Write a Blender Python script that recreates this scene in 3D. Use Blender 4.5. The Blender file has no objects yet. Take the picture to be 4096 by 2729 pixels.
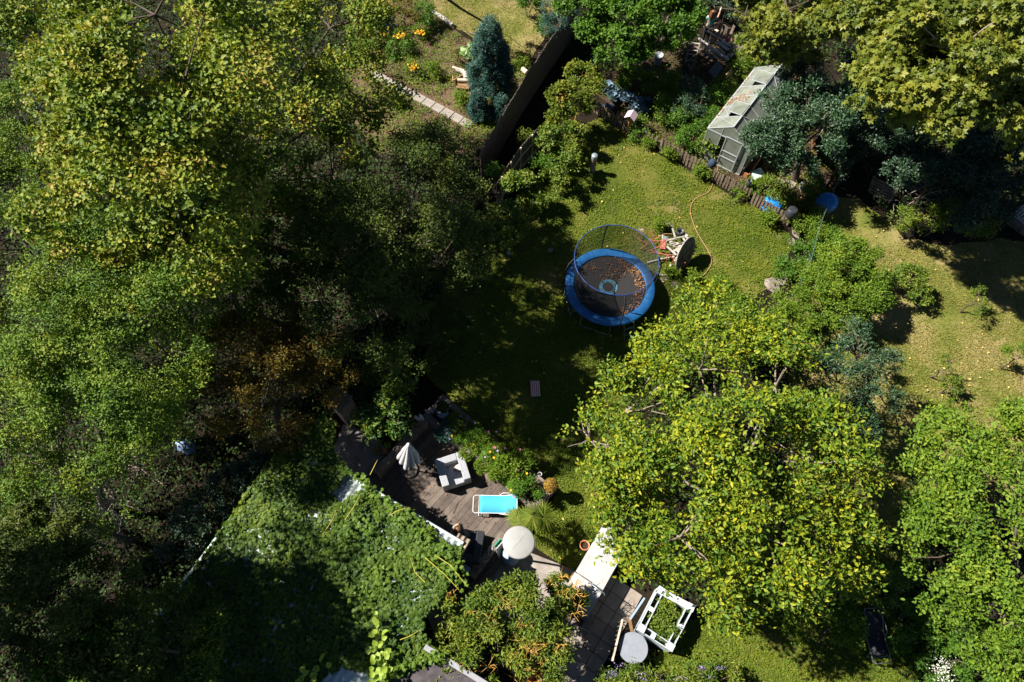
import bpy, math, random
import numpy as np
from mathutils import Vector, Matrix

# ------------------------------------------------------------------ camera, sky, sun, exposure
scene = bpy.context.scene
R = math.radians
CAM_H, PITCH, FPX = 23.0, R(27.0), 2731.0
cam_data = bpy.data.cameras.new("camera")
cam_data.sensor_width = 36.0
cam_data.lens = 24.0
cam_data.clip_end = 1000.0
cam = bpy.data.objects.new("camera", cam_data)
scene.collection.objects.link(cam)
cam.location = (0, 0, CAM_H)
cam.rotation_euler = (PITCH, 0, 0)
scene.camera = cam

SUN_EL = R(47.0)
SUN_DIR = Vector((0.97 * math.cos(SUN_EL), -0.24 * math.cos(SUN_EL), -math.sin(SUN_EL))).normalized()
world = bpy.data.worlds.new("World")
scene.world = world
world.use_nodes = True
wn = world.node_tree.nodes
sky = wn.new("ShaderNodeTexSky")
sky.sky_type = 'NISHITA'
sky.sun_disc = False
sky.sun_elevation = SUN_EL
sky.sun_rotation = R(-76.0)
sky.air_density = 0.4
sky.dust_density = 0.0
wn["Background"].inputs[1].default_value = 0.05
world.node_tree.links.new(sky.outputs[0], wn["Background"].inputs[0])
sun_data = bpy.data.lights.new("sun", 'SUN')
sun_data.energy = 5.0
sun_data.angle = R(0.53)
sun_data.color = (1.0, 0.94, 0.84)
sun = bpy.data.objects.new("sun", sun_data)
scene.collection.objects.link(sun)
sun.rotation_euler = SUN_DIR.to_track_quat('-Z', 'Y').to_euler()
scene.view_settings.view_transform = 'Standard'
scene.view_settings.look = 'None'
scene.view_settings.exposure = 1.32
scene.view_settings.gamma = 1.0
scene.cycles.max_bounces = 4
scene.cycles.transparent_max_bounces = 12

rnd = random.Random(11)
rng = np.random.default_rng(7)
COL = scene.collection
Z = Vector((0, 0, 1))

def P(u, v, h=0.0):
    """World point at height h seen at photo pixel (u, v) of the 4096x2729 picture."""
    dx, dy = (u - 2048) / FPX, -(v - 1364.5) / FPX
    d = Vector((dx, math.sin(PITCH) + dy * math.cos(PITCH), -math.cos(PITCH) + dy * math.sin(PITCH)))
    return Vector((0, 0, CAM_H)) + d * ((CAM_H - h) / -d.z)

def W(pts, h=0.0):
    return [P(u, v, h) for u, v in pts]

# ------------------------------------------------------------------ object helpers
def tag(o, label=None, cat=None, group=None, kind=None):
    if label: o["label"] = label
    if cat: o["category"] = cat
    if group: o["group"] = group
    if kind: o["kind"] = kind
    return o

def thing(name, label, cat, loc=(0, 0, 0), group=None, rz=0.0):
    o = bpy.data.objects.new(name, None)
    o.empty_display_size = 0.2
    COL.objects.link(o)
    o.location = loc
    o.rotation_euler = (0, 0, rz)
    return tag(o, label, cat, group)

def origin(o):
    v = Vector((0, 0, 0))
    while o is not None:
        v += o.location
        o = o.parent
    return v

def link_mesh(name, me, mat, parent=None, loc=None):
    if mat: me.materials.append(mat)
    o = bpy.data.objects.new(name, me)
    COL.objects.link(o)
    if parent is not None: o.parent = parent
    elif loc is not None: o.location = loc
    return o

def copy_tree(o, parent=None):
    c = o.copy()
    COL.objects.link(c)
    if parent is not None:
        c.parent = parent
        c.matrix_parent_inverse = o.matrix_parent_inverse.copy()
    for ch in list(o.children):
        copy_tree(ch, c)
    return c

class MB:
    """Collects shapes (world coordinates) and links them as one mesh object."""
    def __init__(s):
        s.v, s.f, s.sm = [], [], []
    def add(s, vs, fs, smooth=False):
        k = len(s.v)
        s.v += [tuple(x) for x in vs]
        s.f += [tuple(i + k for i in f) for f in fs]
        s.sm += [smooth] * len(fs)
        return s
    def hexa(s, b):
        return s.add(b, [(3, 2, 1, 0), (4, 5, 6, 7), (0, 1, 5, 4), (1, 2, 6, 5), (2, 3, 7, 6), (3, 0, 4, 7)])
    def box(s, c, size, rz=0.0, M=None):
        x, y, z = (q / 2 for q in size)
        m = (Matrix.Rotation(rz, 3, 'Z') if M is None else M)
        c = Vector(c)
        return s.hexa([c + m @ Vector(q) for q in ((-x, -y, -z), (x, -y, -z), (x, y, -z), (-x, y, -z), (-x, -y, z), (x, -y, z), (x, y, z), (-x, y, z))])
    def beam(s, p, q, w, t, up=Z):
        p, q = Vector(p), Vector(q)
        a = (q - p).normalized()
        sd = a.cross(Vector(up))
        if sd.length < 1e-3: sd = a.cross(Vector((1, 0, 0)))
        sd.normalize()
        n = sd.cross(a)
        sd, n = sd * w / 2, n * t / 2
        return s.hexa([p - sd - n, p + sd - n, q + sd - n, q - sd - n, p - sd + n, p + sd + n, q + sd + n, q - sd + n])
    def prism(s, poly, z0, z1):
        n = len(poly)
        ar = sum(poly[i][0] * poly[(i + 1) % n][1] - poly[(i + 1) % n][0] * poly[i][1] for i in range(n))
        if ar < 0: poly = poly[::-1]
        vs = [(p[0], p[1], z0) for p in poly] + [(p[0], p[1], z1) for p in poly]
        fs = [tuple(range(n - 1, -1, -1)), tuple(range(n, 2 * n))] + [(i, (i + 1) % n, n + (i + 1) % n, n + i) for i in range(n)]
        return s.add(vs, fs)
    def tube(s, pts, r, n=8, closed=False, smooth=True):
        pts = [Vector(p) for p in pts]
        m = len(pts)
        rs = r if isinstance(r, (list, tuple)) else [r] * m
        vs, fs = [], []
        prev = None
        for i, p in enumerate(pts):
            if closed: t = pts[(i + 1) % m] - pts[i - 1]
            else: t = pts[min(i + 1, m - 1)] - pts[max(i - 1, 0)]
            t = t.normalized() if t.length > 1e-9 else Vector((0, 0, 1))
            if prev is None: prev = t.orthogonal().normalized()
            prev = (prev - t * prev.dot(t))
            prev = prev.normalized() if prev.length > 1e-6 else t.orthogonal().normalized()
            b = t.cross(prev)
            for k in range(n):
                a = 2 * math.pi * k / n
                vs.append(p + (prev * math.cos(a) + b * math.sin(a)) * rs[i])
        for i in range(m if closed else m - 1):
            j = (i + 1) % m
            for k in range(n):
                k2 = (k + 1) % n
                fs.append((i * n + k, i * n + k2, j * n + k2, j * n + k))
        s.add(vs, fs, smooth)
        if not closed:
            s.add(vs[:n], [tuple(range(n - 1, -1, -1))])
            s.add(vs[-n:], [tuple(range(n))])
        return s
    def lathe(s, prof, c=(0, 0, 0), n=24, M=None, ell=(1, 1), smooth=True, rib=0, ribamp=0.0):
        c = Vector(c)
        M = M or Matrix.Identity(3)
        vs, fs = [], []
        for r, z in prof:
            for k in range(n):
                a = 2 * math.pi * k / n
                rr = r * (1 + ribamp * math.cos(rib * a)) if rib else r
                vs.append(c + M @ Vector((rr * math.cos(a) * ell[0], rr * math.sin(a) * ell[1], z)))
        for i in range(len(prof) - 1):
            for k in range(n):
                k2 = (k + 1) % n
                fs.append((i * n + k, i * n + k2, (i + 1) * n + k2, (i + 1) * n + k))
        s.add(vs, fs, smooth)
        if prof[0][0] > 1e-4: s.add(vs[:n], [tuple(range(n - 1, -1, -1))])
        if prof[-1][0] > 1e-4: s.add(vs[-n:], [tuple(range(n))])
        return s
    def build(s, name, mat, parent=None, loc=None, bevel=0.0):
        L = origin(parent) if parent is not None else Vector(loc or (0, 0, 0))
        if parent is None and loc is not None and abs(sum(q[0] for q in s.v)) < 1.2 * len(s.v) and abs(sum(q[1] for q in s.v)) < 1.2 * len(s.v):
            L = Vector((0, 0, 0))                    # shapes drawn round the origin are already local
        me = bpy.data.meshes.new(name)
        me.from_pydata([(x - L.x, y - L.y, z - L.z) for x, y, z in s.v], [], s.f)
        me.polygons.foreach_set("use_smooth", s.sm)
        me.update()
        o = link_mesh(name, me, mat, parent, loc)
        if bevel > 0:
            b = o.modifiers.new("bevel", 'BEVEL')
            b.width, b.segments, b.limit_method, b.angle_limit = bevel, 2, 'ANGLE', R(40)
        return o

def frame(xa, up=Z):
    xa = Vector(xa).normalized()
    za = (Vector(up) - xa * Vector(up).dot(xa)).normalized()
    return Matrix((xa, za.cross(xa), za)).transposed()

def frame_n(n):
    n = Vector(n).normalized()
    x = n.orthogonal().normalized()
    return Matrix((x, n.cross(x), n)).transposed()

# ------------------------------------------------------------------ materials
def nodes_of(name):
    m = bpy.data.materials.new(name)
    m.use_nodes = True
    nt = m.node_tree
    return m, nt, nt.nodes["Principled BSDF"]

def ramp_node(nt, cols):
    r = nt.nodes.new("ShaderNodeValToRGB")
    e = r.color_ramp.elements
    while len(e) < len(cols): e.new(0.5)
    for i, c in enumerate(cols):
        pos = i / max(1, len(cols) - 1) if len(c) == 3 else c[3]
        e[i].position = pos
        e[i].color = (c[0], c[1], c[2], 1)
    return r

_mats = {}
def leaf_mat(name, cols, rough=0.5, trans=0.3, spec=0.4, patch=0.5):
    """Leaf: each leaf island draws its own colour from the ramp; broad noise shifts whole clumps."""
    m, nt, b = nodes_of(name)
    N, L = nt.nodes, nt.links
    geo = N.new("ShaderNodeNewGeometry")
    tc = N.new("ShaderNodeTexCoord")
    no = N.new("ShaderNodeTexNoise")
    no.inputs["Scale"].default_value = 0.9
    no.inputs["Detail"].default_value = 2
    L.new(tc.outputs["Object"], no.inputs["Vector"])
    mx = N.new("ShaderNodeMix")
    mx.data_type = 'FLOAT'
    mx.inputs[0].default_value = patch
    L.new(geo.outputs["Random Per Island"], mx.inputs[2])
    mr = N.new("ShaderNodeMapRange")
    mr.inputs[1].default_value, mr.inputs[2].default_value = 0.3, 0.7
    L.new(no.outputs["Fac"], mr.inputs[0])
    L.new(mr.outputs[0], mx.inputs[3])
    r = ramp_node(nt, cols)
    L.new(mx.outputs[0], r.inputs[0])
    L.new(r.outputs[0], b.inputs["Base Color"])
    b.inputs["Roughness"].default_value = rough
    b.inputs["Specular IOR Level"].default_value = spec
    if trans > 0:
        tr = N.new("ShaderNodeBsdfTranslucent")
        gm = N.new("ShaderNodeMix")
        gm.data_type = 'RGBA'
        gm.blend_type = 'MULTIPLY'
        gm.inputs[0].default_value = 1.0
        gm.inputs[7].default_value = (1.25, 1.3, 0.3, 1)
        L.new(r.outputs[0], gm.inputs[6])
        L.new(gm.outputs[2], tr.inputs[0])
        ms = N.new("ShaderNodeMixShader")
        ms.inputs[0].default_value = trans
        L.new(b.outputs[0], ms.inputs[1])
        L.new(tr.outputs[0], ms.inputs[2])
        L.new(ms.outputs[0], N["Material Output"].inputs[0])
    return m

def mat(name, cols, rough=0.7, scale=6.0, stretch=(1, 1, 1), detail=6.0, bump=0.0, metal=0.0, spec=0.4, island=0.0, bscale=None, coord="Object"):
    m, nt, b = nodes_of(name)
    N, L = nt.nodes, nt.links
    tc = N.new("ShaderNodeTexCoord")
    mp = N.new("ShaderNodeMapping")
    mp.inputs["Scale"].default_value = stretch
    L.new(tc.outputs[coord], mp.inputs[0])
    no = N.new("ShaderNodeTexNoise")
    no.inputs["Scale"].default_value = scale
    no.inputs["Detail"].default_value = detail
    no.inputs["Roughness"].default_value = 0.65
    L.new(mp.outputs[0], no.inputs["Vector"])
    fac = no.outputs["Fac"]
    mr = N.new("ShaderNodeMapRange")
    mr.inputs[1].default_value, mr.inputs[2].default_value = 0.3, 0.7
    L.new(fac, mr.inputs[0])
    fac = mr.outputs[0]
    if island > 0:
        geo = N.new("ShaderNodeNewGeometry")
        mx = N.new("ShaderNodeMix")
        mx.data_type = 'FLOAT'
        mx.inputs[0].default_value = island
        L.new(fac, mx.inputs[2])
        L.new(geo.outputs["Random Per Island"], mx.inputs[3])
        fac = mx.outputs[0]
    r = ramp_node(nt, cols)
    L.new(fac, r.inputs[0])
    L.new(r.outputs[0], b.inputs["Base Color"])
    b.inputs["Roughness"].default_value = rough
    b.inputs["Metallic"].default_value = metal
    b.inputs["Specular IOR Level"].default_value = spec
    if bump > 0:
        n2 = N.new("ShaderNodeTexNoise")
        n2.inputs["Scale"].default_value = bscale or scale * 2.5
        n2.inputs["Detail"].default_value = 5
        L.new(mp.outputs[0], n2.inputs["Vector"])
        bp = N.new("ShaderNodeBump")
        bp.inputs["Strength"].default_value = bump
        bp.inputs["Distance"].default_value = 0.03
        L.new(n2.outputs["Fac"], bp.inputs["Height"])
        L.new(bp.outputs[0], b.inputs["Normal"])
    return m

def ground_mat(name, cols, big=0.35, small=9.0, mixf=0.45, rough=0.95, bump=0.6):
    m, nt, b = nodes_of(name)
    N, L = nt.nodes, nt.links
    tc = N.new("ShaderNodeTexCoord")
    a, c = N.new("ShaderNodeTexNoise"), N.new("ShaderNodeTexNoise")
    a.inputs["Scale"].default_value, a.inputs["Detail"].default_value = big, 4
    c.inputs["Scale"].default_value, c.inputs["Detail"].default_value = small, 8
    c.inputs["Roughness"].default_value = 0.75
    for q in (a, c): L.new(tc.outputs["Object"], q.inputs["Vector"])
    mx = N.new("ShaderNodeMix")
    mx.data_type = 'FLOAT'
    mx.inputs[0].default_value = mixf
    L.new(a.outputs["Fac"], mx.inputs[2])
    L.new(c.outputs["Fac"], mx.inputs[3])
    mr = N.new("ShaderNodeMapRange")
    mr.inputs[1].default_value, mr.inputs[2].default_value = 0.34, 0.66
    L.new(mx.outputs[0], mr.inputs[0])
    r = ramp_node(nt, cols)
    L.new(mr.outputs[0], r.inputs[0])
    L.new(r.outputs[0], b.inputs["Base Color"])
    b.inputs["Roughness"].default_value = rough
    b.inputs["Specular IOR Level"].default_value = 0.15
    bp = N.new("ShaderNodeBump")
    bp.inputs["Strength"].default_value = bump
    bp.inputs["Distance"].default_value = 0.06
    L.new(c.outputs["Fac"], bp.inputs["Height"])
    L.new(bp.outputs[0], b.inputs["Normal"])
    return m

def net_mat(name, col, alpha, rough=0.6):
    m, nt, b = nodes_of(name)
    N, L = nt.nodes, nt.links
    b.inputs["Base Color"].default_value = (*col, 1)
    b.inputs["Roughness"].default_value = rough
    tr = N.new("ShaderNodeBsdfTransparent")
    ms = N.new("ShaderNodeMixShader")
    ms.inputs[0].default_value = alpha
    L.new(tr.outputs[0], ms.inputs[1])
    L.new(b.outputs[0], ms.inputs[2])
    L.new(ms.outputs[0], N["Material Output"].inputs[0])
    return m

def stripe_mat(name, ca, cb, scale, axis='X', rough=0.8, duty=0.5):
    m, nt, b = nodes_of(name)
    N, L = nt.nodes, nt.links
    tc = N.new("ShaderNodeTexCoord")
    sp = N.new("ShaderNodeSeparateXYZ")
    L.new(tc.outputs["Object"], sp.inputs[0])
    mu = N.new("ShaderNodeMath"); mu.operation = 'MULTIPLY'; mu.inputs[1].default_value = scale
    fr = N.new("ShaderNodeMath"); fr.operation = 'FRACT'
    gt = N.new("ShaderNodeMath"); gt.operation = 'GREATER_THAN'; gt.inputs[1].default_value = duty
    L.new(sp.outputs[axis], mu.inputs[0]); L.new(mu.outputs[0], fr.inputs[0]); L.new(fr.outputs[0], gt.inputs[0])
    mx = N.new("ShaderNodeMix"); mx.data_type = 'RGBA'
    mx.inputs[6].default_value = (*ca, 1); mx.inputs[7].default_value = (*cb, 1)
    L.new(gt.outputs[0], mx.inputs[0]); L.new(mx.outputs[2], b.inputs["Base Color"])
    b.inputs["Roughness"].default_value = rough
    return m

def wicker_mat(name, ca, cb, scale=28.0, rough=0.5):
    m, nt, b = nodes_of(name)
    N, L = nt.nodes, nt.links
    tc = N.new("ShaderNodeTexCoord")
    br = N.new("ShaderNodeTexBrick")
    br.inputs["Scale"].default_value = scale
    br.inputs["Color1"].default_value = (*ca, 1); br.inputs["Color2"].default_value = (*[x * 0.9 for x in ca], 1)
    br.inputs["Mortar"].default_value = (*cb, 1)
    br.inputs["Mortar Size"].default_value = 0.045
    L.new(tc.outputs["Object"], br.inputs["Vector"])
    L.new(br.outputs["Color"], b.inputs["Base Color"])
    bp = N.new("ShaderNodeBump"); bp.inputs["Strength"].default_value = 0.5; bp.inputs["Distance"].default_value = 0.02
    L.new(br.outputs["Fac"], bp.inputs["Height"]); bp.invert = True
    L.new(bp.outputs[0], b.inputs["Normal"])
    b.inputs["Roughness"].default_value = rough
    return m

# foliage
LINDEN = leaf_mat("linden_leaf", [(.03, .065, .008), (.075, .13, .012), (.15, .20, .018), (.24, .245, .024), (.32, .18, .05)], .55, .2, spec=.2)
HAWTH = leaf_mat("small_green_leaf", [(.028, .078, .010), (.075, .15, .014), (.145, .215, .02), (.24, .26, .026)], .55, .2, spec=.2)
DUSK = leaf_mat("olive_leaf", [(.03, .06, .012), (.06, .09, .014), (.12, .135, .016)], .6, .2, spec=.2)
BRONZE = leaf_mat("bronze_leaf", [(.05, .035, .008), (.115, .07, .012), (.16, .13, .016), (.17, .075, .02)], .6, .25, spec=.2)
GOLD = leaf_mat("broad_gold_leaf", [(.03, .08, .008), (.085, .155, .012), (.19, .235, .014), (.38, .34, .012)], .5, .25, patch=.3, spec=.22)
BRIGHT = leaf_mat("bright_leaf", [(.04, .09, .010), (.085, .16, .014), (.15, .23, .018), (.26, .29, .024)], .55, .3, patch=.4, spec=.22)
PLANE = leaf_mat("plane_leaf", [(.045, .075, .010), (.10, .135, .016), (.18, .195, .024), (.27, .25, .03)], .5, .25, spec=.28)
GLOSS = leaf_mat("glossy_dark_leaf", [(.014, .045, .018), (.03, .075, .028), (.06, .11, .045)], .46, .12, spec=.5)
IVYD = leaf_mat("dark_ivy_leaf", [(.012, .035, .016), (.024, .058, .026), (.05, .09, .04)], .46, .12, spec=.45)
MAGN = leaf_mat("magnolia_leaf", [(.02, .06, .012), (.04, .1, .014), (.1, .16, .02), (.28, .28, .02)], .5, .2, spec=.25)
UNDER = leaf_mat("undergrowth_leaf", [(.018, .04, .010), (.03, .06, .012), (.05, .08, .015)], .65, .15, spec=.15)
HOPS = leaf_mat("hop_leaf", [(.035, .09, .008), (.075, .165, .014), (.13, .23, .02)], .5, .3, spec=.25)
VINE = leaf_mat("vine_leaf", [(.035, .075, .010), (.08, .13, .014), (.16, .19, .018), (.27, .22, .025)], .55, .3, spec=.2)
CREEP = leaf_mat("creeper_leaf", [(.018, .052, .008), (.042, .088, .010), (.08, .13, .013), (.15, .20, .015)], .58, .18, spec=.2, patch=.5)
CREEPY = leaf_mat("young_creeper_leaf", [(.07, .14, .014), (.13, .21, .02)], .55, .3, spec=.2)
HEART = leaf_mat("pale_heart_leaf", [(.22, .33, .03), (.32, .42, .05)], .5, .4)
CONIF = leaf_mat("blue_conifer_needle", [(.012, .05, .04), (.025, .085, .066), (.055, .13, .10)], .6, .1)
PALMM = leaf_mat("palm_leaf", [(.05, .085, .010), (.11, .15, .014), (.24, .2, .02)], .6, .25, spec=.2)
SHRUB = leaf_mat("shrub_leaf", [(.03, .075, .010), (.075, .135, .014), (.15, .19, .018), (.23, .225, .02)], .5, .2, spec=.25)
ORANGE = leaf_mat("orange_leaf", [(.24, .13, .02), (.34, .2, .03), (.18, .17, .03)], .6, .25)
FENN = leaf_mat("feathery_green", [(.10, .22, .012), (.15, .28, .018)], .6, .35)
GRASS = leaf_mat("lawn_leaf", [(.04, .085, .006), (.085, .14, .010), (.14, .18, .012), (.19, .195, .022)], .6, .25, patch=.5, spec=.2)
DRYG = leaf_mat("dry_lawn_leaf", [(.06, .11, .010), (.13, .15, .02), (.22, .19, .05), (.32, .25, .10)], .7, .2, patch=.5, spec=.2)
WEED = leaf_mat("weed_leaf", [(.05, .12, .008), (.12, .19, .014), (.21, .24, .02)], .55, .3, spec=.2)
DARKDL = leaf_mat("shaded_dead_leaf", [(.05, .025, .013), (.11, .055, .026), (.2, .11, .06)], .75, .1, patch=.2)  # darker copy of the dead leaf: shade on the mat's leaf heap put into colour
DEADL = leaf_mat("dead_leaf", [(.14, .06, .025), (.28, .13, .05), (.42, .25, .12)], .75, .1, patch=.2)
CABB = leaf_mat("blue_cabbage_leaf", [(.04, .08, .13), (.09, .15, .22), (.16, .24, .30)], .5, .1)
RHUB = leaf_mat("rhubarb_leaf", [(.12, .22, .05), (.2, .32, .09)], .5, .25)
SEDUM = leaf_mat("pink_flower_head", [(.3, .09, .07), (.42, .16, .12)], .8, .1)
PINK = leaf_mat("pink_petal", [(.6, .08, .3), (.75, .2, .45)], .7, .2)
YELL = leaf_mat("orange_petal", [(.8, .35, .01), (.85, .55, .02)], .7, .2)
WHITEP = leaf_mat("white_petal", [(.7, .72, .62), (.8, .8, .75)], .7, .2)
LILAC = leaf_mat("lilac_petal", [(.35, .25, .55), (.5, .4, .68)], .7, .2)
# surfaces
BARK = mat("grey_brown_bark", [(.05, .035, .025), (.13, .10, .075)], .9, 5, (6, 6, 1), bump=.6)
TWIG = mat("pale_twig", [(.16, .12, .09), (.30, .25, .2)], .8, 5)
OTWIG = mat("orange_lichen_twig", [(.42, .2, .03), (.6, .34, .06), (.4, .32, .22)], .85, 7)
DTWIG = mat("dead_grey_twig", [(.07, .07, .07), (.17, .16, .15)], .9, 4)
MOSSB = mat("mossy_bark", [(.05, .05, .02), (.10, .10, .035)], .9, 8)
SOIL = ground_mat("dark_soil", [(.018, .012, .008), (.05, .032, .022), (.10, .065, .042)], .5, 12)
BED = ground_mat("garden_bed_soil", [(.03, .02, .012), (.07, .045, .028), (.13, .085, .055), (.09, .085, .03)], .5, 10)
LAWN = ground_mat("lawn_ground", [(.03, .045, .006), (.065, .085, .010), (.12, .115, .022), (.19, .14, .075)], .4, 7, .4)
DLAWN = ground_mat("dry_lawn_ground", [(.05, .08, .010), (.12, .13, .025), (.22, .18, .07), (.22, .16, .085)], .5, 6, .4)
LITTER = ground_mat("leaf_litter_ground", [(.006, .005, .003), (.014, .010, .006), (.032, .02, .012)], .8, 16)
WOODDK = mat("weathered_deck_board", [(.045, .034, .028), (.10, .078, .064), (.17, .135, .11)], .8, 3, (1, 1, 1), bump=.25, island=.45, bscale=30)
TIMB = mat("weathered_timber", [(.07, .055, .045), (.16, .13, .105), (.24, .2, .17)], .85, 5, bump=.3)
PICK = mat("brown_picket", [(.09, .065, .045), (.19, .14, .10), (.29, .23, .18)], .85, 7, bump=.3)
GREYW = mat("silver_grey_wood", [(.18, .16, .14), (.33, .30, .27), (.46, .43, .40)], .85, 6, bump=.3)
PALEW = mat("pale_bare_wood", [(.35, .28, .2), (.5, .42, .33), (.6, .54, .47)], .8, 6, bump=.2)
BROWNW = mat("brown_board", [(.2, .11, .05), (.32, .2, .1)], .8, 6, bump=.2)
RUSTR = mat("rusty_red_metal", [(.16, .05, .03), (.28, .09, .055), (.2, .08, .05)], .7, 14)
REDP = mat("flaking_red_paint", [(.22, .03, .025), (.3, .05, .035), (.45, .36, .3)], .7, 12)
REED = mat("dark_reed", [(.06, .045, .035), (.14, .11, .085), (.24, .19, .15)], .9, 3, (26, 26, .6), bump=.6)
REEDL = mat("pale_reed", [(.07, .055, .038), (.15, .12, .085), (.24, .19, .14)], .9, 3, (26, 26, .6), bump=.6)
CONC = mat("pale_concrete", [(.30, .28, .26), (.40, .38, .36), (.47, .45, .43)], .85, 4, bump=.12)
CONCW = mat("light_grey_concrete", [(.29, .29, .29), (.36, .36, .365), (.40, .40, .40)], .8, 3, bump=.08)
CONCG = mat("stained_concrete", [(.14, .12, .10), (.24, .21, .19), (.36, .32, .29)], .9, 1.6, bump=.2)
SLAB = mat("paving_slab", [(.16, .13, .11), (.25, .21, .18), (.33, .29, .26)], .9, 3, bump=.2, island=.35)
SLABP = mat("pale_path_slab", [(.19, .165, .14), (.26, .23, .2), (.31, .28, .25)], .9, 4, bump=.15, island=.3)
STONE = mat("field_stone", [(.10, .08, .065), (.18, .15, .125), (.27, .24, .21)], .9, 6, bump=.4)
ROOFW = mat("pale_corrugated_sheet", [(.36, .44, .43), (.46, .52, .52), (.5, .55, .55)], .5, 2)
ROOFB = mat("brown_corrugated_sheet", [(.25, .19, .13), (.36, .29, .22)], .6, 4)
BITUM = mat("roofing_felt", [(.03, .026, .03), (.055, .048, .052), (.09, .075, .075)], .9, 5, bump=.2)
EDGEG = mat("grey_roof_edge", [(.2, .2, .22), (.28, .28, .31)], .6, 5)
PADB = mat("blue_pad_vinyl", [(.010, .085, .27), (.014, .12, .34), (.02, .155, .41)], .5, 4)
BEDK = mat("black_jump_mat", [(.008, .008, .009), (.016, .015, .016)], .7, 20)
TUBEB = mat("blue_sleeve", [(.008, .03, .14), (.012, .05, .22)], .5, 8)
GALV = mat("galvanised_steel", [(.2, .24, .26), (.32, .36, .38)], .4, 8, metal=.6)
DKPOLE = mat("dark_foam_pole", [(.015, .015, .018), (.03, .03, .035)], .8, 8)
ALU = mat("aluminium_bar", [(.36, .38, .40), (.46, .48, .50)], .45, 8, metal=.2)
WHITEM = mat("white_enamel", [(.5, .5, .52), (.6, .6, .62)], .4, 5)
WHITEP2 = mat("white_painted_wood", [(.3, .37, .4), (.42, .47, .5), (.46, .5, .52)], .6, 5, bump=.1)
DOMEM = mat("matt_grey_white_metal", [(.25, .25, .245), (.30, .295, .29)], .55, 2.5)
CANVAS = mat("off_white_canvas", [(.40, .40, .41), (.5, .5, .51)], .9, 8, bump=.1)
CYAN = mat("cyan_mesh_fabric", [(.045, .32, .48), (.06, .37, .54)], .8, 40, spec=.2)
BLACKF = mat("black_mesh_fabric", [(.012, .013, .018), (.022, .024, .03)], .75, 40)
TERRA = mat("terracotta", [(.36, .14, .06), (.5, .22, .1)], .8, 6, bump=.1)
BLKPL = mat("black_plastic", [(.018, .02, .026), (.04, .044, .055)], .45, 8)
BLUEPL = mat("blue_plastic", [(.01, .17, .55), (.015, .24, .68)], .35, 4)
BLUECH = mat("dark_blue_paint", [(.02, .08, .14), (.03, .12, .2)], .5, 8)
PINKR = mat("pale_pink_felt", [(.55, .38, .47), (.66, .48, .56)], .8, 5)
OCHRE = mat("ochre_wood", [(.28, .13, .04), (.4, .2, .07)], .8, 5, (4, 4, 1))
GREYPL = mat("grey_plastic", [(.26, .29, .3), (.36, .39, .4)], .6, 5)
BLUEGR = mat("blue_grey_enamel", [(.2, .28, .36), (.32, .42, .52)], .4, 5)
TEAL = mat("teal_board", [(.0, .22, .15), (.01, .3, .2)], .5, 5)
TABLEG = mat("grey_table_top", [(.18, .2, .24), (.23, .25, .29)], .6, 6)
WICKW = wicker_mat("white_wicker", (.62, .63, .66), (.28, .29, .33))
WICKD = wicker_mat("anthracite_wicker", (.05, .058, .075), (.012, .013, .016))
SKIN = mat("skin", [(.42, .23, .15), (.5, .29, .2)], .55, 5)
HAIR = mat("brown_hair", [(.09, .04, .018), (.24, .11, .045)], .5, 4, (14, 14, 1.5))
DRESS = mat("grey_teal_cloth", [(.09, .17, .18), (.14, .24, .25)], .9, 8)
FLORAL = mat("teal_floral_cloth", [(.0, .3, .25, 0), (.01, .38, .31, .5), (.75, .5, .55, .62), (.6, .03, .12, .78)], .85, 14)
DARKC = mat("dark_cloth", [(.012, .012, .016), (.025, .025, .03)], .9, 8)
GLOVE = mat("pale_glove", [(.6, .58, .52), (.7, .68, .62)], .9, 8)
STRIPE = stripe_mat("red_cream_stripe", (.72, .62, .56), (.42, .08, .07), 14.2)
HOSE = mat("tan_hose_rubber", [(.34, .17, .09), (.42, .23, .13)], .6, 8)
NETB = net_mat("black_net", (.012, .013, .016), .52)
NETG = net_mat("green_wire_net", (.03, .16, .12), .16)
PANE = None

def pane_mat():
    m, nt, b = nodes_of("dirty_polycarbonate")
    N, L = nt.nodes, nt.links
    tc = N.new("ShaderNodeTexCoord"); no = N.new("ShaderNodeTexNoise")
    no.inputs["Scale"].default_value = 2.2; no.inputs["Detail"].default_value = 7
    L.new(tc.outputs["Object"], no.inputs["Vector"])
    r = ramp_node(nt, [(.13, .15, .11), (.30, .32, .27), (.48, .5, .47)])
    L.new(no.outputs["Fac"], r.inputs[0]); L.new(r.outputs[0], b.inputs["Base Color"])
    b.inputs["Roughness"].default_value = .28
    b.inputs["Specular IOR Level"].default_value = .6
    tr = N.new("ShaderNodeBsdfTransparent"); tr.inputs[0].default_value = (.8, .86, .8, 1)
    ms = N.new("ShaderNodeMixShader"); ms.inputs[0].default_value = .5
    L.new(tr.outputs[0], ms.inputs[1]); L.new(b.outputs[0], ms.inputs[2])
    L.new(ms.outputs[0], N["Material Output"].inputs[0])
    return m
PANE = pane_mat()

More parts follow.
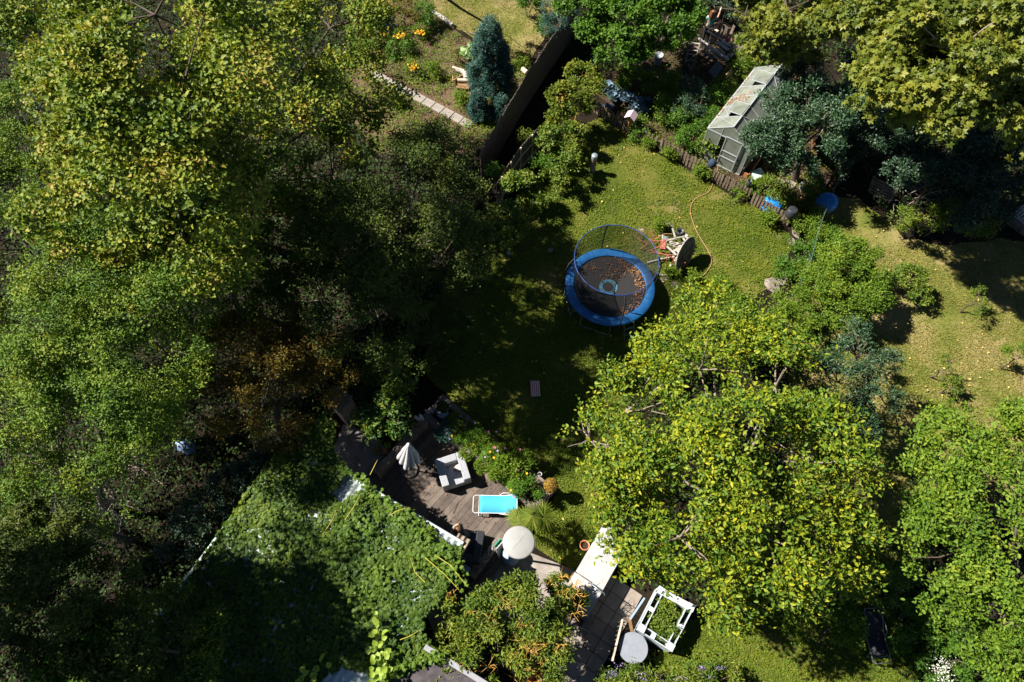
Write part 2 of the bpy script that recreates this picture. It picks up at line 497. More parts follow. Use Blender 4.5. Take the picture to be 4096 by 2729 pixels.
# ------------------------------------------------------------------ foliage engine (numpy)
def vnoise(p, seed=0):
    p = np.asarray(p, dtype=np.float64) + seed * 17.31
    i = np.floor(p).astype(np.int64)
    f = p - i
    f = f * f * (3 - 2 * f)
    def h(a, b, c):
        n = (a * 374761393 + b * 668265263 + c * 2147483647 + seed * 1274126177) & 0xFFFFFFFF
        n = ((n ^ (n >> 13)) * 1274126177) & 0xFFFFFFFF
        return ((n ^ (n >> 16)) & 0xFFFF) / 65535.0
    out = 0
    for a in (0, 1):
        for b in (0, 1):
            for c in (0, 1):
                w = (f[:, 0] if a else 1 - f[:, 0]) * (f[:, 1] if b else 1 - f[:, 1]) * (f[:, 2] if c else 1 - f[:, 2])
                out = out + w * h(i[:, 0] + a, i[:, 1] + b, i[:, 2] + c)
    return out

def unit(v):
    return v / np.maximum(np.linalg.norm(v, axis=1, keepdims=True), 1e-9)

def leaf_mesh(name, pos, ax, nor, L, Wd, kind="oval"):
    n = len(pos)
    ax = unit(ax)
    sd = unit(np.cross(nor, ax))
    nor = np.cross(ax, sd)
    L = np.broadcast_to(np.asarray(L, float), (n,))[:, None]
    Wd = np.broadcast_to(np.asarray(Wd, float), (n,))[:, None]
    if kind == "rhomb":
        V = np.stack([pos, pos + ax * L * .5 + sd * Wd * .5, pos + ax * L - nor * L * .12, pos + ax * L * .5 - sd * Wd * .5], 1)
        Q = np.array([[0, 3, 2, 1]])
    elif kind == "oval":
        u = nor * Wd * .14
        V = np.stack([pos, pos + ax * L * .3 + sd * Wd * .48 + u, pos + ax * L * .72 + sd * Wd * .36 + u, pos + ax * L - nor * L * .1,
                      pos + ax * L * .72 - sd * Wd * .36 + u, pos + ax * L * .3 - sd * Wd * .48 + u], 1)
        Q = np.array([[0, 3, 2, 1], [0, 5, 4, 3]])
    else:                                            # palmate: five leaflets or five broad lobes from one point
        angs, lens = ([-1.25, -.62, 0, .62, 1.25], [.7, .92, 1, .92, .7]) if kind == "palm" else ([-1.9, -.95, 0, .95, 1.9], [.6, .85, 1, .85, .6])
        vs, Q = [pos], []
        wf = 1.0 if kind == "palm" else 1.25
        for a, l in zip(angs, lens):
            d = ax * math.cos(a) + sd * math.sin(a)
            s = -ax * math.sin(a) + sd * math.cos(a)
            k = len(vs)
            vs += [pos + d * L * .55 * l + s * Wd * .5 * wf, pos + d * L * l - nor * L * .16, pos + d * L * .55 * l - s * Wd * .5 * wf]
            Q.append([0, k + 2, k + 1, k])
        V, Q = np.stack(vs, 1), np.array(Q)
    m = V.shape[1]
    V = V.reshape(-1, 3)
    F = (np.arange(n)[:, None, None] * m + Q[None]).reshape(-1)
    me = bpy.data.meshes.new(name)
    me.vertices.add(len(V))
    me.vertices.foreach_set("co", V.astype(np.float32).ravel())
    me.loops.add(len(F))
    me.loops.foreach_set("vertex_index", F.astype(np.int32))
    k = len(F) // 4
    me.polygons.add(k)
    me.polygons.foreach_set("loop_start", np.arange(0, len(F), 4, dtype=np.int32))
    me.update(calc_edges=True)
    return me

def ball(n):
    v = rng.normal(size=(n, 3))
    return unit(v)

def sprig_leaves(c, d, k, spr, L, jit=.35, upn=.6, droop=0.0, spread=1.0, out=None):
    """k leaves set alternately along a short twig at each sprig centre c pointing d."""
    n = len(c)
    c = np.repeat(c, k, 0)
    d = np.repeat(d, k, 0)
    t = np.tile((np.arange(k) + .5) / k, n) + rng.normal(size=n * k) * .08
    side = unit(np.cross(d, np.array([0, 0, 1.0])) + rng.normal(size=d.shape) * .15)
    sg = np.tile(np.where(np.arange(k) % 2 == 0, 1.0, -1.0), n)[:, None]
    pos = c + d * (t[:, None] - .5) * spr + rng.normal(size=d.shape) * spr * .10 * spread
    ax = unit(d * .75 + side * sg * .8 + rng.normal(size=d.shape) * jit - np.array([0, 0, droop]))
    o_ = np.repeat(out, k, 0) * .85 if out is not None else d * .35
    nor = unit(np.array([0, 0, upn]) + o_ + rng.normal(size=d.shape) * jit)
    return pos, ax, nor

def foliage(name, lobes, n, L, ratio, kind, m, parent, k=6, spr=.35, nb=9, bump_r=(.28, .45), gap=.34, freq=1.0, seed=1, jit=.38, upn=.6,
            droop=0.0, low=-.35, inner=.2, zmin=.05):
    """Crown made of lobes with smaller clumps on them; leaves sit on sprigs near the clump surfaces. Returns clump centres."""
    sub, wts = [], []
    for (c, r) in lobes:
        c, r = np.array(c, float), np.array(r, float)
        dd = ball(nb * 4)
        dd = dd[dd[:, 2] > low][:nb]
        for q in dd:
            s = rng.uniform(*bump_r)
            sub.append((c + q * r * (1 - s * .45), r * s * np.array([1, 1, .8]), c))
            wts.append((r.mean() * s) ** 2)
    wts = np.array(wts) / sum(wts)
    ns = int(n / k)
    idx = rng.choice(len(sub), size=ns, p=wts)
    C = np.array([s[0] for s in sub])[idx]
    RR = np.array([s[1] for s in sub])[idx]
    CC = np.array([s[2] for s in sub])[idx]
    d = ball(ns)
    out = unit(C - CC)
    d = unit(d + out * .45 + np.array([0, 0, .25]))
    rad = 1 - np.abs(rng.normal(size=ns)) * .22
    far = rng.random(ns) < inner
    rad = np.where(far, rng.uniform(.1, .75, ns), rad)
    p = C + d * RR * rad[:, None]
    keep = (vnoise(p * freq, seed) * .65 + vnoise(p * freq * 2.7, seed + 3) * .35 > gap) & (p[:, 2] > zmin)
    p, d = p[keep], d[keep]
    outn = d.copy()
    d = unit(d * .8 + np.array([0, 0, .1]) + rng.normal(size=d.shape) * .35)
    pos, ax, nor = sprig_leaves(p, d, k, spr, L, jit, upn, droop, 1.0, outn)
    nn = len(pos)
    LL = L * rng.uniform(.5, 1.2, nn)
    o = np.array(origin(parent))
    me = leaf_mesh(name, pos - o, ax, nor, LL, LL * ratio, kind)
    link_mesh(name, me, m, parent)
    return [s[0] for s in sub], p

def limbs(base, top, lobes, subs, r0, parent, m, name="trunk", ntw=40, tw_r=.012):
    mb = MB()
    base, top = Vector(base), Vector(top)
    mid = base.lerp(top, .5) + Vector((rnd.uniform(-.1, .1), rnd.uniform(-.1, .1), 0))
    mb.tube([base, mid, top], [r0 * 1.15, r0 * .9, r0 * .7], 8)
    for c, r in lobes:
        c = Vector(c)
        q = top.lerp(c, .5) + Vector((rnd.uniform(-.2, .2), rnd.uniform(-.2, .2), .1))
        mb.tube([top - Vector((0, 0, .1)), q, c], [r0 * .34, r0 * .2, r0 * .1], 6)
    ss = list(subs)
    rnd.shuffle(ss)
    for s in ss[:ntw]:
        s = Vector(s)
        c = min((Vector(l[0]) for l in lobes), key=lambda x: (x - s).length)
        e = s + (s - c) * .25
        mb.tube([c, c.lerp(s, .5) + Vector((rnd.uniform(-.1, .1),) * 3), s, e], [r0 * .1 + .01, tw_r * 1.6, tw_r * 1.3, tw_r * .6], 5)
    return mb.build(name, m, parent)

def tree(name, label, cat, lobes_px, n, L, ratio, kind, m, group=None, base=None, r0=.12, bark=None, ntw=40, tw_r=.012, **kw):
    lobes = []
    for q in lobes_px:
        u, v, h, r = q[:4]
        rr = (r, r, r * (q[4] if len(q) > 4 else .8)) if not isinstance(r, tuple) else r
        lobes.append((P(u, v, h), rr))
    cx = sum((Vector(l[0]) for l in lobes), Vector()) / len(lobes)
    b = P(*base) if base else Vector((cx.x, cx.y, 0))
    b.z = 0
    t = thing(name, label, cat, b, group)
    zlow = min(l[0][2] - l[1][2] for l in lobes)
    top = Vector((b.x, b.y, max(.15, zlow * .8 + .2 * cx.z))).lerp(Vector((cx.x, cx.y, max(.15, zlow * .8 + .2 * cx.z))), .5)
    subs, pp = foliage("crown" if cat == "tree" else "foliage", lobes, n, L, ratio, kind, m, t, **kw)
    limbs(b, top, lobes, subs, r0, t, bark or BARK, "trunk" if cat == "tree" else "stem", ntw, tw_r)
    return t

def in_poly(x, y, poly):
    ins = np.zeros(len(x), bool)
    n = len(poly)
    for i in range(n):
        x1, y1, x2, y2 = poly[i][0], poly[i][1], poly[(i + 1) % n][0], poly[(i + 1) % n][1]
        c = ((y1 > y) != (y2 > y)) & (x < (x2 - x1) * (y - y1) / ((y2 - y1) if y2 != y1 else 1e-9) + x1)
        ins ^= c
    return ins

def scatter_pts(poly, dens, holes=(), gap=0.0, freq=1.0, seed=1, worn=0.0):
    xs, ys = [p[0] for p in poly], [p[1] for p in poly]
    n = int((max(xs) - min(xs)) * (max(ys) - min(ys)) * dens)
    x, y = rng.uniform(min(xs), max(xs), n), rng.uniform(min(ys), max(ys), n)
    k = in_poly(x, y, poly)
    for hp in holes: k &= ~in_poly(x, y, hp)
    x, y = x[k], y[k]
    if gap > 0:
        p = np.stack([x * freq, y * freq, np.zeros(len(x))], 1)
        v = vnoise(p, seed) * .6 + vnoise(p * 3.1, seed + 1) * .4
        k = v + rng.normal(size=len(x)) * .08 > gap
        x, y = x[k], y[k]
    if worn > 0:
        v = vnoise(np.stack([x * .55, y * .55, x * 0], 1), seed + 40) * .6 + vnoise(np.stack([x * 1.7, y * 1.7, x * 0], 1), seed + 41) * .4
        k = v + rng.normal(size=len(x)) * .09 > worn
        x, y = x[k], y[k]
    return x, y

def cover(name, poly_px, dens, L, ratio, m, h=0.0, hz=.04, holes=(), gap=0.0, freq=1.0, kind="rhomb", tilt=.7, seed=1, label=None, cat=None, parent=None, kindtag="stuff", poly_w=None, upn=1.0, rise=.5, worn=0.0):
    poly = poly_w or W(poly_px, h)
    x, y = scatter_pts(poly, dens, holes, gap, freq, seed, worn)
    n = len(x)
    pos = np.stack([x, y, h + rng.random(n) * hz], 1)
    a = rng.uniform(0, 2 * math.pi, n)
    ax = unit(np.stack([np.cos(a), np.sin(a), rng.uniform(0, rise * 2, n)], 1))
    nor = unit(np.array([0, 0, upn]) + rng.normal(size=(n, 3)) * tilt * .5)
    LL = L * rng.uniform(.6, 1.3, n)
    o = np.array(origin(parent)) if parent else np.zeros(3)
    me = leaf_mesh(name, pos - o, ax, nor, LL, LL * ratio, kind)
    ob = link_mesh(name, me, m, parent)
    return tag(ob, label, cat, None, kindtag)

def plant(name, label, cat, u, v, h, r, n, L, ratio, kind, m, group=None, rz=1.0, **kw):
    """Low bushy plant: one crown lobe on short stems; (u, v) is where the middle of its leaves shows."""
    c = P(u, v, h)
    b = Vector((c.x, c.y, kw.pop("ground", 0.0)))
    t = thing(name, label, cat, b, group)
    lobes = [(c, (r, r, r * rz))]
    kw.setdefault("nb", 6); kw.setdefault("bump_r", (.4, .65)); kw.setdefault("gap", .2)
    subs, pp = foliage("foliage", lobes, n, L, ratio, kind, m, t, **kw)
    mb = MB()
    for s in subs[:7]:
        s = Vector(s)
        mb.tube([b, b.lerp(s, .5) + Vector((0, 0, .03)), s], [.014, .010, .005], 5)
    mb.build("stem", TWIG, t)
    return t

# ================================================================== SETTING
def sheet(name, px, m, z, jit=.12, sub=.5):
    """Ground sheet with an irregular outline, lying z above the ground."""
    pts = W(px, z)
    out = []
    for i, p in enumerate(pts):
        q = pts[(i + 1) % len(pts)]
        k = max(1, int((q - p).length / sub))
        for j in range(k):
            a = p.lerp(q, j / k)
            out.append((a.x + rnd.uniform(-jit, jit), a.y + rnd.uniform(-jit, jit), z))
    me = bpy.data.meshes.new(name)
    me.from_pydata(out, [], [tuple(range(len(out)))])
    me.update()
    if me.polygons[0].normal.z < 0: me.flip_normals()
    o = link_mesh(name, me, m)
    return tag(o, kind="structure"), [(a[0], a[1]) for a in out]

g = MB()
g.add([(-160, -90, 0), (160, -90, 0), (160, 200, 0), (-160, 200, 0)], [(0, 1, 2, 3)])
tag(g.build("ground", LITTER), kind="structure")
LAWN_PX = [(2230, 545), (2420, 470), (2560, 575), (2700, 640), (2830, 730), (3000, 830), (3160, 930), (3165, 970), (3120, 1080), (3040, 1180), (2940, 1250), (2900, 1400),
           (2600, 1600), (2500, 1900), (2430, 2080), (2390, 2190), (2300, 2290), (2190, 2235), (2120, 2160), (2230, 1970), (1790, 1585), (1700, 1500), (1720, 1300), (1830, 1000), (1990, 880), (2110, 760)]
_, LAWN_W = sheet("lawn", LAWN_PX, LAWN, .006)
DRY_PX = [(3260, 880), (3330, 790), (3450, 800), (3620, 950), (3800, 985), (4000, 960), (4500, 1000), (4700, 1900), (3750, 2100), (3500, 2300), (3150, 2200), (3150, 1300)]
_, DRY_W = sheet("dry_lawn", DRY_PX, DLAWN, .006)
BR_PX = [(2560, 2900), (2640, 2640), (2750, 2480), (2950, 2430), (3400, 2430), (3560, 2420), (3640, 2560), (3660, 2729), (3700, 2950)]
_, BR_W = sheet("side_lawn", BR_PX, LAWN, .006)
TL_PX = [(1760, -140), (2290, -140), (2220, 60), (2150, 190), (2060, 262), (1960, 240), (1880, 150), (1790, 90), (1720, 10)]
_, TL_W = sheet("upper_lawn", TL_PX, DLAWN, .006)
BED_PX = [(1390, -140), (1755, -140), (1712, 10), (1790, 100), (1880, 160), (1960, 250), (2060, 270), (2130, 215), (2110, 330), (2000, 560), (1850, 640), (1500, 620), (1380, 400)]
_, BED_W = sheet("garden_bed", BED_PX, BED, .006)
VEG_PX = [(2390, 380), (2530, 505), (2680, 580), (2830, 690), (3000, 790), (3160, 890), (3300, 800), (3420, 650), (3300, 420), (3100, 200), (2860, 160), (2600, 200), (2420, 280)]
_, VEG_W = sheet("vegetable_plot", VEG_PX, SOIL, .006)
_, ALLEY_W = sheet("bark_path", [(2330, 60), (2270, 230), (2000, 640), (1960, 800), (2020, 790), (2160, 600), (2330, 350), (2400, 180)], LITTER, .004)
PAT_PX = [(1880, 2330), (1990, 2150), (2070, 2195), (2190, 2240), (2290, 2280), (2330, 2330), (2320, 2480), (2150, 2520), (1900, 2460), (1750, 2560), (1700, 2440)]
sheet("patio", PAT_PX, CONCG, .010, .05)
sheet("yard_floor", [(1320, 1820), (1375, 1700), (1500, 1740), (1545, 1800), (1495, 1900), (1380, 1900)], CONCG, .008, .04)

# paving path of square slabs between the counter and the plank rail
pd = (P(2290, 2700) - P(2440, 2440)).normalized(); pe = Vector((-pd.y, pd.x, 0))
p0 = P(2440, 2400)
mb = MB()
for i in range(-1, 9):
    for j in range(-2, 2):
        c = p0 + pd * (i * .46 + .2 * (j % 2) * 0) + pe * (j * .46 + .1)
        h = .05 + rnd.uniform(-.006, .006)
        mb.box((c.x, c.y, h / 2 + .002), (.445, .445, h), math.atan2(pd.y, pd.x) + rnd.uniform(-.02, .02))
tag(mb.build("paving_path", SLAB, bevel=.008), kind="structure")

# slab path in the upper garden: nine slabs one could lift
sa, sb = P(1520, 312), P(1850, 487)
for i in range(11):
    t = (i - .6) / 9
    c = sa.lerp(sb, t)
    d = (sb - sa).normalized()
    m_ = MB().box((0, 0, .03), (.50, .44, .06))
    o = m_.build("path_slab", SLABP, loc=(c.x, c.y, .006), bevel=.01)
    o.rotation_euler.z = math.atan2(d.y, d.x) + rnd.uniform(-.015, .015)
    tag(o, "pale concrete slab in the straight path crossing the upper garden bed", "paving slab", "slabs of the straight garden path")

# ================================================================== TERRACE
dA = P(1712, 1664, .12)
da = (P(2135, 2030) - P(1712, 1664)); da.z = 0; da.normalize()
db = Vector((da.y, -da.x, 0))                                    # towards bottom left of the photo
deck = thing("timber_deck", "weathered dark plank deck of the sunken terrace", "deck", (dA.x, dA.y, 0))
mb = MB()
w = .2
for i in range(27):
    x0 = -.05 + i * w
    zz = .12 + rnd.uniform(-.004, .004)
    ln = 3.9
    cut = rnd.uniform(1.2, 3.0)
    for (s, e) in ((-.1, cut - .003), (cut + .003, ln)):
        if x0 > 4.4 and s < 0: s = .0
        c = dA + da * (x0 + w / 2) + db * ((s + e) / 2)
        mb.box((c.x, c.y, zz - .02), (e - s, w - .009, .04), math.atan2(db.y, db.x))
mb.build("boards", WOODDK, deck)

def wall_run(name, label, cat, p, q, width, z0, z1, m, courses=2):
    p, q = Vector((p[0], p[1], 0)), Vector((q[0], q[1], 0))
    t = thing(name, label, cat, (p + q) / 2)
    h = (z1 - z0) / courses
    for i in range(courses):
        o = Vector((0, 0, z0 + h * (i + .5)))
        MB().beam(p + o, q + o, width - .006 * (courses - 1 - i), h - .004, Z).build("sleeper", m, t, bevel=.012)
    return t

wall_run("retaining_wall", "grey timber sleeper wall behind the folded parasol", "wall", P(1500, 1893, .6), P(1700, 1674, .6), .25, 0, .6, TIMB)
wall_run("low_wall", "low grey timber wall behind the dark wicker chair with two wire frames on it", "wall", P(2016, 2132, .45), P(1884, 2306, .45), .24, 0, .45, TIMB)
pl = thing("raised_planter", "long raised timber flower bed full of blossoms along the deck", "planter", P(1940, 1800))
N_, W_, S_, E_ = (P(*q, .55) for q in ((1772, 1592), (1706, 1662), (2135, 2028), (2203, 1958)))
for nm, a, b in (("side_wall", N_, E_), ("side_wall", W_, S_), ("end_wall", N_, W_), ("end_wall", E_, S_)):
    d = (b - a).normalized()
    e = .11 if nm == "side_wall" else -.12
    for k in range(2):
        zc = Vector((0, 0, .55 * (k + .5) / 2 - .55))
        MB().beam(a + zc - d * e, b + zc + d * e, .22 - .006 * (1 - k), .272, Z).build(nm, TIMB, pl, bevel=.012)
ins = [N_.lerp(S_, .07), W_.lerp(E_, .1), S_.lerp(N_, .07), E_.lerp(W_, .1)]
MB().prism([(p.x, p.y) for p in ins], .02, .46).build("soil", SOIL, pl)

# ---- closed parasol on a round base
def lathe_between(mb, p, q, prof, n=16, **k):
    d = (Vector(q) - Vector(p))
    M = frame_n(d)
    return mb.lathe([(r, t * d.length) for r, t in prof], p, n, M, **k)
ub, ut = P(1637, 1880, .12), P(1634, 1779, 2.42)
ub.z = .12
t = thing("parasol", "folded off white parasol on a round stone base", "parasol", ub)
MB().lathe([(0.30, 0), (.30, .07), (.27, .085), (.05, .09), (.04, .18)], ub, 28).build("base", STONE, t)
MB().tube([ub, ub.lerp(ut, .5), ut], .022, 10).build("pole", WHITEM, t)
mb = MB()
M = frame_n(ut - ub); ln = (ut - ub).length
for i in range(9):
    a = 2 * math.pi * i / 9 + .2
    L_ = rnd.uniform(.95, 1.08)
    pts, rs = [], []
    for j in range(7):
        s = j / 6
        rad = .03 + (.30 if i % 2 else .25) * s ** .85
        a2 = a + .12 * math.sin(3 * s)
        pts.append(ub + M @ Vector((rad * math.cos(a2), rad * math.sin(a2), ln - .06 - s * L_ * 1.15)))
        rs.append(.022 + .085 * s ** .8 * (1 - .25 * (s > .9)))
    mb.tube(pts, rs, 8)
mb.build("canopy", CANVAS, t)
MB().lathe([(.07, 0), (.075, .03), (.03, .07), (.0, .10)], ut - (ut - ub).normalized() * .05, 16, M).build("finial", WHITEM, t)

# ---- square wicker armchairs
def wicker_chair(name, label, c, rz, side, m, arm=.24, seat_h=.34, hh=.62):
    t = thing(name, label, "chair", (c[0], c[1], c[2]), None, rz)
    h = side / 2
    mb = MB().box((0, 0, seat_h / 2 + .02), (side - 2 * arm - .004, side - .012, seat_h)); mb.build("seat", m, None, bevel=.015).parent = t
    for s in (-1, 1):
        o = MB().box((s * (h - arm / 2), -.0, hh / 2 + .02), (arm, side, hh)).build("armrest", m, None, bevel=.02); o.parent = t
    o = MB().box((0, h - arm / 2 - .003, hh / 2 + .03), (side - 2 * arm - .006, arm, hh)).build("backrest", m, None, bevel=.02); o.parent = t
    return t
wc = P(1812, 1884, .5); wc.z = .12
wicker_chair("wicker_armchair", "white wicker square armchair holding dry leaves on the deck", wc, R(19), .98, WICKW)
dc = P(1868, 2186, .5); dc.z = .12
wicker_chair("wicker_armchair", "dark anthracite wicker square armchair beneath the pale roof edge", dc, R(172), 1.0, WICKD)
co = P(1838, 1872, .5)
t_c = tag(MB().lathe([(.0, -.05), (.13, -.045), (.16, 0), (.13, .05), (0, .06)], (0, 0, 0), 12, ell=(1, .8)).build("cushion", PALEW, loc=(co.x, co.y, .53)), "small pale cushion lying in the white wicker armchair", "cushion")

# ---- sun loungers
def lounger(name, label, c, rz, length, width, fab, frm, back=.55, lift=.36, group=None):
    """x runs from foot to head."""
    t = thing(name, label, "sun lounger", c, group, rz)
    x0, x1, y, h = -length / 2, length / 2, width / 2, .32
    xb = x1 - back
    hx, hz = xb + back * math.cos(lift), h + back * math.sin(lift)
    def lk(o): o.parent = t; return o
    fr = MB()
    fr.tube([(x0 + .55, -y, h), (x0 + .05, -y, h), (x0, -y + .05, h), (x0, y - .05, h), (x0 + .05, y, h), (x0 + .55, y, h)], .014, 8)
    for s in (-1, 1): fr.tube([(x0 + .5, s * y, h), (xb, s * y, h), (hx, s * y, hz)], .014, 8)
    fr.tube([(hx, -y, hz), (hx, y, hz)], .014, 8)
    lk(fr.build("frame", frm))
    for xx, sp in ((x0 + .3, -.12), (xb - .05, .12)):
        lg = MB(); lg.tube([(xx, -y - .02, h), (xx + sp, -y - .03, .015), (xx + sp, y + .03, .015), (xx, y + .02, h)], .013, 8)
        lk(lg.build("leg", frm))
    for s in (-1, 1):
        ar = MB(); ar.tube([(xb - .12, s * (y + .02), h), (xb - .02, s * (y + .06), h + .13), (xb + .28, s * (y + .06), h + .14), (xb + .3, s * (y + .02), h + .05)], .012, 8)
        lk(ar.build("armrest", frm))
    fb = MB()
    nx = 12
    fx0 = x0 + .22
    vs, fs = [], []
    for i in range(nx + 1):
        s = i / nx
        x = fx0 + (x1 - fx0) * s
        if x < xb: X, zz = x, h
        else: X, zz = xb + (x - xb) * math.cos(lift), h + (x - xb) * math.sin(lift)
        sag = -.03 * math.sin(math.pi * s)
        for yy in (-y + .01, 0, y - .01):
            vs.append((X, yy, zz + .012 + (sag if yy == 0 else 0)))
    for i in range(nx):
        for j in range(2):
            a = i * 3 + j
            fs.append((a, a + 3, a + 4, a + 1))
    fb.add(vs, fs, True)
    o = lk(fb.build("sling", fab))
    sd = o.modifiers.new("thick", 'SOLIDIFY'); sd.thickness = .008
    return t
lounger("sun_lounger", "cyan blue folding sun lounger on the plank deck", Vector((*P(1984, 2022, .3).xy, .12)), R(-1), 1.5, .58, CYAN, WHITEM, .5, .45)
bl0, bl1 = P(3526, 2645, .3), P(3487, 2430, .6)
bd = (bl1 - bl0); bd.z = 0
lounger("sun_lounger", "black folding sun lounger at the edge of the small lawn", Vector((*((bl0 + bl1) / 2).xy, .02)), math.atan2(bd.y, bd.x), bd.length + .12, .55, BLACKF, GALV, .75, .5)

# ---- striped cushion on the lawn
c = P(2140, 1555, .05)
o = MB().box((0, 0, .045), (.35, .62, .08)).build("lawn_cushion", STRIPE, loc=(c.x, c.y, .008), bevel=.025)
o.rotation_euler.z = R(2)
tag(o, "red and cream striped cushion lying on the shaded lawn", "cushion")

# ---- patio heater with a broad round hood
hb, ht = P(2043, 2226, 0), P(2075, 2170, 2.05)
hb.z = .012
t = thing("patio_heater", "standing patio heater with broad matt white round hood", "patio heater", hb)
MB().lathe([(.31, 0), (.31, .05), (.27, .10), (.25, .5), (.23, .55), (.05, .57)], hb, 32).build("base", BLUEGR, t)
MB().tube([hb + Vector((0, 0, .5)), hb.lerp(ht, .6), ht], .035, 12).build("pole", GALV, t)
MB().lathe([(.09, -.42), (.11, -.4), (.11, -.12), (.07, -.08)], ht, 20).build("burner", DKPOLE, t)
hood = MB().lathe([(.0, .085), (.12, .08), (.28, .062), (.40, .035), (.44, .022), (.485, .012), (.488, -.02), (.47, -.015), (.30, .02), (0, .04)], ht, 56).build("hood", DOMEM, t)
mb = MB()
for k in range(12):
    s0, s1 = -.42 + .84 * k / 12, -.42 + .84 * (k + 1) / 12
    z = lambda s: .0875 - .37 * s * s * .95
    q = Vector((math.cos(R(48)), math.sin(R(48)), 0))
    mb.beam(ht + q * s0 + Vector((0, 0, z(s0))), ht + q * s1 + Vector((0, 0, z(s1))), .012, .006)
mb.build("seam", EDGEG, hood)

# ---- boards and frames by the low wall
def board(name, label, cat, px, h, m, th=.03, group=None, **k):
    """Flat board given by pixel corners with their own heights."""
    pts = [P(u, v, hh) for (u, v), hh in zip(px, h)]
    n = (pts[1] - pts[0]).cross(pts[2] - pts[0]).normalized()
    if n.z < 0: n = -n
    c = sum(pts, Vector()) / len(pts)
    mb = MB()
    k_ = len(pts)
    vs = pts + [p - n * th for p in pts]
    fs = [tuple(range(k_)), tuple(range(2 * k_ - 1, k_ - 1, -1))] + [(i, k_ + i, k_ + (i + 1) % k_, (i + 1) % k_) for i in range(k_)]
    mb.add(vs, fs)
    o = mb.build(name, m, loc=(c.x, c.y, max(0, min(p.z for p in pts) - th)))
    return tag(o, label, cat, group)
board("leaning_board", "teal painted board leaning against the low wall by the heater", "board", [(1979, 2184), (2003, 2157), (2008, 2163), (1984, 2197)], (.75, .75, .5, .5), TEAL)
lp = board("marked_slate", "pale grey panel with rust coloured marks beside the teal board", "panel", [(1984, 2199), (2017, 2163), (2024, 2200), (1996, 2236)], (.72, .72, .1, .1), CONC)
for k, (u, v) in enumerate(((2003, 2195), (2008, 2188), (2000, 2201), (2006, 2200))):
    q = P(u, v, .45)
    mb = MB().lathe([(0, -.01), (.035, -.006), (.03, .006), (0, .01)], q, 8, frame_n(Vector((.55, -.5, .65))), ell=(1, .4))
    mb.build("painted_mark", RUSTR, lp)
for lab, px in (("white wire frame lying on the low wall, nearer the heater", [(1957, 2186), (1972, 2184), (1967, 2224), (1952, 2221)]),
                ("white wire frame lying on the low wall, nearer the ivy", [(1915, 2240), (1951, 2227), (1956, 2239), (1919, 2253)])):
    pts = W(px, .47)
    c = sum(pts, Vector()) / 4
    mb = MB(); mb.tube(pts, .009, 6, closed=True)
    mb.tube([pts[0], pts[0] + Vector((0, 0, -.02))], .009, 6); mb.tube([pts[2], pts[2] + Vector((0, 0, -.02))], .009, 6)
    tag(mb.build("wire_stand", WHITEM, loc=(c.x, c.y, .45)), lab, "frame")
a, b = P(1882, 2238, .42), P(1903, 2270, .5)
tag(MB().beam(a, b, .2, .05).build("loose_plank", TIMB, loc=((a + b) / 2)[:], bevel=.006), "short grey plank propped by the ivy end of the low wall", "plank")
c = P(1864, 2275, .5)
o = MB().box((0, 0, .25), (.24, .22, .5)).add([(-.09, -.08, .503), (.09, -.08, .503), (.09, .08, .503), (-.09, .08, .503)], [(0, 1, 2, 3)]).build("storage_box", BLUEGR, loc=(c.x, c.y, 0), bevel=.01)
o.rotation_euler.z = R(-35); tag(o, "small blue grey box at the end of the low wall", "box")
c = P(1772, 2284, 1.6)
t = thing("chimney_block", "pale grey green rendered block poking out of the ivy", "block", (c.x, c.y, 0))
o = MB().box((0, 0, 1.0), (.26, .44, 1.2)).build("block_body", mat("pale_green_render", [(.24, .3, .28), (.33, .39, .37)], .8, 5)); o.parent = t; t.rotation_euler.z = R(-28)
o = MB().box((0, 0, 1.62), (.3, .48, .04)).build("cap", mat("pale_green_cap", [(.28, .34, .32), (.36, .42, .40)], .8, 5)); o.parent = t

# ---- sheds under the creeper
RA_PX = [(1150, 1757), (1853, 2172), (1480, 2725), (1380, 2900), (560, 2640), (780, 2297)]
ra = W(RA_PX, 2.35)
cen = sum(ra, Vector()) / len(ra)
shed = thing("garden_shed", "shed with pale corrugated roof almost buried in creeper", "shed", (cen.x, cen.y, 0))
inn = [(cen.x + (p.x - cen.x) * .93, cen.y + (p.y - cen.y) * .93) for p in ra]
MB().prism(inn, 0, 2.2).build("wall", TIMB, shed)
ea = (ra[1] - ra[0]).normalized(); eb = Vector((ea.y, -ea.x, 0))
LA, LB = (ra[1] - ra[0]).length, 8.0
mb = MB()
vs, fs = [], []
nx = int(LA / .045)
for i in range(nx + 1):
    x = LA * i / nx
    zz = 2.3 + .028 * math.sin(x / .22 * 2 * math.pi)
    for y in (0.0, LB):
        q = ra[0] + ea * x + eb * y
        vs.append((q.x, q.y, zz - .02 * 0))
for i in range(nx): fs.append((2 * i, 2 * i + 1, 2 * i + 3, 2 * i + 2))
mb.add(vs, fs, True)
o = mb.build("roof", ROOFW, shed); sd = o.modifiers.new("thick", 'SOLIDIFY'); sd.thickness = .02
e0, e1 = P(1640, 2048, 2.33), P(1822, 2160, 2.33)
mb = MB()
mb.tube([ra[0].lerp(ra[1], .30) + Vector((0, 0, -.04)), ra[1] + Vector((0, 0, -.04))], .05, 8)
mb.build("ridge_flashing", ROOFW, shed)
c = P(1838, 2182, 2.28)
mb = MB(); vs, fs = [], []
for i in range(17):
    x = -.24 + .48 * i / 16
    for y in (-.25, .3): 
        q = c + ea * x * .9 - eb * y
        vs.append((q.x, q.y, 2.24 + .035 * math.sin(i / 16 * 5 * math.pi)))
for i in range(16): fs.append((2 * i, 2 * i + 2, 2 * i + 3, 2 * i + 1))
mb.add(vs, fs, True)
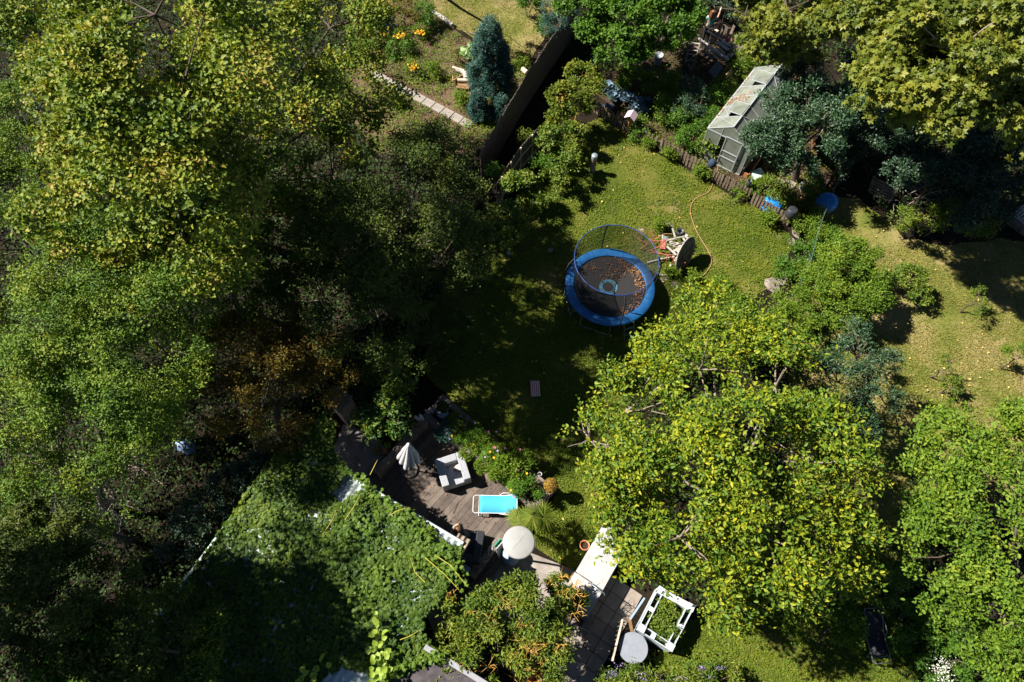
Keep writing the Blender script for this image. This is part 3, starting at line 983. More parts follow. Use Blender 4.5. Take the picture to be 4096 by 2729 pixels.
o = mb.build("roof_offcut", ROOFB, loc=(c.x, c.y, 2.2)); o.modifiers.new("thick", 'SOLIDIFY').thickness = .02
tag(o, "short brown corrugated sheet at the corner of the creeper covered roof", "roof sheet")
RB_PX = [(1700, 2588), (2040, 2795), (1900, 3020), (1360, 3000), (1490, 2745), (1560, 2640)]
rb = W(RB_PX, 2.3)
cb = sum(rb, Vector()) / len(rb)
sh2 = thing("flat_roof_shed", "shed with dark roofing felt and grey metal edge", "shed", (cb.x, cb.y, 0))
MB().prism([(cb.x + (p.x - cb.x) * .95, cb.y + (p.y - cb.y) * .95) for p in rb], 0, 2.2).build("wall", TIMB, sh2)
MB().prism([(p.x, p.y) for p in rb], 2.204, 2.34).build("roof", BITUM, sh2)
d = (rb[1] - rb[0]).normalized()
MB().beam(rb[0] + Vector((0, 0, .065)), rb[1] + Vector((0, 0, .065)), .15, .07).build("edge_trim", EDGEG, sh2, bevel=.012)

# ---- counter (outdoor kitchen)
k_l, k_b, k_r = P(2303, 2286, .9), P(2362, 2449, .9), P(2458, 2259, .9)
kd = (P(2377, 2159, .9) - k_l); kd.z = 0; kd.normalize()
kp = Vector((kd.y, -kd.x, 0))
wd = .98
org = k_l - kd * .95
t = thing("outdoor_counter", "pale grey concrete kitchen counter with sunken basin", "counter", (org.x, org.y, 0))
def kq(a, b, z): return org + kd * a + kp * b + Vector((0, 0, z - org.z))
def kbox(a0, a1, b0, b1, z0, z1):
    return [kq(a0, b0, z0), kq(a1, b0, z0), kq(a1, b1, z0), kq(a0, b1, z0), kq(a0, b0, z1), kq(a1, b0, z1), kq(a1, b1, z1), kq(a0, b1, z1)]
mb = MB()
for bx in ((.95, 2.7, 0, wd), (.28, .947, .60, wd), (0, .277, .12, wd)):
    mb.hexa(kbox(*bx, .84, .90)) if True else 0
mb.build("worktop", CONCW, t, bevel=.006)
MB().hexa(kbox(.283, .944, -.02, .597, .72, .74)).build("basin", CONC, t)
mb = MB()
mb.hexa(kbox(.06, 2.64, .64, wd - .06, 0, .838)); mb.hexa(kbox(1.0, 2.64, .06, .636, 0, .838)); mb.hexa(kbox(.06, .26, .15, .636, 0, .838))
mb.build("support_wall", CONC, t)
a, b = P(2357, 2331, 1.08), P(2417, 2374, 1.08)
mb = MB(); mb.tube([a + Vector((0, 0, -.1)), a, b, b + Vector((.02, -.03, -.02)), b + Vector((.02, -.04, -.19))], .016, 8)
mb.lathe([(.03, 0), (.03, .05), (0, .06)], a + Vector((0, 0, -.12)), 10)
mb.build("tap", GALV, t)
for lab, u, v, s in (("grey stone block lying at the lower end of the counter", 2345, 2462, (.36, .26, .5)),
                     ("square grey stone stool standing on the paving path", 2352, 2502, (.34, .3, .42))):
    c = P(u, v, s[2]); o = MB().box((0, 0, s[2] / 2), s).build("stone_block", STONE, loc=(c.x, c.y, .05), bevel=.012)
    o.rotation_euler.z = R(-28); tag(o, lab, "stone block")
for lab, u, v, z, r in (("broken white slate plate on the counter beside the basin", 2285, 2368, .92, .2), ):
    c = P(u, v, z)
    pts = [(r * rnd.uniform(.7, 1.1) * math.cos(k * .7), r * rnd.uniform(.7, 1.1) * math.sin(k * .7)) for k in range(9)]
    tag(MB().prism(pts, 0, .03).build("stone_plate", CONCW, loc=(c.x, c.y, .86)), lab, "stone plate")
for i, (u, v, s) in enumerate(((2262, 2440, .22), (2290, 2455, .19), (2240, 2430, .17), (2305, 2480, .2), (2270, 2470, .16))):
    c = P(u, v, .2)
    o = MB().lathe([(0, -s * .6), (s * .8, -s * .4), (s, 0), (s * .75, s * .45), (0, s * .6)], (0, 0, s * .55), 7, ell=(1, .8), smooth=False).build("rubble_stone", STONE, loc=(c.x, c.y, 0))
    o.rotation_euler.z = i * 1.3
    tag(o, "rough pinkish grey rubble stone heaped at the counter foot", "stone", "rubble stones beside the counter")
c = P(2320, 2383, .93)
tag(MB().lathe([(.0, 0), (.05, .01), (.055, .1), (.03, .14), (.0, .15)], (0, 0, 0), 10).build("blue_bottle", BLUEPL, loc=(c.x, c.y, .9)), "small blue bottle on the counter beneath the yellow twigs", "bottle")

def pot(name, label, cat, u, v, r, h, m, ground=0.0, group=None, rim=True, soil=True):
    c = P(u, v, h + ground)
    t = thing(name, label, cat, (c.x, c.y, ground), group)
    MB().lathe([(r * .68, 0), (r * .95, h * .55), (r * .9, h * .85), (r, h * .9), (r, h), (r * .84, h), (r * .78, h * .8), (.0, h * .78)], (c.x, c.y, ground), 24).build("body", m, t)
    if rim:
        pts = [(c.x + r * .92 * math.cos(k * math.pi / 10), c.y + r * .92 * math.sin(k * math.pi / 10), ground + h) for k in range(20)]
        MB().tube(pts, r * .1, 6, closed=True).build("rim", m, t)
    if soil: MB().lathe([(r * .8, h * .8), (.0, h * .82)], (c.x, c.y, ground + .004), 16).build("soil", SOIL, t)
    return t
pot("terracotta_pot", "round terracotta pot with seedlings beside the counter", "flower pot", 2339, 2181, .165, .42, TERRA)
pot("dark_pot", "dark blue grey pot standing in the shaded patio corner", "flower pot", 2046, 2336, .17, .4, BLUEGR)
pot("white_pot", "small white bowl on the outer planter edge next to the orange bush", "bowl", 2159, 1897, .075, .09, WHITEM, .55)
c = P(1770, 1650, .6)
t = thing("watering_can", "pale blue metal watering can among the planter leaves", "watering can", (c.x, c.y, .46))
MB().lathe([(.19, 0), (.2, .05), (.2, .16), (.17, .2), (.08, .21), (.07, .17), (0, .17)], (c.x, c.y, .46), 24).build("body", BLUEGR, t)
MB().tube([(c.x - .15, c.y + .06, .68), (c.x - .06, c.y + .05, .78), (c.x + .08, c.y - .04, .78), (c.x + .15, c.y - .07, .67)], .016, 8).build("handle", BLUEGR, t)
def clog(c, rz, m=GLOVE, s=1.0):
    mb = MB(); M = Matrix.Rotation(rz, 3, 'Z')
    mb.lathe([(.0, -.012), (.045, -.01), (.05, .02), (.042, .03), (0, .03)], c, 14, M, ell=(2.4 * s, 1 * s))
    mb.lathe([(.048, 0), (.042, .045), (.022, .07), (0, .076)], Vector(c) + M @ Vector((.045 * s, 0, .02)), 12, M, ell=(1.4 * s, 1 * s))
    return mb
for lab, px in (("pair of white clogs on the low stump by the terrace wall", (1678, 1672)), ("pale sandal pair at the wall corner", (1716, 1644))):
    c = P(*px, .62)
    t = thing("clogs", lab, "shoes", (c.x, c.y, .60))
    for i, (dx, a) in enumerate(((-.07, 2.6), (.07, 2.2))):
        clog((c.x + dx, c.y + dx * .3, .615), a, GLOVE, .9 if px[0] > 1700 else 1.15).build("shoe", GLOVE if px[0] < 1700 else CONC, t)
c = P(1690, 1690, .5)
tag(MB().lathe([(.2, 0), (.19, .3), (.2, .55), (.17, .58), (0, .585)], (0, 0, 0), 16).build("tree_stump", TIMB, loc=(c.x, c.y, 0)), "round wooden stump at the corner of the terrace wall under the clogs", "stump")

# ---- white planter frame (bottom), grey round table, rail
BL, BO, TR, TLf = P(2549, 2518, .75), P(2687, 2607, .75), P(2780, 2425, .75), P(2637, 2345, .75)
cc = (BL + BO + TR + TLf) / 4
t = thing("raised_bed_frame", "white hollow walled raised bed full of dark leaves", "raised bed", (cc.x, cc.y, 0))
cor = [BL, BO, TR, TLf]
for i in range(4):
    a, b = cor[i], cor[(i + 1) % 4]
    d = (b - a).normalized(); n = Vector((d.y, -d.x, 0))
    if n.dot(cc - a) > 0: n = -n
    mb = MB()
    for off, zt in ((-.012, 0), (-.19, 0)):
        for k in range(4):
            z0 = .03 + k * .18
            mb.beam(a + d * .012 + n * off + Vector((0, 0, z0 + .08 - .75)), b - d * .012 + n * off + Vector((0, 0, z0 + .08 - .75)), .024, .165)
    mb.build("side_boards", WHITEP2, t)
    mb = MB()
    for s in ((.5,) if i % 2 else (.42,)):
        q = a.lerp(b, s) + n * -.1
        mb.beam(q - d * .07 + Vector((0, 0, .012)), q + d * .07 + Vector((0, 0, .012)), .2, .02)
    if i == 2:
        mb.beam(a + n * -.1 + Vector((0, 0, .014)), b + n * -.1 + Vector((0, 0, .014)), .2, .02)
    mb.build("cross_cap", WHITEP2, t)
    q = a - n * 0
    dprev = (cor[i] - cor[i - 1]).normalized()
    qc = a + d * .1 - dprev * .1
    MB().box((qc.x, qc.y, .785), (.22, .22, .02), math.atan2(d.y, d.x)).build("corner_cap", WHITEP2, t)
MB().prism([(cc.x + (p.x - cc.x) * .72, cc.y + (p.y - cc.y) * .72) for p in cor], .02, .35).build("soil", SOIL, t)
c = P(2533, 2592, .7)
t = thing("round_table", "grey round garden table dappled with light stripes", "table", (c.x, c.y, 0))
MB().lathe([(.0, .67), (.42, .67), (.44, .69), (.44, .705), (.43, .712), (0, .712)], (c.x, c.y, 0), 40, smooth=False).build("table_top", TABLEG, t)
for k in range(3):
    a = k * 2.09
    MB().tube([(c.x, c.y, .66), (c.x + .3 * math.cos(a), c.y + .3 * math.sin(a), .01)], .02, 6).build("leg", GALV, t)
ra_, rb_ = P(2490, 2478, .85), P(2449, 2645, .85)
t = thing("plank_screen", "weathered low plank screen leaning between path and round table", "fence", ((ra_ + rb_) / 2)[:2] + (0,))
MB().beam(ra_, rb_, .05, .09).build("top_rail", PALEW, t)
d = rb_ - ra_
for k in range(9):
    q = ra_ + d * ((k + .5) / 9)
    MB().beam(Vector((q.x + .03, q.y, .02)), q + Vector((.03, 0, -.05)), .13, .02, d).build("board", TIMB, t)
a, b = P(2515, 2470, .75), P(2530, 2535, .5)
tag(MB().beam(a, b, .1, .03).build("loose_board", BROWNW, loc=((a + b) / 2)[:]), "brown board lying slantwise between the plank screen and white frame", "board")
a, b = P(2520, 2478, .9), P(2578, 2392, .9)
tag(MB().beam(a, b, .06, .03).build("blue_batten", BLUEGR, loc=((a + b) / 2)[:]), "long blue grey batten under the overhanging branches", "batten")
c = P(2518, 1972, 1.2)
o = MB().lathe([(.0, .0), (.22, .01), (.34, .05), (.36, .10), (.30, .16), (0, .2)], (0, 0, 0), 18, ell=(1, .7)).build("white_tub", WHITEM, loc=(c.x, c.y, .0))
o.rotation_euler = (.3, 0, 1); o.location.z = 1.6
mb = MB().box((0, 0, 0), (.5, .7, .03))
bpy.data.objects.remove(o)
t = thing("garden_table", "white garden table glimpsed through a gap in the broad leaved tree", "table", (c.x, c.y, 0))
MB().box((c.x, c.y, .74), (.40, .48, .04), R(-30)).build("table_top", WHITEM, t, bevel=.015)
for sx in (-1, 1):
    for sy in (-1, 1):
        q = Vector((c.x, c.y, 0)) + Matrix.Rotation(R(-30), 3, 'Z') @ Vector((sx * .16, sy * .2, 0))
        MB().tube([q, q + Vector((0, 0, .72))], .02, 6).build("leg", WHITEM, t)

# ================================================================== TRAMPOLINE
TC = P(2440, 1143, .82); TC.z = 0
RO, RI, DZ, NZ, RN = 1.70, 1.37, .82, 2.62, 1.50
tr = thing("trampoline", "large round trampoline with blue rim and black safety net", "trampoline", TC)
def circ(r, z, n=64, c=TC): return [(c.x + r * math.cos(2 * math.pi * k / n), c.y + r * math.sin(2 * math.pi * k / n), z) for k in range(n)]
tc_ = (TC.x, TC.y, 0)
nseg = 64
mb = MB(); vs, fs = [], []
prof = [(RO + .01, DZ - .09), (RO + .015, DZ - .01), (RO - .03, DZ + .025), (1.53, DZ + .035), (RI + .02, DZ + .02), (RI - .01, DZ - .01)]
mb.lathe(prof, tc_, 72); mb.f = mb.f[:-2]; mb.sm = mb.sm[:-2]
pad = mb.build("rim_pad", PADB, tr); pad.modifiers.new("thick", 'SOLIDIFY').thickness = .012
mb = MB(); mb.lathe([(RI + .02, DZ - .03), (.9, DZ - .038), (0, DZ - .05)], tc_, 64); mb.f = mb.f[:-1]; mb.sm = mb.sm[:-1]
mb.f = [f for f in mb.f if len(f) == 4]; mb.sm = [True] * len(mb.f)
bed = mb.build("jump_mat", BEDK, tr)
mb = MB(); mb.tube(circ(RO - .05, DZ - .07), .025, 8, closed=True); mb.build("steel_ring", GALV, tr)
seamb = MB()
for k in range(8):
    a = R(22 + 45 * k)
    q0 = Vector((TC.x + (RI + .03) * math.cos(a), TC.y + (RI + .03) * math.sin(a), DZ + .03)); q1 = Vector((TC.x + (RO - .04) * math.cos(a), TC.y + (RO - .04) * math.sin(a), DZ + .036))
    seamb.beam(q0, q1, .012, .008)
seamb.build("pad_seam", TUBEB, pad)
for a in (-112, 8, 128, -170):
    mb = MB(); pts = []
    for s, z, rr in ((-.34, DZ - .08, RO - .05), (-.36, .06, RO - .02), (-.28, .03, RO - .02), (.28, .03, RO - .02), (.36, .06, RO - .02), (.34, DZ - .08, RO - .05)):
        q = R(a) + s
        if abs(s) > .3: pts.append((TC.x + rr * math.cos(q), TC.y + rr * math.sin(q), z))
        else: pts.append((TC.x + rr * math.cos(q), TC.y + rr * math.sin(q), z))
    mb.tube(pts, .022, 8); mb.build("leg", GALV, tr)
for a in (-82, 180, 97, 4):
    q = R(a)
    pts, rs = [], []
    for r_, z in ((RO + .05, .25), (RO + .05, .85), (RO + .05, 1.5), (RO + .04, 1.95), (RO - .03, 2.28), (RN + .06, 2.52), (RN + .01, NZ)):
        pts.append((TC.x + r_ * math.cos(q), TC.y + r_ * math.sin(q), z)); rs.append(.028)
    MB().tube(pts, rs, 8).build("net_pole", DKPOLE, tr)
mb = MB(); mb.tube(circ(RN, NZ, 72), .014, 8, closed=True); mb.build("top_ring", TUBEB, tr)
mb = MB(); vs, fs = [], []
rings = [(RN, NZ), (RN - .04, 2.0), (1.40, 1.4), (1.38, DZ + .02)]
for r_, z in rings: vs += circ(r_, z, 72)
for i in range(3):
    for k in range(72): fs.append((i * 72 + k, i * 72 + (k + 1) % 72, (i + 1) * 72 + (k + 1) % 72, (i + 1) * 72 + k))
mb.add(vs, fs, True); mb.build("safety_net", NETB, tr)
zp = []
for i in range(8):
    s = i / 7; q = R(-54 - 6 * s); r_ = 1.49 - .10 * s
    zp.append((TC.x + r_ * math.cos(q), TC.y + r_ * math.sin(q), NZ - .05 - s * 1.7))
MB().tube(zp, [.012] * 5 + [.03, .03, .015], 6).build("entry_zip", TUBEB, tr)
mb = MB()
lq = R(-69); ld = Vector((math.cos(lq), math.sin(lq), 0)); lt = Vector((-ld.y, ld.x, 0))
lad = None
for s in (-1, 1):
    mb.tube([TC + ld * (RO - .02) + lt * s * .2 + Vector((0, 0, DZ - .02)), TC + ld * (RO + .28) + lt * s * .2 + Vector((0, 0, .02))], .016, 8)
lad = mb.build("ladder_rails", GALV, tr)
for z in (.24, .52):
    s = (DZ - z) / DZ
    c = TC + ld * (RO - .02 + .3 * s) + Vector((0, 0, z))
    MB().tube([c - lt * .2, c + lt * .2], .016, 8).build("rung", GALV, lad)
# printed ring with its lettering on the jump mat
EC = P(2434, 1147, DZ) ; EC.z = DZ - .033
EMB = mat("faded_blue_print", [(.06, .2, .3), (.12, .3, .42)], .7, 12)
for r_ in (.335, .225):
    mb = MB(); mb.tube([(EC.x + r_ * math.cos(k * math.pi / 24), EC.y + r_ * math.sin(k * math.pi / 24), EC.z) for k in range(48)], .008, 5, closed=True); mb.build("print_ring", EMB, bed)
txt = "SMARTSPOWER·SMARTSPOWER·"
allv = MB()
dg = None
for i, ch in enumerate(txt):
    cu = bpy.data.curves.new("letter", 'FONT'); cu.body = ch; cu.size = .1; cu.align_x = 'CENTER'; cu.extrude = .003; cu.offset = .002
    ob = bpy.data.objects.new("letter", cu); COL.objects.link(ob)
    bpy.context.view_layer.update()
    me = bpy.data.meshes.new_from_object(ob.evaluated_get(bpy.context.evaluated_depsgraph_get()))
    a = R(118 - i * 15)
    M = Matrix.Translation((EC.x + .247 * math.cos(a), EC.y + .247 * math.sin(a), EC.z + .004)) @ Matrix.Rotation(a - math.pi / 2, 4, 'Z')
    allv.add([M @ v.co for v in me.vertices], [tuple(p.vertices) for p in me.polygons])
    bpy.data.objects.remove(ob); bpy.data.curves.remove(cu); bpy.data.meshes.remove(me)
allv.build("lettering", EMB, bed)

# ================================================================== HEAP OF WOOD BESIDE THE TRAMPOLINE
def zz(pts, ox, oy, s): return [(ox + x / s, oy + y / s) for x, y in pts]
hp = [((430, 320), (740, 360), .5, .09), ((440, 390), (590, 530), .75, .08), ((450, 360), (610, 410), .62, .05), ((560, 260), (715, 232), .8, .07), ((435, 295), (560, 265), .6, .07),
      ((600, 480), (700, 380), .66, .09), ((560, 470), (660, 370), .5, .08), ((540, 380), (700, 320), .66, .06), ((480, 360), (580, 330), .55, .06), ((530, 100), (570, 240), .6, .06),
      ((480, 720), (610, 560), .35, .08), ((370, 580), (560, 550), .3, .09), ((120, 655), (400, 580), .12, .06), ((740, 225), (800, 280), .55, .08), ((700, 170), (770, 230), .45, .12),
      ((380, 440), (600, 445), .35, .09), ((640, 470), (600, 560), .5, .06), ((690, 230), (740, 320), .5, .07), ((430, 240), (540, 330), .4, .06), ((580, 280), (600, 320), .6, .07)]
for i, (a, b, h, w_) in enumerate(hp):
    (a, b) = zz([a, b], 2560, 890, 4.073)
    p, q = P(*a, h + rnd.uniform(-.1, .1)), P(*b, h + rnd.uniform(-.12, .1))
    q.z = max(q.z, .06); p.z = max(p.z, .06)
    tag(MB().beam(p, q, w_, .035, Vector((rnd.uniform(-.3, .3), rnd.uniform(-.3, .3), 1))).build("scrap_plank", GREYW if i % 5 else PALEW, loc=(p + q)[:] and ((p + q) / 2)[:], bevel=.004),
        "silver grey scrap plank in the heap beside the trampoline", "plank", "scrap planks heaped beside the trampoline")
n = Vector((.75, -.6, .28)).normalized()
c = P(2742, 1015, .66)
M = frame((n.cross(Z)).normalized(), n)          # x in the disc plane, z = n
t = thing("tipped_table", "grey slatted round table tipped on edge against the wood heap", "table", (c.x, c.y, 0))
mb = MB()
RD = .68
for k in range(9):
    y0, y1 = -RD + k * (2 * RD / 9) + .008, -RD + (k + 1) * (2 * RD / 9) - .008
    def hw(y): return math.sqrt(max(0, RD * RD - y * y)) * .985
    ys = [y0 + (y1 - y0) * s / 4 for s in range(5)]
    pts = [(hw(y), y) for y in ys] + [(-hw(y), y) for y in reversed(ys)]
    vs = [c + M @ Vector((x, y, z)) for z in (-.014, .014) for x, y in pts]
    k_ = len(pts)
    mb.add(vs, [tuple(range(k_ - 1, -1, -1)), tuple(range(k_, 2 * k_))] + [(i, (i + 1) % k_, k_ + (i + 1) % k_, k_ + i) for i in range(k_)])
mb.build("slats", TIMB, t)
rim = [c + M @ Vector((RD * math.cos(k * math.pi / 28), RD * math.sin(k * math.pi / 28), 0)) for k in range(56)]
MB().tube(rim, .03, 6, closed=True).build("rim", GREYW, t)
MB().beam(c + M @ Vector((-.5, 0, .03)), c + M @ Vector((.5, 0, .03)), .08, .04, n).build("batten", TIMB, t)
# two rusty red trestles
def rods(name, label, cat, segs, r, m, ox=2560, oy=890, s=4.073, group=None):
    pts0 = [P(*zz([a], ox, oy, s)[0], ha) for a, b, ha, hb in segs]
    c = sum(pts0, Vector()) / len(pts0)
    t = thing(name, label, cat, (c.x, c.y, 0), group)
    for i, (a, b, ha, hb) in enumerate(segs):
        p, q = P(*zz([a], ox, oy, s)[0], ha), P(*zz([b], ox, oy, s)[0], hb)
        MB().beam(p, q, r * 2, r * 2).build("rail" if abs(ha - hb) < .15 else "leg", m, t)
    return t
rods("trestle", "rusty red metal trestle standing in front of the tipped round table", "trestle",
     [((370, 520), (710, 545), .72, .72), ((375, 515), (740, 662), .72, .70), ((710, 545), (780, 750), .72, .02), ((740, 662), (690, 760), .70, .1), ((550, 600), (485, 765), .70, .02), ((450, 560), (380, 755), .70, .02), ((180, 490), (370, 520), .72, .72), ((175, 455), (375, 515), .72, .72)], .02, RUSTR)
rods("trestle", "rusty red metal trestle half behind the trampoline net", "trestle",
     [((150, 290), (340, 310), .7, .7), ((105, 475), (320, 395), .7, .7), ((230, 310), (215, 420), .7, .3), ((285, 318), (275, 400), .7, .3), ((10, 435), (130, 345), .1, .4)], .018, RUSTR)
rods("bent_rod", "orange rusty bent rod lying over the wood heap", "rod", [((240, 275), (400, 185), .5, .62), ((400, 185), (520, 190), .62, .6)], .011, OCHRE)
rods("dark_rod", "thin dark metal rod sticking out of the wood heap", "rod", [((300, 155), (540, 255), .5, .6)], .010, DKPOLE)
c = P(2654, 972, .75)
t = thing("nest_box", "nest box with flaking red paint on the wood heap", "nest box", (c.x, c.y, .5))
Mb = Matrix.Rotation(R(-8), 3, 'Z') @ Matrix.Rotation(R(12), 3, 'X')
MB().box((c.x, c.y, .62), (.18, .42, .16), M=Mb).build("box_body", REDP, t, bevel=.006)
q = Vector((c.x, c.y, .62)) + Mb @ Vector((.03, .3, .02))
MB().box(q, (.2, .16, .03), M=Mb @ Matrix.Rotation(R(30), 3, 'Y')).build("white_lid", WHITEP2, t)
c = P(2720, 930, .5)
tag(MB().lathe([(.14, 0), (.15, .05), (.16, .26), (.13, .27), (.11, .1), (0, .08)], (0, 0, 0), 16).build("scrap_bucket", BLKPL, loc=(c.x, c.y, .35)), "dark bucket on top of the wood heap", "bucket")
c = P(2585, 945, .3)
mb = MB()
for k in range(5):
    a = rnd.uniform(-.3, .3)
    mb.tube([(c.x + (.2 + .05 * k) * math.cos(j * .42), c.y + (.2 + .05 * k) * math.sin(j * .42), .15 + .05 * k + a * math.sin(j * .42) * .4) for j in range(15)], .007, 5, closed=True)
tag(mb.build("wire_coil", RUSTR, loc=(c.x, c.y, .02)), "rusty wire coil seen through the trampoline net", "wire coil")

# ---- hose, log post, stones
hz = [(825, 440), (832, 510), (800, 560), (785, 640), (770, 680), (740, 720), (660, 755), (605, 805), (585, 880), (605, 970), (640, 1060), (690, 1150), (735, 1220), (768, 1290), (772, 1360), (725, 1435), (670, 1490), (610, 1565)]
pts = W(zz(hz, 2500, 450, 2.24), .055) + W([(2752, 1180), (2736, 1196)], .055)
sm = []
for i in range(len(pts) - 1):
    a, b, c_, d_ = pts[max(i - 1, 0)], pts[i], pts[i + 1], pts[min(i + 2, len(pts) - 1)]
    for k in range(5):
        s = k / 5
        sm.append(.5 * ((2 * b) + (c_ - a) * s + (2 * a - 5 * b + 4 * c_ - d_) * s * s + (3 * b - a - 3 * c_ + d_) * s ** 3))
tag(MB().tube(sm, .013, 6).build("garden_hose", HOSE, loc=(sm[40].x, sm[40].y, .02)), "tan garden hose snaking across the sunny lawn", "hose")
b = P(2369, 688)
t = thing("log_post", "upright log post with grey metal cap on the lawn", "post", b)
MB().lathe([(.13, 0), (.115, .3), (.12, .7), (.11, .92)], b, 16).build("log", mat("pale_log_bark", [(.16, .12, .09), (.3, .24, .19)], .9, 6, (3, 3, 1), bump=.5), t)
MB().lathe([(.128, .86), (.132, 1.03), (.12, 1.05), (0, 1.06)], b, 20).build("cap", mat("dull_zinc", [(.2, .24, .27), (.3, .34, .37)], .45, 5, metal=.3), t)
def rock(label, u, v, s, m, group=None, z=.02, flat=.6, name="stone"):
    c = P(u, v, z)
    o = MB().lathe([(0, -s * flat * .5), (s * .85, -s * flat * .3), (s, s * .1), (s * .7, s * flat * .6), (s * .25, s * flat * .8), (0, s * flat * .8)], (0, 0, s * flat * .3), 8, ell=(1, rnd.uniform(.65, .9)), smooth=False).build(name, m, loc=(c.x, c.y, 0))
    for vtx in o.data.vertices: vtx.co += Vector((rnd.uniform(-.12, .12), rnd.uniform(-.12, .12), rnd.uniform(-.08, .08))) * s
    o.rotation_euler.z = rnd.uniform(0, 6)
    return tag(o, label, "stone", group)
rock("brown and pale stone on the lawn left of the trampoline", 2203, 1002, .15, STONE)
rock("bluish white stone at the shaded left edge of the lawn", 2036, 1013, .12, CONCW)
for u, v, s in ((3183, 938, .22), (3165, 967, .2), (3132, 1034, .26), (3115, 950, .14), (2560, 925, .18), (2680, 905, .2), (2635, 900, .17), (2655, 1110, .22), (2700, 1140, .2), (2650, 1120, .15)):
    rock("flat brownish stepping stone sunk in the lawn edge", u, v, s, STONE, "stepping stones around the lawn", 0, .12, "stepping_stone")
for u, v, s, lab in ((3092, 1140, .36, "large grey rock between the lawn and the yellow green shrub"), (3130, 1120, .26, "smaller grey rock beside the large one at the lawn edge")):
    rock(lab, u, v, s, STONE, None, .1, .5)
for u, v, lab in ((3124, 735, "pale brown square slab under the dark apple tree, left one"), (3158, 738, "grey brown square slab under the dark apple tree, right one")):
    c = P(u, v, .05); o = MB().box((0, 0, .03), (.46, .46, .06)).build("slab", SLAB, loc=(c.x, c.y, .01), bevel=.01); o.rotation_euler.z = R(-35); tag(o, lab, "slab")

# ================================================================== PICKET FENCES
def picket_fence(label, pa, pb, n, hh=.72, lean=0.05, skip=()):
    a, b = P(*pa), P(*pb)
    d = (b - a); ln = d.length; d.normalize()
    nrm = Vector((d.y, -d.x, 0))
    t = thing("picket_fence", label, "fence", (a + b) / 2)
    for z in (.2, .52):
        MB().beam(a + nrm * -.03 + Vector((0, 0, z)), b + nrm * -.03 + Vector((0, 0, z)), .07, .035, nrm).build("rail", PICK, t)
    for i in range(n):
        if i in skip: continue
        p = a.lerp(b, (i + .5) / n)
        h = hh * rnd.uniform(.93, 1.06)
        tl = d * rnd.uniform(-.03, .03) * 1.2
        w_ = ln / n * .62
        q0, q1 = p + Vector((0, 0, .02)), p + tl + Vector((0, 0, h))
        ax = (q1 - q0).normalized(); sd = d * w_ / 2; nn = nrm * .011
        pts = [q0 - sd, q0 + sd, q1 + sd - ax * .04, q1 + sd * .45, q1 - sd * .45, q1 - sd - ax * .04]
        vs = [x - nn for x in pts] + [x + nn for x in pts]
        mb = MB().add(vs, [(5, 4, 3, 2, 1, 0), (6, 7, 8, 9, 10, 11)] + [(k, (k + 1) % 6, 6 + (k + 1) % 6, 6 + k) for k in range(6)])
        mb.build("picket", PICK, t)
    return t
picket_fence("shaded picket fence stretch left of the pink roofed bird house", (2372, 448), (2506, 534), 13)
picket_fence("picket fence stretch between the pink roofed bird house and dark blue capped post", (2520, 540), (2815, 704), 23, .74, skip=(8,))
picket_fence("picket fence stretch between the dark blue capped post and black tube", (2826, 714), (2990, 806), 14)
picket_fence("picket fence stretch ending under the upturned black tub", (2998, 812), (3150, 908), 13)
c = P(2509, 540); 
t = thing("bird_house", "bird house with pale pink roof on ochre post", "bird house", c)
MB().box((c.x, c.y, .46), (.11, .11, .92)).build("post", OCHRE, t)
MB().box((c.x, c.y, 1.02), (.26, .26, .2), R(-28)).build("box_body", BROWNW, t)
mb = MB(); M = Matrix.Rotation(R(-28), 3, 'Z')
for s in (-1, 1):
    q = [Vector((0, -.22, 1.31)), Vector((0, .22, 1.31)), Vector((s * .24, .22, 1.12)), Vector((s * .24, -.22, 1.12))]
    q = [Vector((c.x, c.y, 0)) + M @ Vector(x) for x in q]
    mb.add(q + [x - Vector((0, 0, .02)) for x in q], [(0, 1, 2, 3), (7, 6, 5, 4), (0, 4, 5, 1), (1, 5, 6, 2), (2, 6, 7, 3), (3, 7, 4, 0)])
mb.build("roof", PINKR, t)
c = P(2829, 706)
t = thing("bird_feeder", "dark blue domed feeder on short ochre post in the fence gap", "bird feeder", c)
MB().box((c.x, c.y, .38), (.12, .12, .76), R(20)).build("post", OCHRE, t)
MB().lathe([(.17, .74), (.185, .78), (.17, .9), (.12, .99), (.05, 1.03), (0, 1.035)], c, 24).build("dome", mat("navy_felt", [(.015, .03, .055), (.03, .05, .09)], .9, 9), t)
def tub(label, u, v, z, r, h, m, name="upturned_tub", up=True):
    c = P(u, v, z)
    prof = [(r, 0), (r * 1.03, .03), (r * .85, h), (r * .75, h + .01), (0, h)] if up else [(r * .85, 0), (r, h), (r * .9, h), (r * .75, .1), (0, .08)]
    return tag(MB().lathe(prof, (0, 0, 0), 20, rib=10, ribamp=.02).build(name, m, loc=(c.x, c.y, max(0, z - h))), label, "tub")
tub("upturned black tub on the right end of the picket fence", 3173, 838, 1.0, .22, .34, BLKPL)
tub("tall crumpled black tube on the picket fence beside the glossy tree", 3000, 722, .85, .1, .45, BLKPL, "black_tube", False)
def shell(label, u, v, z, rx, ry, rot, tilt):
    c = P(u, v, z)
    o = MB().lathe([(1.0, 0), (1.02, .03), (.96, .05), (.9, .10), (.6, .2), (.25, .24), (0, .25)], (0, 0, 0), 64, ell=(rx, ry), rib=16, ribamp=.03).build("sandpit_shell", BLUEPL, loc=(c.x, c.y, z - .15))
    o.rotation_euler = (tilt[0], tilt[1], rot)
    return tag(o, label, "sandpit")
shell("bright blue plastic sandpit shell half hidden behind the picket fence", 3094, 812, .3, .48, .42, .3, (R(18), 0))
shell("bright blue plastic sandpit shell leaning on the wire net", 3309, 804, .45, .52, .43, .55, (R(10), R(-14)))
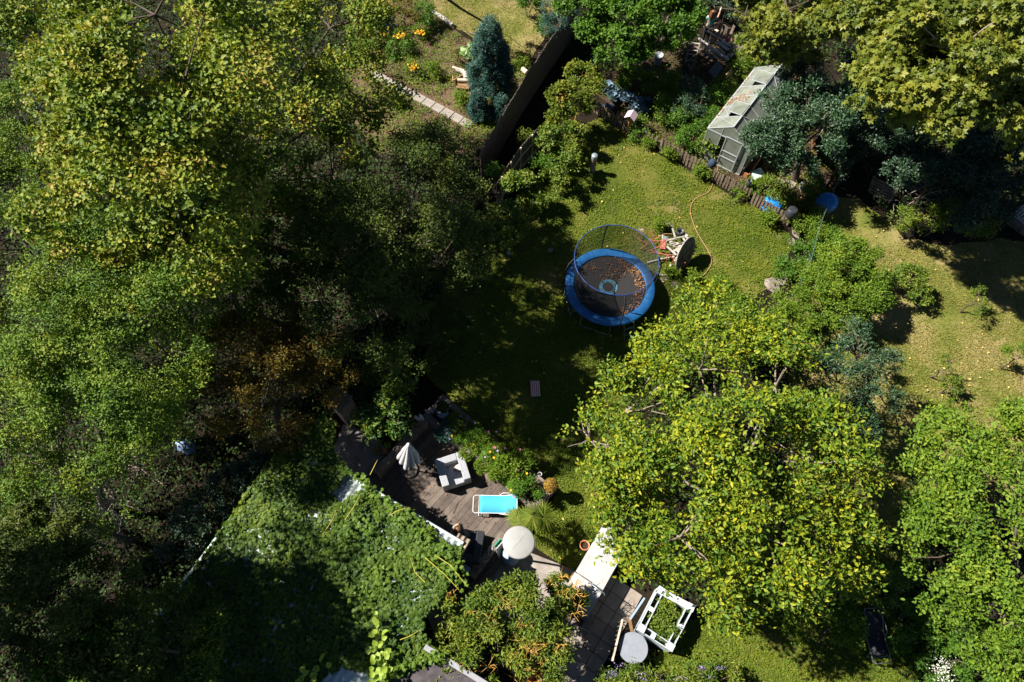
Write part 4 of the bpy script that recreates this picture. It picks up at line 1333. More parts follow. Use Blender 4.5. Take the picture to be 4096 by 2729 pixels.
c = P(3281, 722, .45)
t = thing("folding_chair", "dark blue folding chair frame tipped in the shade", "chair", (c.x, c.y, 0))
M = Matrix.Translation(c) @ Matrix.Rotation(R(-25), 4, 'Z') @ Matrix.Rotation(R(-25), 4, 'X')
def tf(x): return M @ Vector(x)
MB().tube([tf((-.2, -.28, 0)), tf((-.2, .25, .1)), tf((-.17, .3, .1)), tf((.17, .3, .1)), tf((.2, .25, .1)), tf((.2, -.28, 0))], .016, 8).build("frame", BLUECH, t)
MB().beam(tf((-.18, -.05, .03)), tf((.18, -.05, .03)), .26, .015, tf((0, 0, 1)) - tf((0, 0, 0))).build("seat", BLUECH, t)
for s in (-1, 1): MB().tube([tf((s * .2, -.1, 0)), tf((s * .2, -.1, -.42))], .014, 6).build("leg", BLUECH, t)
pot("grey_planter", "round grey planter among the weeds near the blue chair", "flower pot", 3219, 742, .19, .3, GREYPL)
a, b = P(2984, 692, .25), P(3034, 622, .25)
t = thing("trough", "long terracotta trough beside the greenhouse front", "trough", ((a + b) / 2)[:2] + (0,))
d = (b - a).normalized(); n_ = Vector((d.y, -d.x, 0))
for s in (-1, 1): MB().beam(a + n_ * s * .14 + Vector((0, 0, -.12)), b + n_ * s * .14 + Vector((0, 0, -.12)), .03, .26).build("side", TERRA, t)
for q in (a, b): MB().beam(q - n_ * .122 + Vector((0, 0, -.122)), q + n_ * .122 + Vector((0, 0, -.122)), .03, .25).build("end", TERRA, t)
MB().beam(a + d * .03 + Vector((0, 0, -.1)), b - d * .03 + Vector((0, 0, -.1)), .24, .16).build("soil", SOIL, t)
c = P(3033, 690, .3)
o = MB().box((0, 0, .14), (.5, .42, .26)).build("pale_crate", mat("mint_white_plastic", [(.35, .5, .45), (.62, .68, .66)], .5, 3), loc=(c.x, c.y, .02), bevel=.03)
o.rotation_euler = (R(8), 0, R(28)); tag(o, "pale mint box lying beside the terracotta trough", "box")

# ================================================================== GREENHOUSE
gA, gB = P(2934, 509, 2.25), P(3124, 261, 2.25)
gr = (gB - gA); gr.z = 0; GL = gr.length; gr.normalize()
gw = Vector((gr.y, -gr.x, 0)); GO = Vector((gA.x, gA.y, 0)); HW, EH, RH = .98, 1.6, 2.25
def G(x, y, z): return GO + gw * x + gr * y + Vector((0, 0, z))
gh = thing("greenhouse", "aluminium greenhouse with cloudy panes and open roof vents", "greenhouse", G(0, GL / 2, 0))
def pane(pts, th=.012, name="pane"):
    n = (pts[1] - pts[0]).cross(pts[2] - pts[0]).normalized()
    k = len(pts)
    return MB().add([p + n * th / 2 for p in pts] + [p - n * th / 2 for p in pts], [tuple(range(k)), tuple(range(2 * k - 1, k - 1, -1))] + [(i, k + i, k + (i + 1) % k, (i + 1) % k) for i in range(k)]).build(name, PANE, gh)
bays = [i * GL / 6 for i in range(7)]
for i in range(6):
    y0, y1 = bays[i] + .012, bays[i + 1] - .012
    for s in (-1, 1):
        if s < 0 and i in (1, 4):
            xs = .55
            pane([G(s * (HW - .012), y0, EH), G(s * (HW - .012), y1, EH), G(s * xs, y1, EH + (RH - EH) * (1 - xs / HW)), G(s * xs, y0, EH + (RH - EH) * (1 - xs / HW))], name="roof_pane")
        else:
            pane([G(s * (HW - .012), y0, EH), G(s * (HW - .012), y1, EH), G(s * .012, y1, RH), G(s * .012, y0, RH)], name="roof_pane")
        pane([G(s * HW, y0, .06), G(s * HW, y1, .06), G(s * HW, y1, EH - .02), G(s * HW, y0, EH - .02)], name="wall_pane")
for i in (1, 4):
    y0, y1 = bays[i] + .0, bays[i + 1] - .0
    v = pane([G(-.012, y0, RH + .03), G(-.012, y1, RH + .03), G(-.62, y1, RH - .06), G(-.62, y0, RH - .06)], name="roof_vent")
    mb = MB()
    q = [G(-.012, y0, RH + .04), G(-.012, y1, RH + .04), G(-.62, y1, RH - .05), G(-.62, y0, RH - .05)]
    for k in range(4): mb.beam(q[k], q[(k + 1) % 4], .03, .02)
    mb.build("vent_frame", ALU, v)
for yy, nm in ((0, "front"), (GL, "rear")):
    pane([G(-HW + .02, yy, .06), G(-.36, yy, .06), G(-.36, yy, EH), G(-HW + .02, yy, EH)], name="gable_pane")
    pane([G(.36, yy, .06), G(HW - .02, yy, .06), G(HW - .02, yy, EH), G(.36, yy, EH)], name="gable_pane")
    if nm == "rear": pane([G(-.34, yy, .06), G(.34, yy, .06), G(.34, yy, EH), G(-.34, yy, EH)], name="gable_pane")
    pane([G(-HW + .05, yy, EH + .03), G(HW - .05, yy, EH + .03), G(0, yy, RH - .03)], name="gable_pane")
mb = MB()
bw = .026
for y in bays:
    for s in (-1, 1):
        mb.beam(G(s * HW, y, 0), G(s * HW, y, EH), bw, bw, gr); mb.beam(G(s * HW, y, EH + .012), G(0, y, RH + .012), bw, bw)
for s in (-1, 1):
    mb.beam(G(s * (HW + .003), -.01, EH + .004), G(s * (HW + .003), GL + .01, EH + .004), .06, .05); mb.beam(G(s * (HW + .003), 0, .03), G(s * (HW + .003), GL, .03), .05, .06)
mb.beam(G(0, -.02, RH + .03), G(0, GL + .02, RH + .03), .05, .04)
for yy in (-.004, GL + .004):
    mb.beam(G(-HW, yy, EH), G(HW, yy, EH), .035, .05); mb.beam(G(-HW, yy, .03), G(HW, yy, .03), .035, .055)
    for x in (-.36, .36): mb.beam(G(x, yy, 0), G(x, yy, EH + .35), .03, .03, gr)
mb.beam(G(-HW, bays[1] + .1, EH + .03), G(-.02, .05, RH + .026), .025, .015); mb.beam(G(-HW + .02, bays[2], EH + .03), G(-.5, bays[1], EH + .36), .025, .015)
mb.beam(G(HW, bays[2], EH + .03), G(.02, bays[1], RH + .026), .025, .015); mb.beam(G(HW, bays[4], EH + .03), G(.02, bays[5], RH + .026), .025, .015)
mb.build("aluminium_frame", ALU, gh)
dr = pane([G(-.10, -.06, .06), G(.62, -.06, .06), G(.62, -.06, EH + .12), G(-.10, -.06, EH + .12)], name="sliding_door")
mb = MB()
q = [G(-.10, -.075, .06), G(.62, -.075, .06), G(.62, -.075, EH + .12), G(-.10, -.075, EH + .12)]
for k in range(4): mb.beam(q[k], q[(k + 1) % 4], .04, .02, gr)
for z in (.62, .95): mb.beam(G(-.10, -.077, z), G(.62, -.077, z), .05, .02, gr)
mb.build("door_frame", ALU, dr)
a, b = G(.02, GL + .02, RH + .06), G(.15, GL + .75, RH + .25)
tag(MB().tube([a, b], .016, 6).build("bamboo_cane", PALEW, loc=(a.x, a.y, 2.2)), "pale bamboo cane sticking out past the greenhouse ridge", "cane")

# ================================================================== REED SCREENS, PALISADE, WOOD STORE
def screen(label, top_px, h, m, post_m, posts=5, back=False, rag=.06):
    tops = W(top_px, h)
    c = sum(tops, Vector()) / len(tops)
    t = thing("reed_fence", label, "fence", (c.x, c.y, 0))
    mb = MB(); vs, fs = [], []
    fine = []
    for i in range(len(tops) - 1):
        k = max(1, int((tops[i + 1] - tops[i]).length / .035))
        for j in range(k): fine.append(tops[i].lerp(tops[i + 1], j / k))
    fine.append(tops[-1])
    for i, p in enumerate(fine):
        off = .012 if i % 2 else -.012
        hh = h + rnd.uniform(-rag, rag)
        d = (fine[min(i + 1, len(fine) - 1)] - fine[max(i - 1, 0)]).normalized(); n = Vector((d.y, -d.x, 0)) * off
        vs += [(p.x + n.x, p.y + n.y, 0.01), (p.x + n.x, p.y + n.y, hh)]
    for i in range(len(fine) - 1): fs.append((2 * i, 2 * i + 2, 2 * i + 3, 2 * i + 1))
    mb.add(vs, fs)
    o = mb.build("reed_mat", m, t); o.modifiers.new("thick", 'SOLIDIFY').thickness = .02
    d = (fine[-1] - fine[0]).normalized(); n = Vector((d.y, -d.x, 0))
    if n.x < 0: n = -n
    sgn = 1 if back else -1
    for k in range(posts):
        p = fine[int((len(fine) - 1) * (k + .5) / posts)]
        MB().tube([(p.x + n.x * .06 * sgn, p.y + n.y * .06 * sgn, 0), (p.x + n.x * .06 * sgn, p.y + n.y * .06 * sgn, h + .05)], .035, 8).build("post", post_m, t)
    if back:
        for z in (.45, 1.1):
            for i in range(0, len(fine) - 1, 12):
                p, q = fine[i], fine[min(i + 12, len(fine) - 1)]
                MB().beam((p.x + n.x * .09, p.y + n.y * .09, z), (q.x + n.x * .09, q.y + n.y * .09, z), .05, .03).build("rail", post_m, t)
    return t
screen("long dark reed fence beside the blue green conifer", [(2320, -20), (2285, 40), (2190, 172), (2095, 316), (1985, 500), (1920, 606)], 1.85, REED, BARK, 6)
screen("brown reed fence with cross rails at the left lawn edge", [(2148, 515), (2083, 585), (2016, 683), (1985, 740)], 1.55, REEDL, PALEW, 4, True, .04)

tops = [(2862, 92), (2871, 91), (2885, 94), (2899, 100), (2908, 108), (2918, 112), (2937, 103), (2948, 142), (2962, 132), (2972, 138), (2988, 150), (3000, 135), (3012, 136), (3022, 155), (3033, 158), (3041, 163), (3054, 168), (3064, 172), (3072, 182), (3080, 190), (3088, 196), (3094, 206), (3099, 220)]
t = thing("plank_fence", "ragged fence of uneven weathered planks behind the wood store", "fence", P(2990, 215))
for i, (u, v) in enumerate(tops):
    h = 1.0 + .35 * ((i * 37) % 10) / 10
    p = P(u, v, h)
    q = P(*(tops[min(i + 1, len(tops) - 1)]), h); o_ = P(*(tops[max(i - 1, 0)]), h)
    d = (q - o_); d.z = 0; d.normalize()
    a = R((i * 53) % 11 - 5)
    MB().beam((p.x - math.sin(a) * h * d.x, p.y - math.sin(a) * h * d.y, .01), p, .15, .025, Vector((d.y, -d.x, 0)) ).build("plank", TIMB if i % 3 else PICK, t)
# wood store: planks heaped
st = [((120, 570), (580, 890), .95, .95, .13), ((150, 610), (560, 895), .82, .82, .12), ((30, 660), (370, 870), .6, .6, .12), ((60, 700), (340, 868), .5, .5, .10), ((150, 620), (430, 890), .72, .72, .1),
      ((250, 460), (480, 590), .9, 1.0, .09), ((610, 650), (790, 722), 1.0, 1.0, .14), ((410, 620), (570, 745), .95, .95, .16), ((470, 600), (605, 690), 1.05, 1.0, .12), ((640, 700), (755, 775), .8, .8, .12),
      ((380, 510), (450, 545), 1.1, 1.1, .14), ((600, 850), (680, 770), .7, .75, .1), ((540, 850), (605, 800), .65, .7, .1), ((430, 720), (520, 800), .7, .6, .1), ((330, 600), (420, 680), .8, .7, .1), ((230, 620), (290, 590), .7, .8, .08), ((280, 640), (330, 560), .7, .8, .08), ((300, 400), (420, 470), .8, .9, .1), ((555, 745), (635, 700), .9, .95, .1)]
for i, (a, b, ha, hb, w_) in enumerate(st):
    a, b = zz([a, b], 2760, 0, 3.733)
    p, q = P(*a, ha), P(*b, hb)
    tag(MB().beam(p, q, w_, .04, Vector((rnd.uniform(-.3, .3), rnd.uniform(-.3, .3), 1))).build("stored_plank", (GREYW, PALEW, TIMB, GREYW)[i % 4], loc=((p + q) / 2)[:], bevel=.004),
        "weathered plank stacked in the wood store under the plank fence", "plank", "planks stacked in the wood store")
board("metal_sheet", "dark red brown sheet lying on the stacked planks", "sheet", zz([(440, 500), (628, 578), (625, 632), (460, 560)], 2760, 0, 3.733), (1.15, 1.15, 1.08, 1.08), RUSTR, .02)
for i in range(26):
    u, v = rnd.uniform(2640, 2830), rnd.uniform(90, 300)
    if v > 130 + (u - 2640) * .95 + 60: continue
    p = P(u, v, .1); a = rnd.uniform(0, 3.1)
    d = Vector((math.cos(a), math.sin(a), rnd.uniform(-.1, .3))) * rnd.uniform(.15, .35)
    q = p + Vector((0, 0, rnd.uniform(.1, .5)))
    tag(MB().tube([q - d, q + d], [.06, .05], 7).build("firewood_log", BARK, loc=q[:]), "dark bark covered log in the shaded firewood pile", "log", "logs of the shaded firewood pile")
# ladder
t = thing("ladder", "short grey wooden ladder leaning on the shaded firewood", "ladder", P(2755, 250))
l0, l1, r0, r1 = P(2740, 254, .05), P(2763, 155, .85), P(2778, 252, .05), P(2802, 163, .85)
for a, b in ((l0, l1), (r0, r1)): MB().beam(a, b, .035, .06).build("side_rail", GREYW, t)
for s in (.12, .38, .55, .85): MB().beam(l0.lerp(l1, s), r0.lerp(r1, s), .06, .025).build("rung", GREYW, t)
t = pot("bucket", "tall pale grey bucket standing beside the hop leaves", "bucket", 2637, 220, .215, .5, GREYPL, soil=False)
c = P(2637, 220, .5)
# boards and sack near the greenhouse
board("leaning_plank", "tall tan board leaning by the greenhouse corner", "board", zz([(912, 505), (978, 430), (998, 690), (930, 700)], 2600, 130, 2.987), (1.25, 1.25, .05, .05), mat("tan_board", [(.3, .2, .11), (.42, .29, .17)], .8, 6), .03)
board("dark_sheet", "dark grey corrugated sheet propped in the shade", "sheet", zz([(700, 465), (800, 335), (878, 415), (770, 555)], 2600, 130, 2.987), (.45, .75, .75, .45), mat("dark_grey_sheet", [(.06, .06, .06), (.12, .115, .11)], .7, 9), .02)
c = P(2875, 335, .3)
tag(MB().lathe([(.02, .62), (.1, .5), (.19, .3), (.2, .1), (.12, 0)], (0, 0, 0), 14, rib=5, ribamp=.1).build("plastic_sack", mat("grey_film", [(.35, .4, .42), (.5, .54, .55)], .35, 7), loc=(c.x, c.y, .01)), "pale grey plastic sack beside the tan board", "sack")
tag(MB().beam(P(2903, 283, .9), P(2907, 262, 1.1), .05, .05).build("short_post", OCHRE, loc=P(2905, 275, .8)[:]), "short ochre post beside the dark sheet", "post")
tag(MB().beam(P(2895, 320, .8), P(2914, 294, .8), .04, .04).build("grey_batten", GALV, loc=P(2905, 307, .8)[:]), "grey metal bar above the plastic sack", "bar")

# ---- wire net with posts on the right
t = thing("wire_fence", "sagging green wire net fence between the two gardens", "fence", P(3200, 980))
tops = W([(3395, 660), (3340, 750), (3300, 850), (3270, 940), (3245, 1040), (3180, 1180), (3080, 1330)], 1.0)
vs = []
for p in tops: vs += [(p.x, p.y, .02), (p.x + rnd.uniform(-.05, .05), p.y, 1.0 + rnd.uniform(-.1, .05))]
MB().add(vs, [(2 * i, 2 * i + 2, 2 * i + 3, 2 * i + 1) for i in range(len(tops) - 1)]).build("netting", NETG, t)
for p in tops[::2]: MB().tube([(p.x, p.y, 0), (p.x, p.y, 1.05)], .018, 6).build("post", GALV, t)
MB().tube([(p.x, p.y, 1.0) for p in tops], .007, 5).build("top_wire", GALV, t)

# ---- pallets
def pallet(label, px, h, n, m):
    pts = [P(u, v, hh) for (u, v), hh in zip(px, h)]
    c = sum(pts, Vector()) / 4
    t = thing("pallet", label, "pallet", (c.x, c.y, 0))
    a, b, cc_, d = pts                     # slats run a->b, repeated from a to d
    nrm = (b - a).cross(d - a).normalized()
    if nrm.z < 0: nrm = -nrm
    wd_ = (d - a).length / n * .62
    for i in range(n):
        s = (i + .5) / n
        MB().beam(a.lerp(d, s), b.lerp(cc_, s), wd_, .022, nrm).build("slat", m, t)
    for s in (.06, .5, .94):
        MB().beam(a.lerp(b, s) - nrm * .06, d.lerp(cc_, s) - nrm * .06, .09, .09, nrm).build("bearer", m, t)
pallet("grey wooden pallet tilted on the brushwood heap", [(3492, 703), (3594, 755), (3562, 816), (3470, 770)], (.75, .75, .2, .2), 6, TIMB)
pallet("dark wooden pallet lying in deep shade at the right picture edge", [(4052, 850), (4112, 800), (4170, 850), (4105, 905)], (.6, .6, .5, .5), 6, GREYW)
a, b = P(4040, 880, .3), P(4110, 930, .3)
tag(MB().beam(a, b, .22, .3).build("timber_beam", TIMB, loc=((a + b) / 2)[:2] + (0.1,)), "dark squared beam below the shaded pallet", "beam")

# ---- upper garden logs and the little box roof, tarp
a, b = P(1722, 40, .1), P(1811, 103, .1)
tag(MB().tube([a, a.lerp(b, .5) + Vector((0, .05, 0)), b], [.08, .11, .12], 10).build("felled_log", GREYW, loc=((a + b) / 2)[:2] + (0,)), "long silvery log lying at the upper lawn edge", "log")
a, b = P(1876, 128, .06), P(1940, 156, .06)
tag(MB().tube([a, b], [.035, .05], 8).build("felled_branch", TIMB, loc=((a + b) / 2)[:2] + (0,)), "thin grey branch lying on the upper lawn edge", "branch")
fl = [((265, 425), (360, 455), .14, .06, PALEW), ((295, 445), (365, 475), .12, .09, GREYW), ((305, 533), (395, 533), .3, .09, PALEW), ((308, 552), (398, 556), .18, .09, BROWNW), ((312, 575), (410, 585), .14, .1, BROWNW), ((320, 500), (405, 478), .22, .05, BROWNW), ((262, 540), (325, 505), .22, .05, BROWNW), ((268, 500), (270, 540), .2, .04, BROWNW), ((365, 470), (378, 520), .3, .12, GREYW), ((835, 440), (870, 470), .2, .12, PALEW), ((300, 590), (400, 600), .1, .08, BROWNW)]
for a, b, h, r_, m_ in fl:
    a, b = zz([a, b], 1680, 60, 2.036)
    p, q = P(*a, h), P(*b, h)
    tag(MB().tube([p, q], r_, 9).build("split_log", m_, loc=((p + q) / 2)[:]), "split pale log stacked at the foot of the blue green conifer", "log", "logs stacked by the blue green conifer")
rp = W([(1297, 1585), (1356, 1551), (1408, 1585), (1360, 1655)], 1.7)
c = sum(rp, Vector()) / 4
t = thing("tool_shed", "small tool shed with greyed board roof under the bronze tree", "shed", (c.x, c.y, 0))
MB().prism([(c.x + (p.x - c.x) * .9, c.y + (p.y - c.y) * .9) for p in rp], 0, 1.64).build("wall", TIMB, t)
for i in range(5):
    MB().beam(rp[0].lerp(rp[3], (i + .5) / 5), rp[1].lerp(rp[2], (i + .5) / 5), (rp[3] - rp[0]).length / 5 - .01, .05).build("roof_board", TIMB, t)
c = P(730, 1776, .3)
o = MB().lathe([(.42, 0), (.4, .1), (.3, .22), (.1, .28), (0, .27)], (0, 0, 0), 20, ell=(1, .6), rib=7, ribamp=.12).build("blue_tarp", mat("blue_tarp_film", [(.12, .2, .36), (.3, .4, .55)], .4, 5), loc=(c.x, c.y, 0))
o.rotation_euler.z = R(-30); tag(o, "crumpled blue tarpaulin in the dark beneath the apple branches", "tarpaulin")

# ================================================================== PEOPLE
def skin_mesh(nodes, edges, sub=2):
    """nodes: [(x, y, z, r)]; one continuous surface through a Skin modifier."""
    me = bpy.data.meshes.new("body")
    me.from_pydata([n[:3] for n in nodes], edges, [])
    o = bpy.data.objects.new("body", me); COL.objects.link(o)
    o.modifiers.new("skin", 'SKIN')
    if not me.skin_vertices: 
        bm_layer = me.attributes.new("x", 'FLOAT', 'POINT')
    for i, sv in enumerate(me.skin_vertices[0].data):
        r = nodes[i][3]
        sv.radius = (r, r) if not isinstance(r, tuple) else r
        sv.use_root = (i == 0)
    s = o.modifiers.new("sub", 'SUBSURF'); s.levels = s.render_levels = sub
    bpy.context.view_layer.update()
    m2 = bpy.data.meshes.new_from_object(o.evaluated_get(bpy.context.evaluated_depsgraph_get()))
    bpy.data.objects.remove(o)
    for p in m2.polygons: p.use_smooth = True
    return m2

def put(name, me, m, parent, M):
    me.transform(M)
    me.transform(Matrix.Translation(-origin(parent)))
    return link_mesh(name, me, m, parent)

def hand_nodes(N, E, w, d, sd, nr, s=1.0):
    """five fingers and palm from wrist index w; d = pointing, sd = thumb side, nr = palm normal."""
    base = Vector(N[w][:3])
    pc = base + d * .05 * s
    N.append((*pc, .028 * s)); k0 = len(N) - 1; E.append((w, k0))
    for i, (off, ln) in enumerate(((.03, .07), (.01, .08), (-.012, .075), (-.033, .058))):
        a = pc + d * .045 * s + sd * off * s
        N.append((*a, .0095)); N.append((*(a + d * ln * .5 * s + nr * .008), .0088)); N.append((*(a + d * ln * .9 * s + nr * .028), .0075))
        k = len(N); E += [(k0, k - 3), (k - 3, k - 2), (k - 2, k - 1)]
    a = base + d * .03 * s + sd * .035 * s
    N.append((*a, .012)); N.append((*(a + (d + sd).normalized() * .04 * s + nr * .015), .010))
    k = len(N); E += [(w, k - 2), (k - 2, k - 1)]

def person(name, label, base, rz, seated=False):
    t = thing(name, label, "person", base)
    M = Matrix.Translation(base) @ Matrix.Rotation(rz, 4, 'Z')
    V_ = Vector
    if not seated:                                      # facing +y, right arm (+x) raised to the vines
        N = [(0, 0, .95, .13), (0, .0, 1.12, .115), (0, .01, 1.30, .135), (0, 0, 1.42, .07), (0, .015, 1.50, .05), (0, .03, 1.58, .075), (0, .035, 1.66, .088),
             (.17, .0, 1.38, .055), (.27, .16, 1.30, .042), (.30, .36, 1.46, .033), (.30, .42, 1.52, .026),
             (-.17, .0, 1.38, .055), (-.22, .02, 1.10, .042), (-.2, .18, .95, .033), (-.19, .24, .93, .026),
             (.09, 0, .88, .095), (.1, .02, .5, .065), (.1, -.01, .1, .042), (.1, .12, .04, .035),
             (-.09, 0, .88, .095), (-.1, .02, .5, .065), (-.1, -.01, .1, .042), (-.1, .12, .04, .035)]
        E = [(0, 1), (1, 2), (2, 3), (3, 4), (4, 5), (5, 6), (2, 7), (7, 8), (8, 9), (9, 10), (2, 11), (11, 12), (12, 13), (13, 14), (0, 15), (15, 16), (16, 17), (17, 18), (0, 19), (19, 20), (20, 21), (21, 22)]
        hand_nodes(N, E, 10, V_((0, .6, .8)), V_((-1, 0, 0)), V_((0, -.8, .6))); hand_nodes(N, E, 14, V_((0, .9, -.4)), V_((1, 0, 0)), V_((0, -.4, -.9)))
        head = V_((0, .04, 1.62))
        shirt = [(0, 0, .92, .15), (0, 0, 1.12, .13), (0, .01, 1.30, .15), (0, 0, 1.41, .09), (.17, 0, 1.39, .07), (.24, .1, 1.33, .058), (-.17, 0, 1.39, .07), (-.215, .02, 1.2, .058)]
        SE = [(0, 1), (1, 2), (2, 3), (2, 4), (4, 5), (2, 6), (6, 7)]
        pants = [(0, 0, .93, .14), (.09, 0, .86, .108), (.1, .02, .5, .08), (.1, -.01, .13, .06), (-.09, 0, .86, .108), (-.1, .02, .5, .08), (-.1, -.01, .13, .06)]
        PE = [(0, 1), (1, 2), (2, 3), (0, 4), (4, 5), (5, 6)]
        sm_, pm_ = FLORAL, DARKC
        hl = .42
    else:                                               # seated facing +y, head bowed, hands in the lap
        N = [(0, 0, .16, .14), (0, .03, .34, .12), (0, .07, .50, .135), (0, .10, .60, .07), (0, .13, .66, .05), (0, .18, .73, .075), (0, .2, .80, .086),
             (.17, .08, .57, .055), (.24, .14, .34, .042), (.12, .33, .24, .033), (.08, .38, .24, .026),
             (-.17, .08, .57, .055), (-.24, .14, .34, .042), (-.12, .33, .24, .033), (-.08, .38, .24, .026),
             (.09, .1, .13, .095), (.12, .46, .14, .07), (.12, .50, -.22, .045), (.12, .6, -.3, .035),
             (-.09, .1, .13, .095), (-.12, .46, .14, .07), (-.12, .50, -.22, .045), (-.12, .6, -.3, .035)]
        E = [(0, 1), (1, 2), (2, 3), (3, 4), (4, 5), (5, 6), (2, 7), (7, 8), (8, 9), (9, 10), (2, 11), (11, 12), (12, 13), (13, 14), (0, 15), (15, 16), (16, 17), (17, 18), (0, 19), (19, 20), (20, 21), (21, 22)]
        hand_nodes(N, E, 10, V_((-.6, .8, 0)), V_((.8, .6, 0)), V_((0, 0, -1)), .9); hand_nodes(N, E, 14, V_((.6, .8, 0)), V_((-.8, .6, 0)), V_((0, 0, -1)), .9)
        head = V_((0, .2, .76))
        shirt = [(0, 0, .15, .16), (0, .03, .34, .135), (0, .06, .47, .14), (.16, .07, .5, .07), (.22, .11, .42, .065), (.245, .14, .34, .085), (-.16, .07, .5, .07), (-.22, .11, .42, .065), (-.245, .14, .34, .085)]
        SE = [(0, 1), (1, 2), (2, 3), (3, 4), (4, 5), (2, 6), (6, 7), (7, 8)]
        pants = [(0, .02, .16, .17), (.08, .14, .15, .13), (.12, .46, .15, .11), (.125, .52, -.05, .12), (-.08, .14, .15, .13), (-.12, .46, .15, .11), (-.125, .52, -.05, .12)]
        PE = [(0, 1), (1, 2), (2, 3), (0, 4), (4, 5), (5, 6)]
        sm_, pm_ = DRESS, DRESS
        hl = .34
    body = put("body", skin_mesh(N, E), SKIN, t, M)
    put("top", skin_mesh(shirt, SE), sm_, t, M)
    put("trousers" if not seated else "skirt", skin_mesh(pants, PE), pm_, t, M)
    fm = MB()
    for s in (-1, 1):
        fm.lathe([(0, -.012), (.011, -.006), (.011, .006), (0, .012)], head + V_((s * .032, .083, .0)), 8)
    fe = fm
    eyes = bpy.data.meshes.new("eyes"); eyes.from_pydata(fm.v, [], fm.f); put("eyes", eyes, DARKC, t, M)
    nm_ = MB().lathe([(.016, -.02), (.012, .0), (0, .03)], head + V_((0, .095, -.025)), 8); nm2 = bpy.data.meshes.new("nose"); nm2.from_pydata(nm_.v, [], nm_.f); put("nose", nm2, SKIN, t, M)
    mo = MB().box(head + V_((0, .085, -.06)), (.045, .012, .012)); mo2 = bpy.data.meshes.new("mouth"); mo2.from_pydata(mo.v, [], mo.f); put("mouth", mo2, RUSTR, t, M)
    er = MB()
    for s in (-1, 1): er.lathe([(0, -.03), (.012, -.015), (.014, .01), (0, .03)], head + V_((s * .088, .0, -.01)), 8)
    er2 = bpy.data.meshes.new("ears"); er2.from_pydata(er.v, [], er.f); put("ears", er2, SKIN, t, M)
    hr = MB()
    hr.lathe([(.115, -.02), (.112, .03), (.09, .08), (.045, .105), (0, .11)], head + V_((0, -.015, .0)), 18)
    for k in range(15):                                 # long strands down the back
        a = math.pi * (1.0 + k / 14.0)
        q = head + V_((.1 * math.cos(a), -.02 + .085 * math.sin(a), .02))
        hr.tube([q + V_((0, 0, .06)), q, q + V_((.02 * math.cos(a), -.03, -hl * .5)), q + V_((.0, -.04, -hl * (.85 + .15 * math.sin(k * 2.3))))], [.03, .036, .034, .012], 6)
    hm = bpy.data.meshes.new("hair"); hm.from_pydata(hr.v, [], hr.f)
    for p in hm.polygons: p.use_smooth = True
    put("hair", hm, HAIR, t, M)
    return t, M
b = P(2852, 52, 1.62); b.z = .0
t, M = person("person", "person with long brown hair in teal floral top reaching into the hop vine", b, R(-18))
gl = MB().lathe([(.03, 0), (.04, .05), (.036, .12), (0, .14)], Vector((.30, .43, 1.53)), 10, frame_n(Vector((0, .6, .8))))
gm = bpy.data.meshes.new("glove"); gm.from_pydata(gl.v, [], gl.f); put("glove", gm, GLOVE, t, M)
b = P(1812, 2112, .9); b.z = .30
person("person", "person in grey teal dress sitting on the dark wicker armchair", b, R(-120), True)

# ================================================================== VEGETATION
# ---- big trees
tree("linden_tree", "huge olive green linden tree filling the upper left", "tree",
     [(330, 150, 8.0, 2.2), (620, 60, 9.5, 2.4), (420, 480, 8.5, 2.4), (740, 320, 11, 2.4), (1020, 170, 8.5, 2.0), (1320, 110, 6.2, 1.9), (1430, 390, 4.8, 1.7), (1130, 470, 7, 1.9), (680, 680, 10, 2.3), (420, 800, 7.5, 2.0),
      (1330, 700, 4.4, 1.8), (1010, 860, 5.8, 1.9), (740, 1030, 6.8, 1.9), (1180, 980, 4.2, 1.8), (620, 420, 10.5, 2.2), (900, 640, 8, 1.8)],
     115000, .125, .8, "oval", LINDEN, base=(900, 950, 0), r0=.3, ntw=60, k=6, spr=.42, nb=13, bump_r=(.26, .48), gap=.36, freq=.9, seed=5, jit=.3)
tree("hawthorn_tree", "broad small leaved tree with pale fresh green crown at the left edge", "tree",
     [(120, 1000, 5.5, 2.0), (420, 1130, 6, 2.1), (700, 1180, 5.5, 1.9), (160, 1400, 5.5, 2.1), (480, 1480, 6, 2.1), (700, 1450, 4.4, 1.5), (-80, 1250, 5, 2), (300, 1250, 6.4, 2.0), (230, 1700, 4.8, 1.8), (30, 1750, 4.5, 1.8), (560, 1330, 6.2, 1.9)],
     125000, .08, .62, "oval", HAWTH, base=(420, 1750, 0), r0=.2, ntw=80, tw_r=.010, k=7, spr=.34, nb=13, bump_r=(.24, .44), gap=.36, freq=1.1, seed=8, jit=.3)
tree("apple_tree", "open apple tree with pale bare twigs reaching over dark ground on the left", "tree",
     [(420, 1720, 4.2, 1.5, .6), (620, 1620, 4.4, 1.3, .6), (250, 1870, 3.8, 1.4, .6), (560, 1870, 3.6, 1.2, .5), (700, 1760, 3.4, .8, .6), (460, 2000, 3.2, 1.0, .5)],
     24000, .07, .6, "oval", HAWTH, base=(430, 2050, 0), r0=.13, bark=TWIG, ntw=90, tw_r=.011, k=6, spr=.34, nb=13, bump_r=(.2, .36), gap=.44, freq=1.3, seed=9)
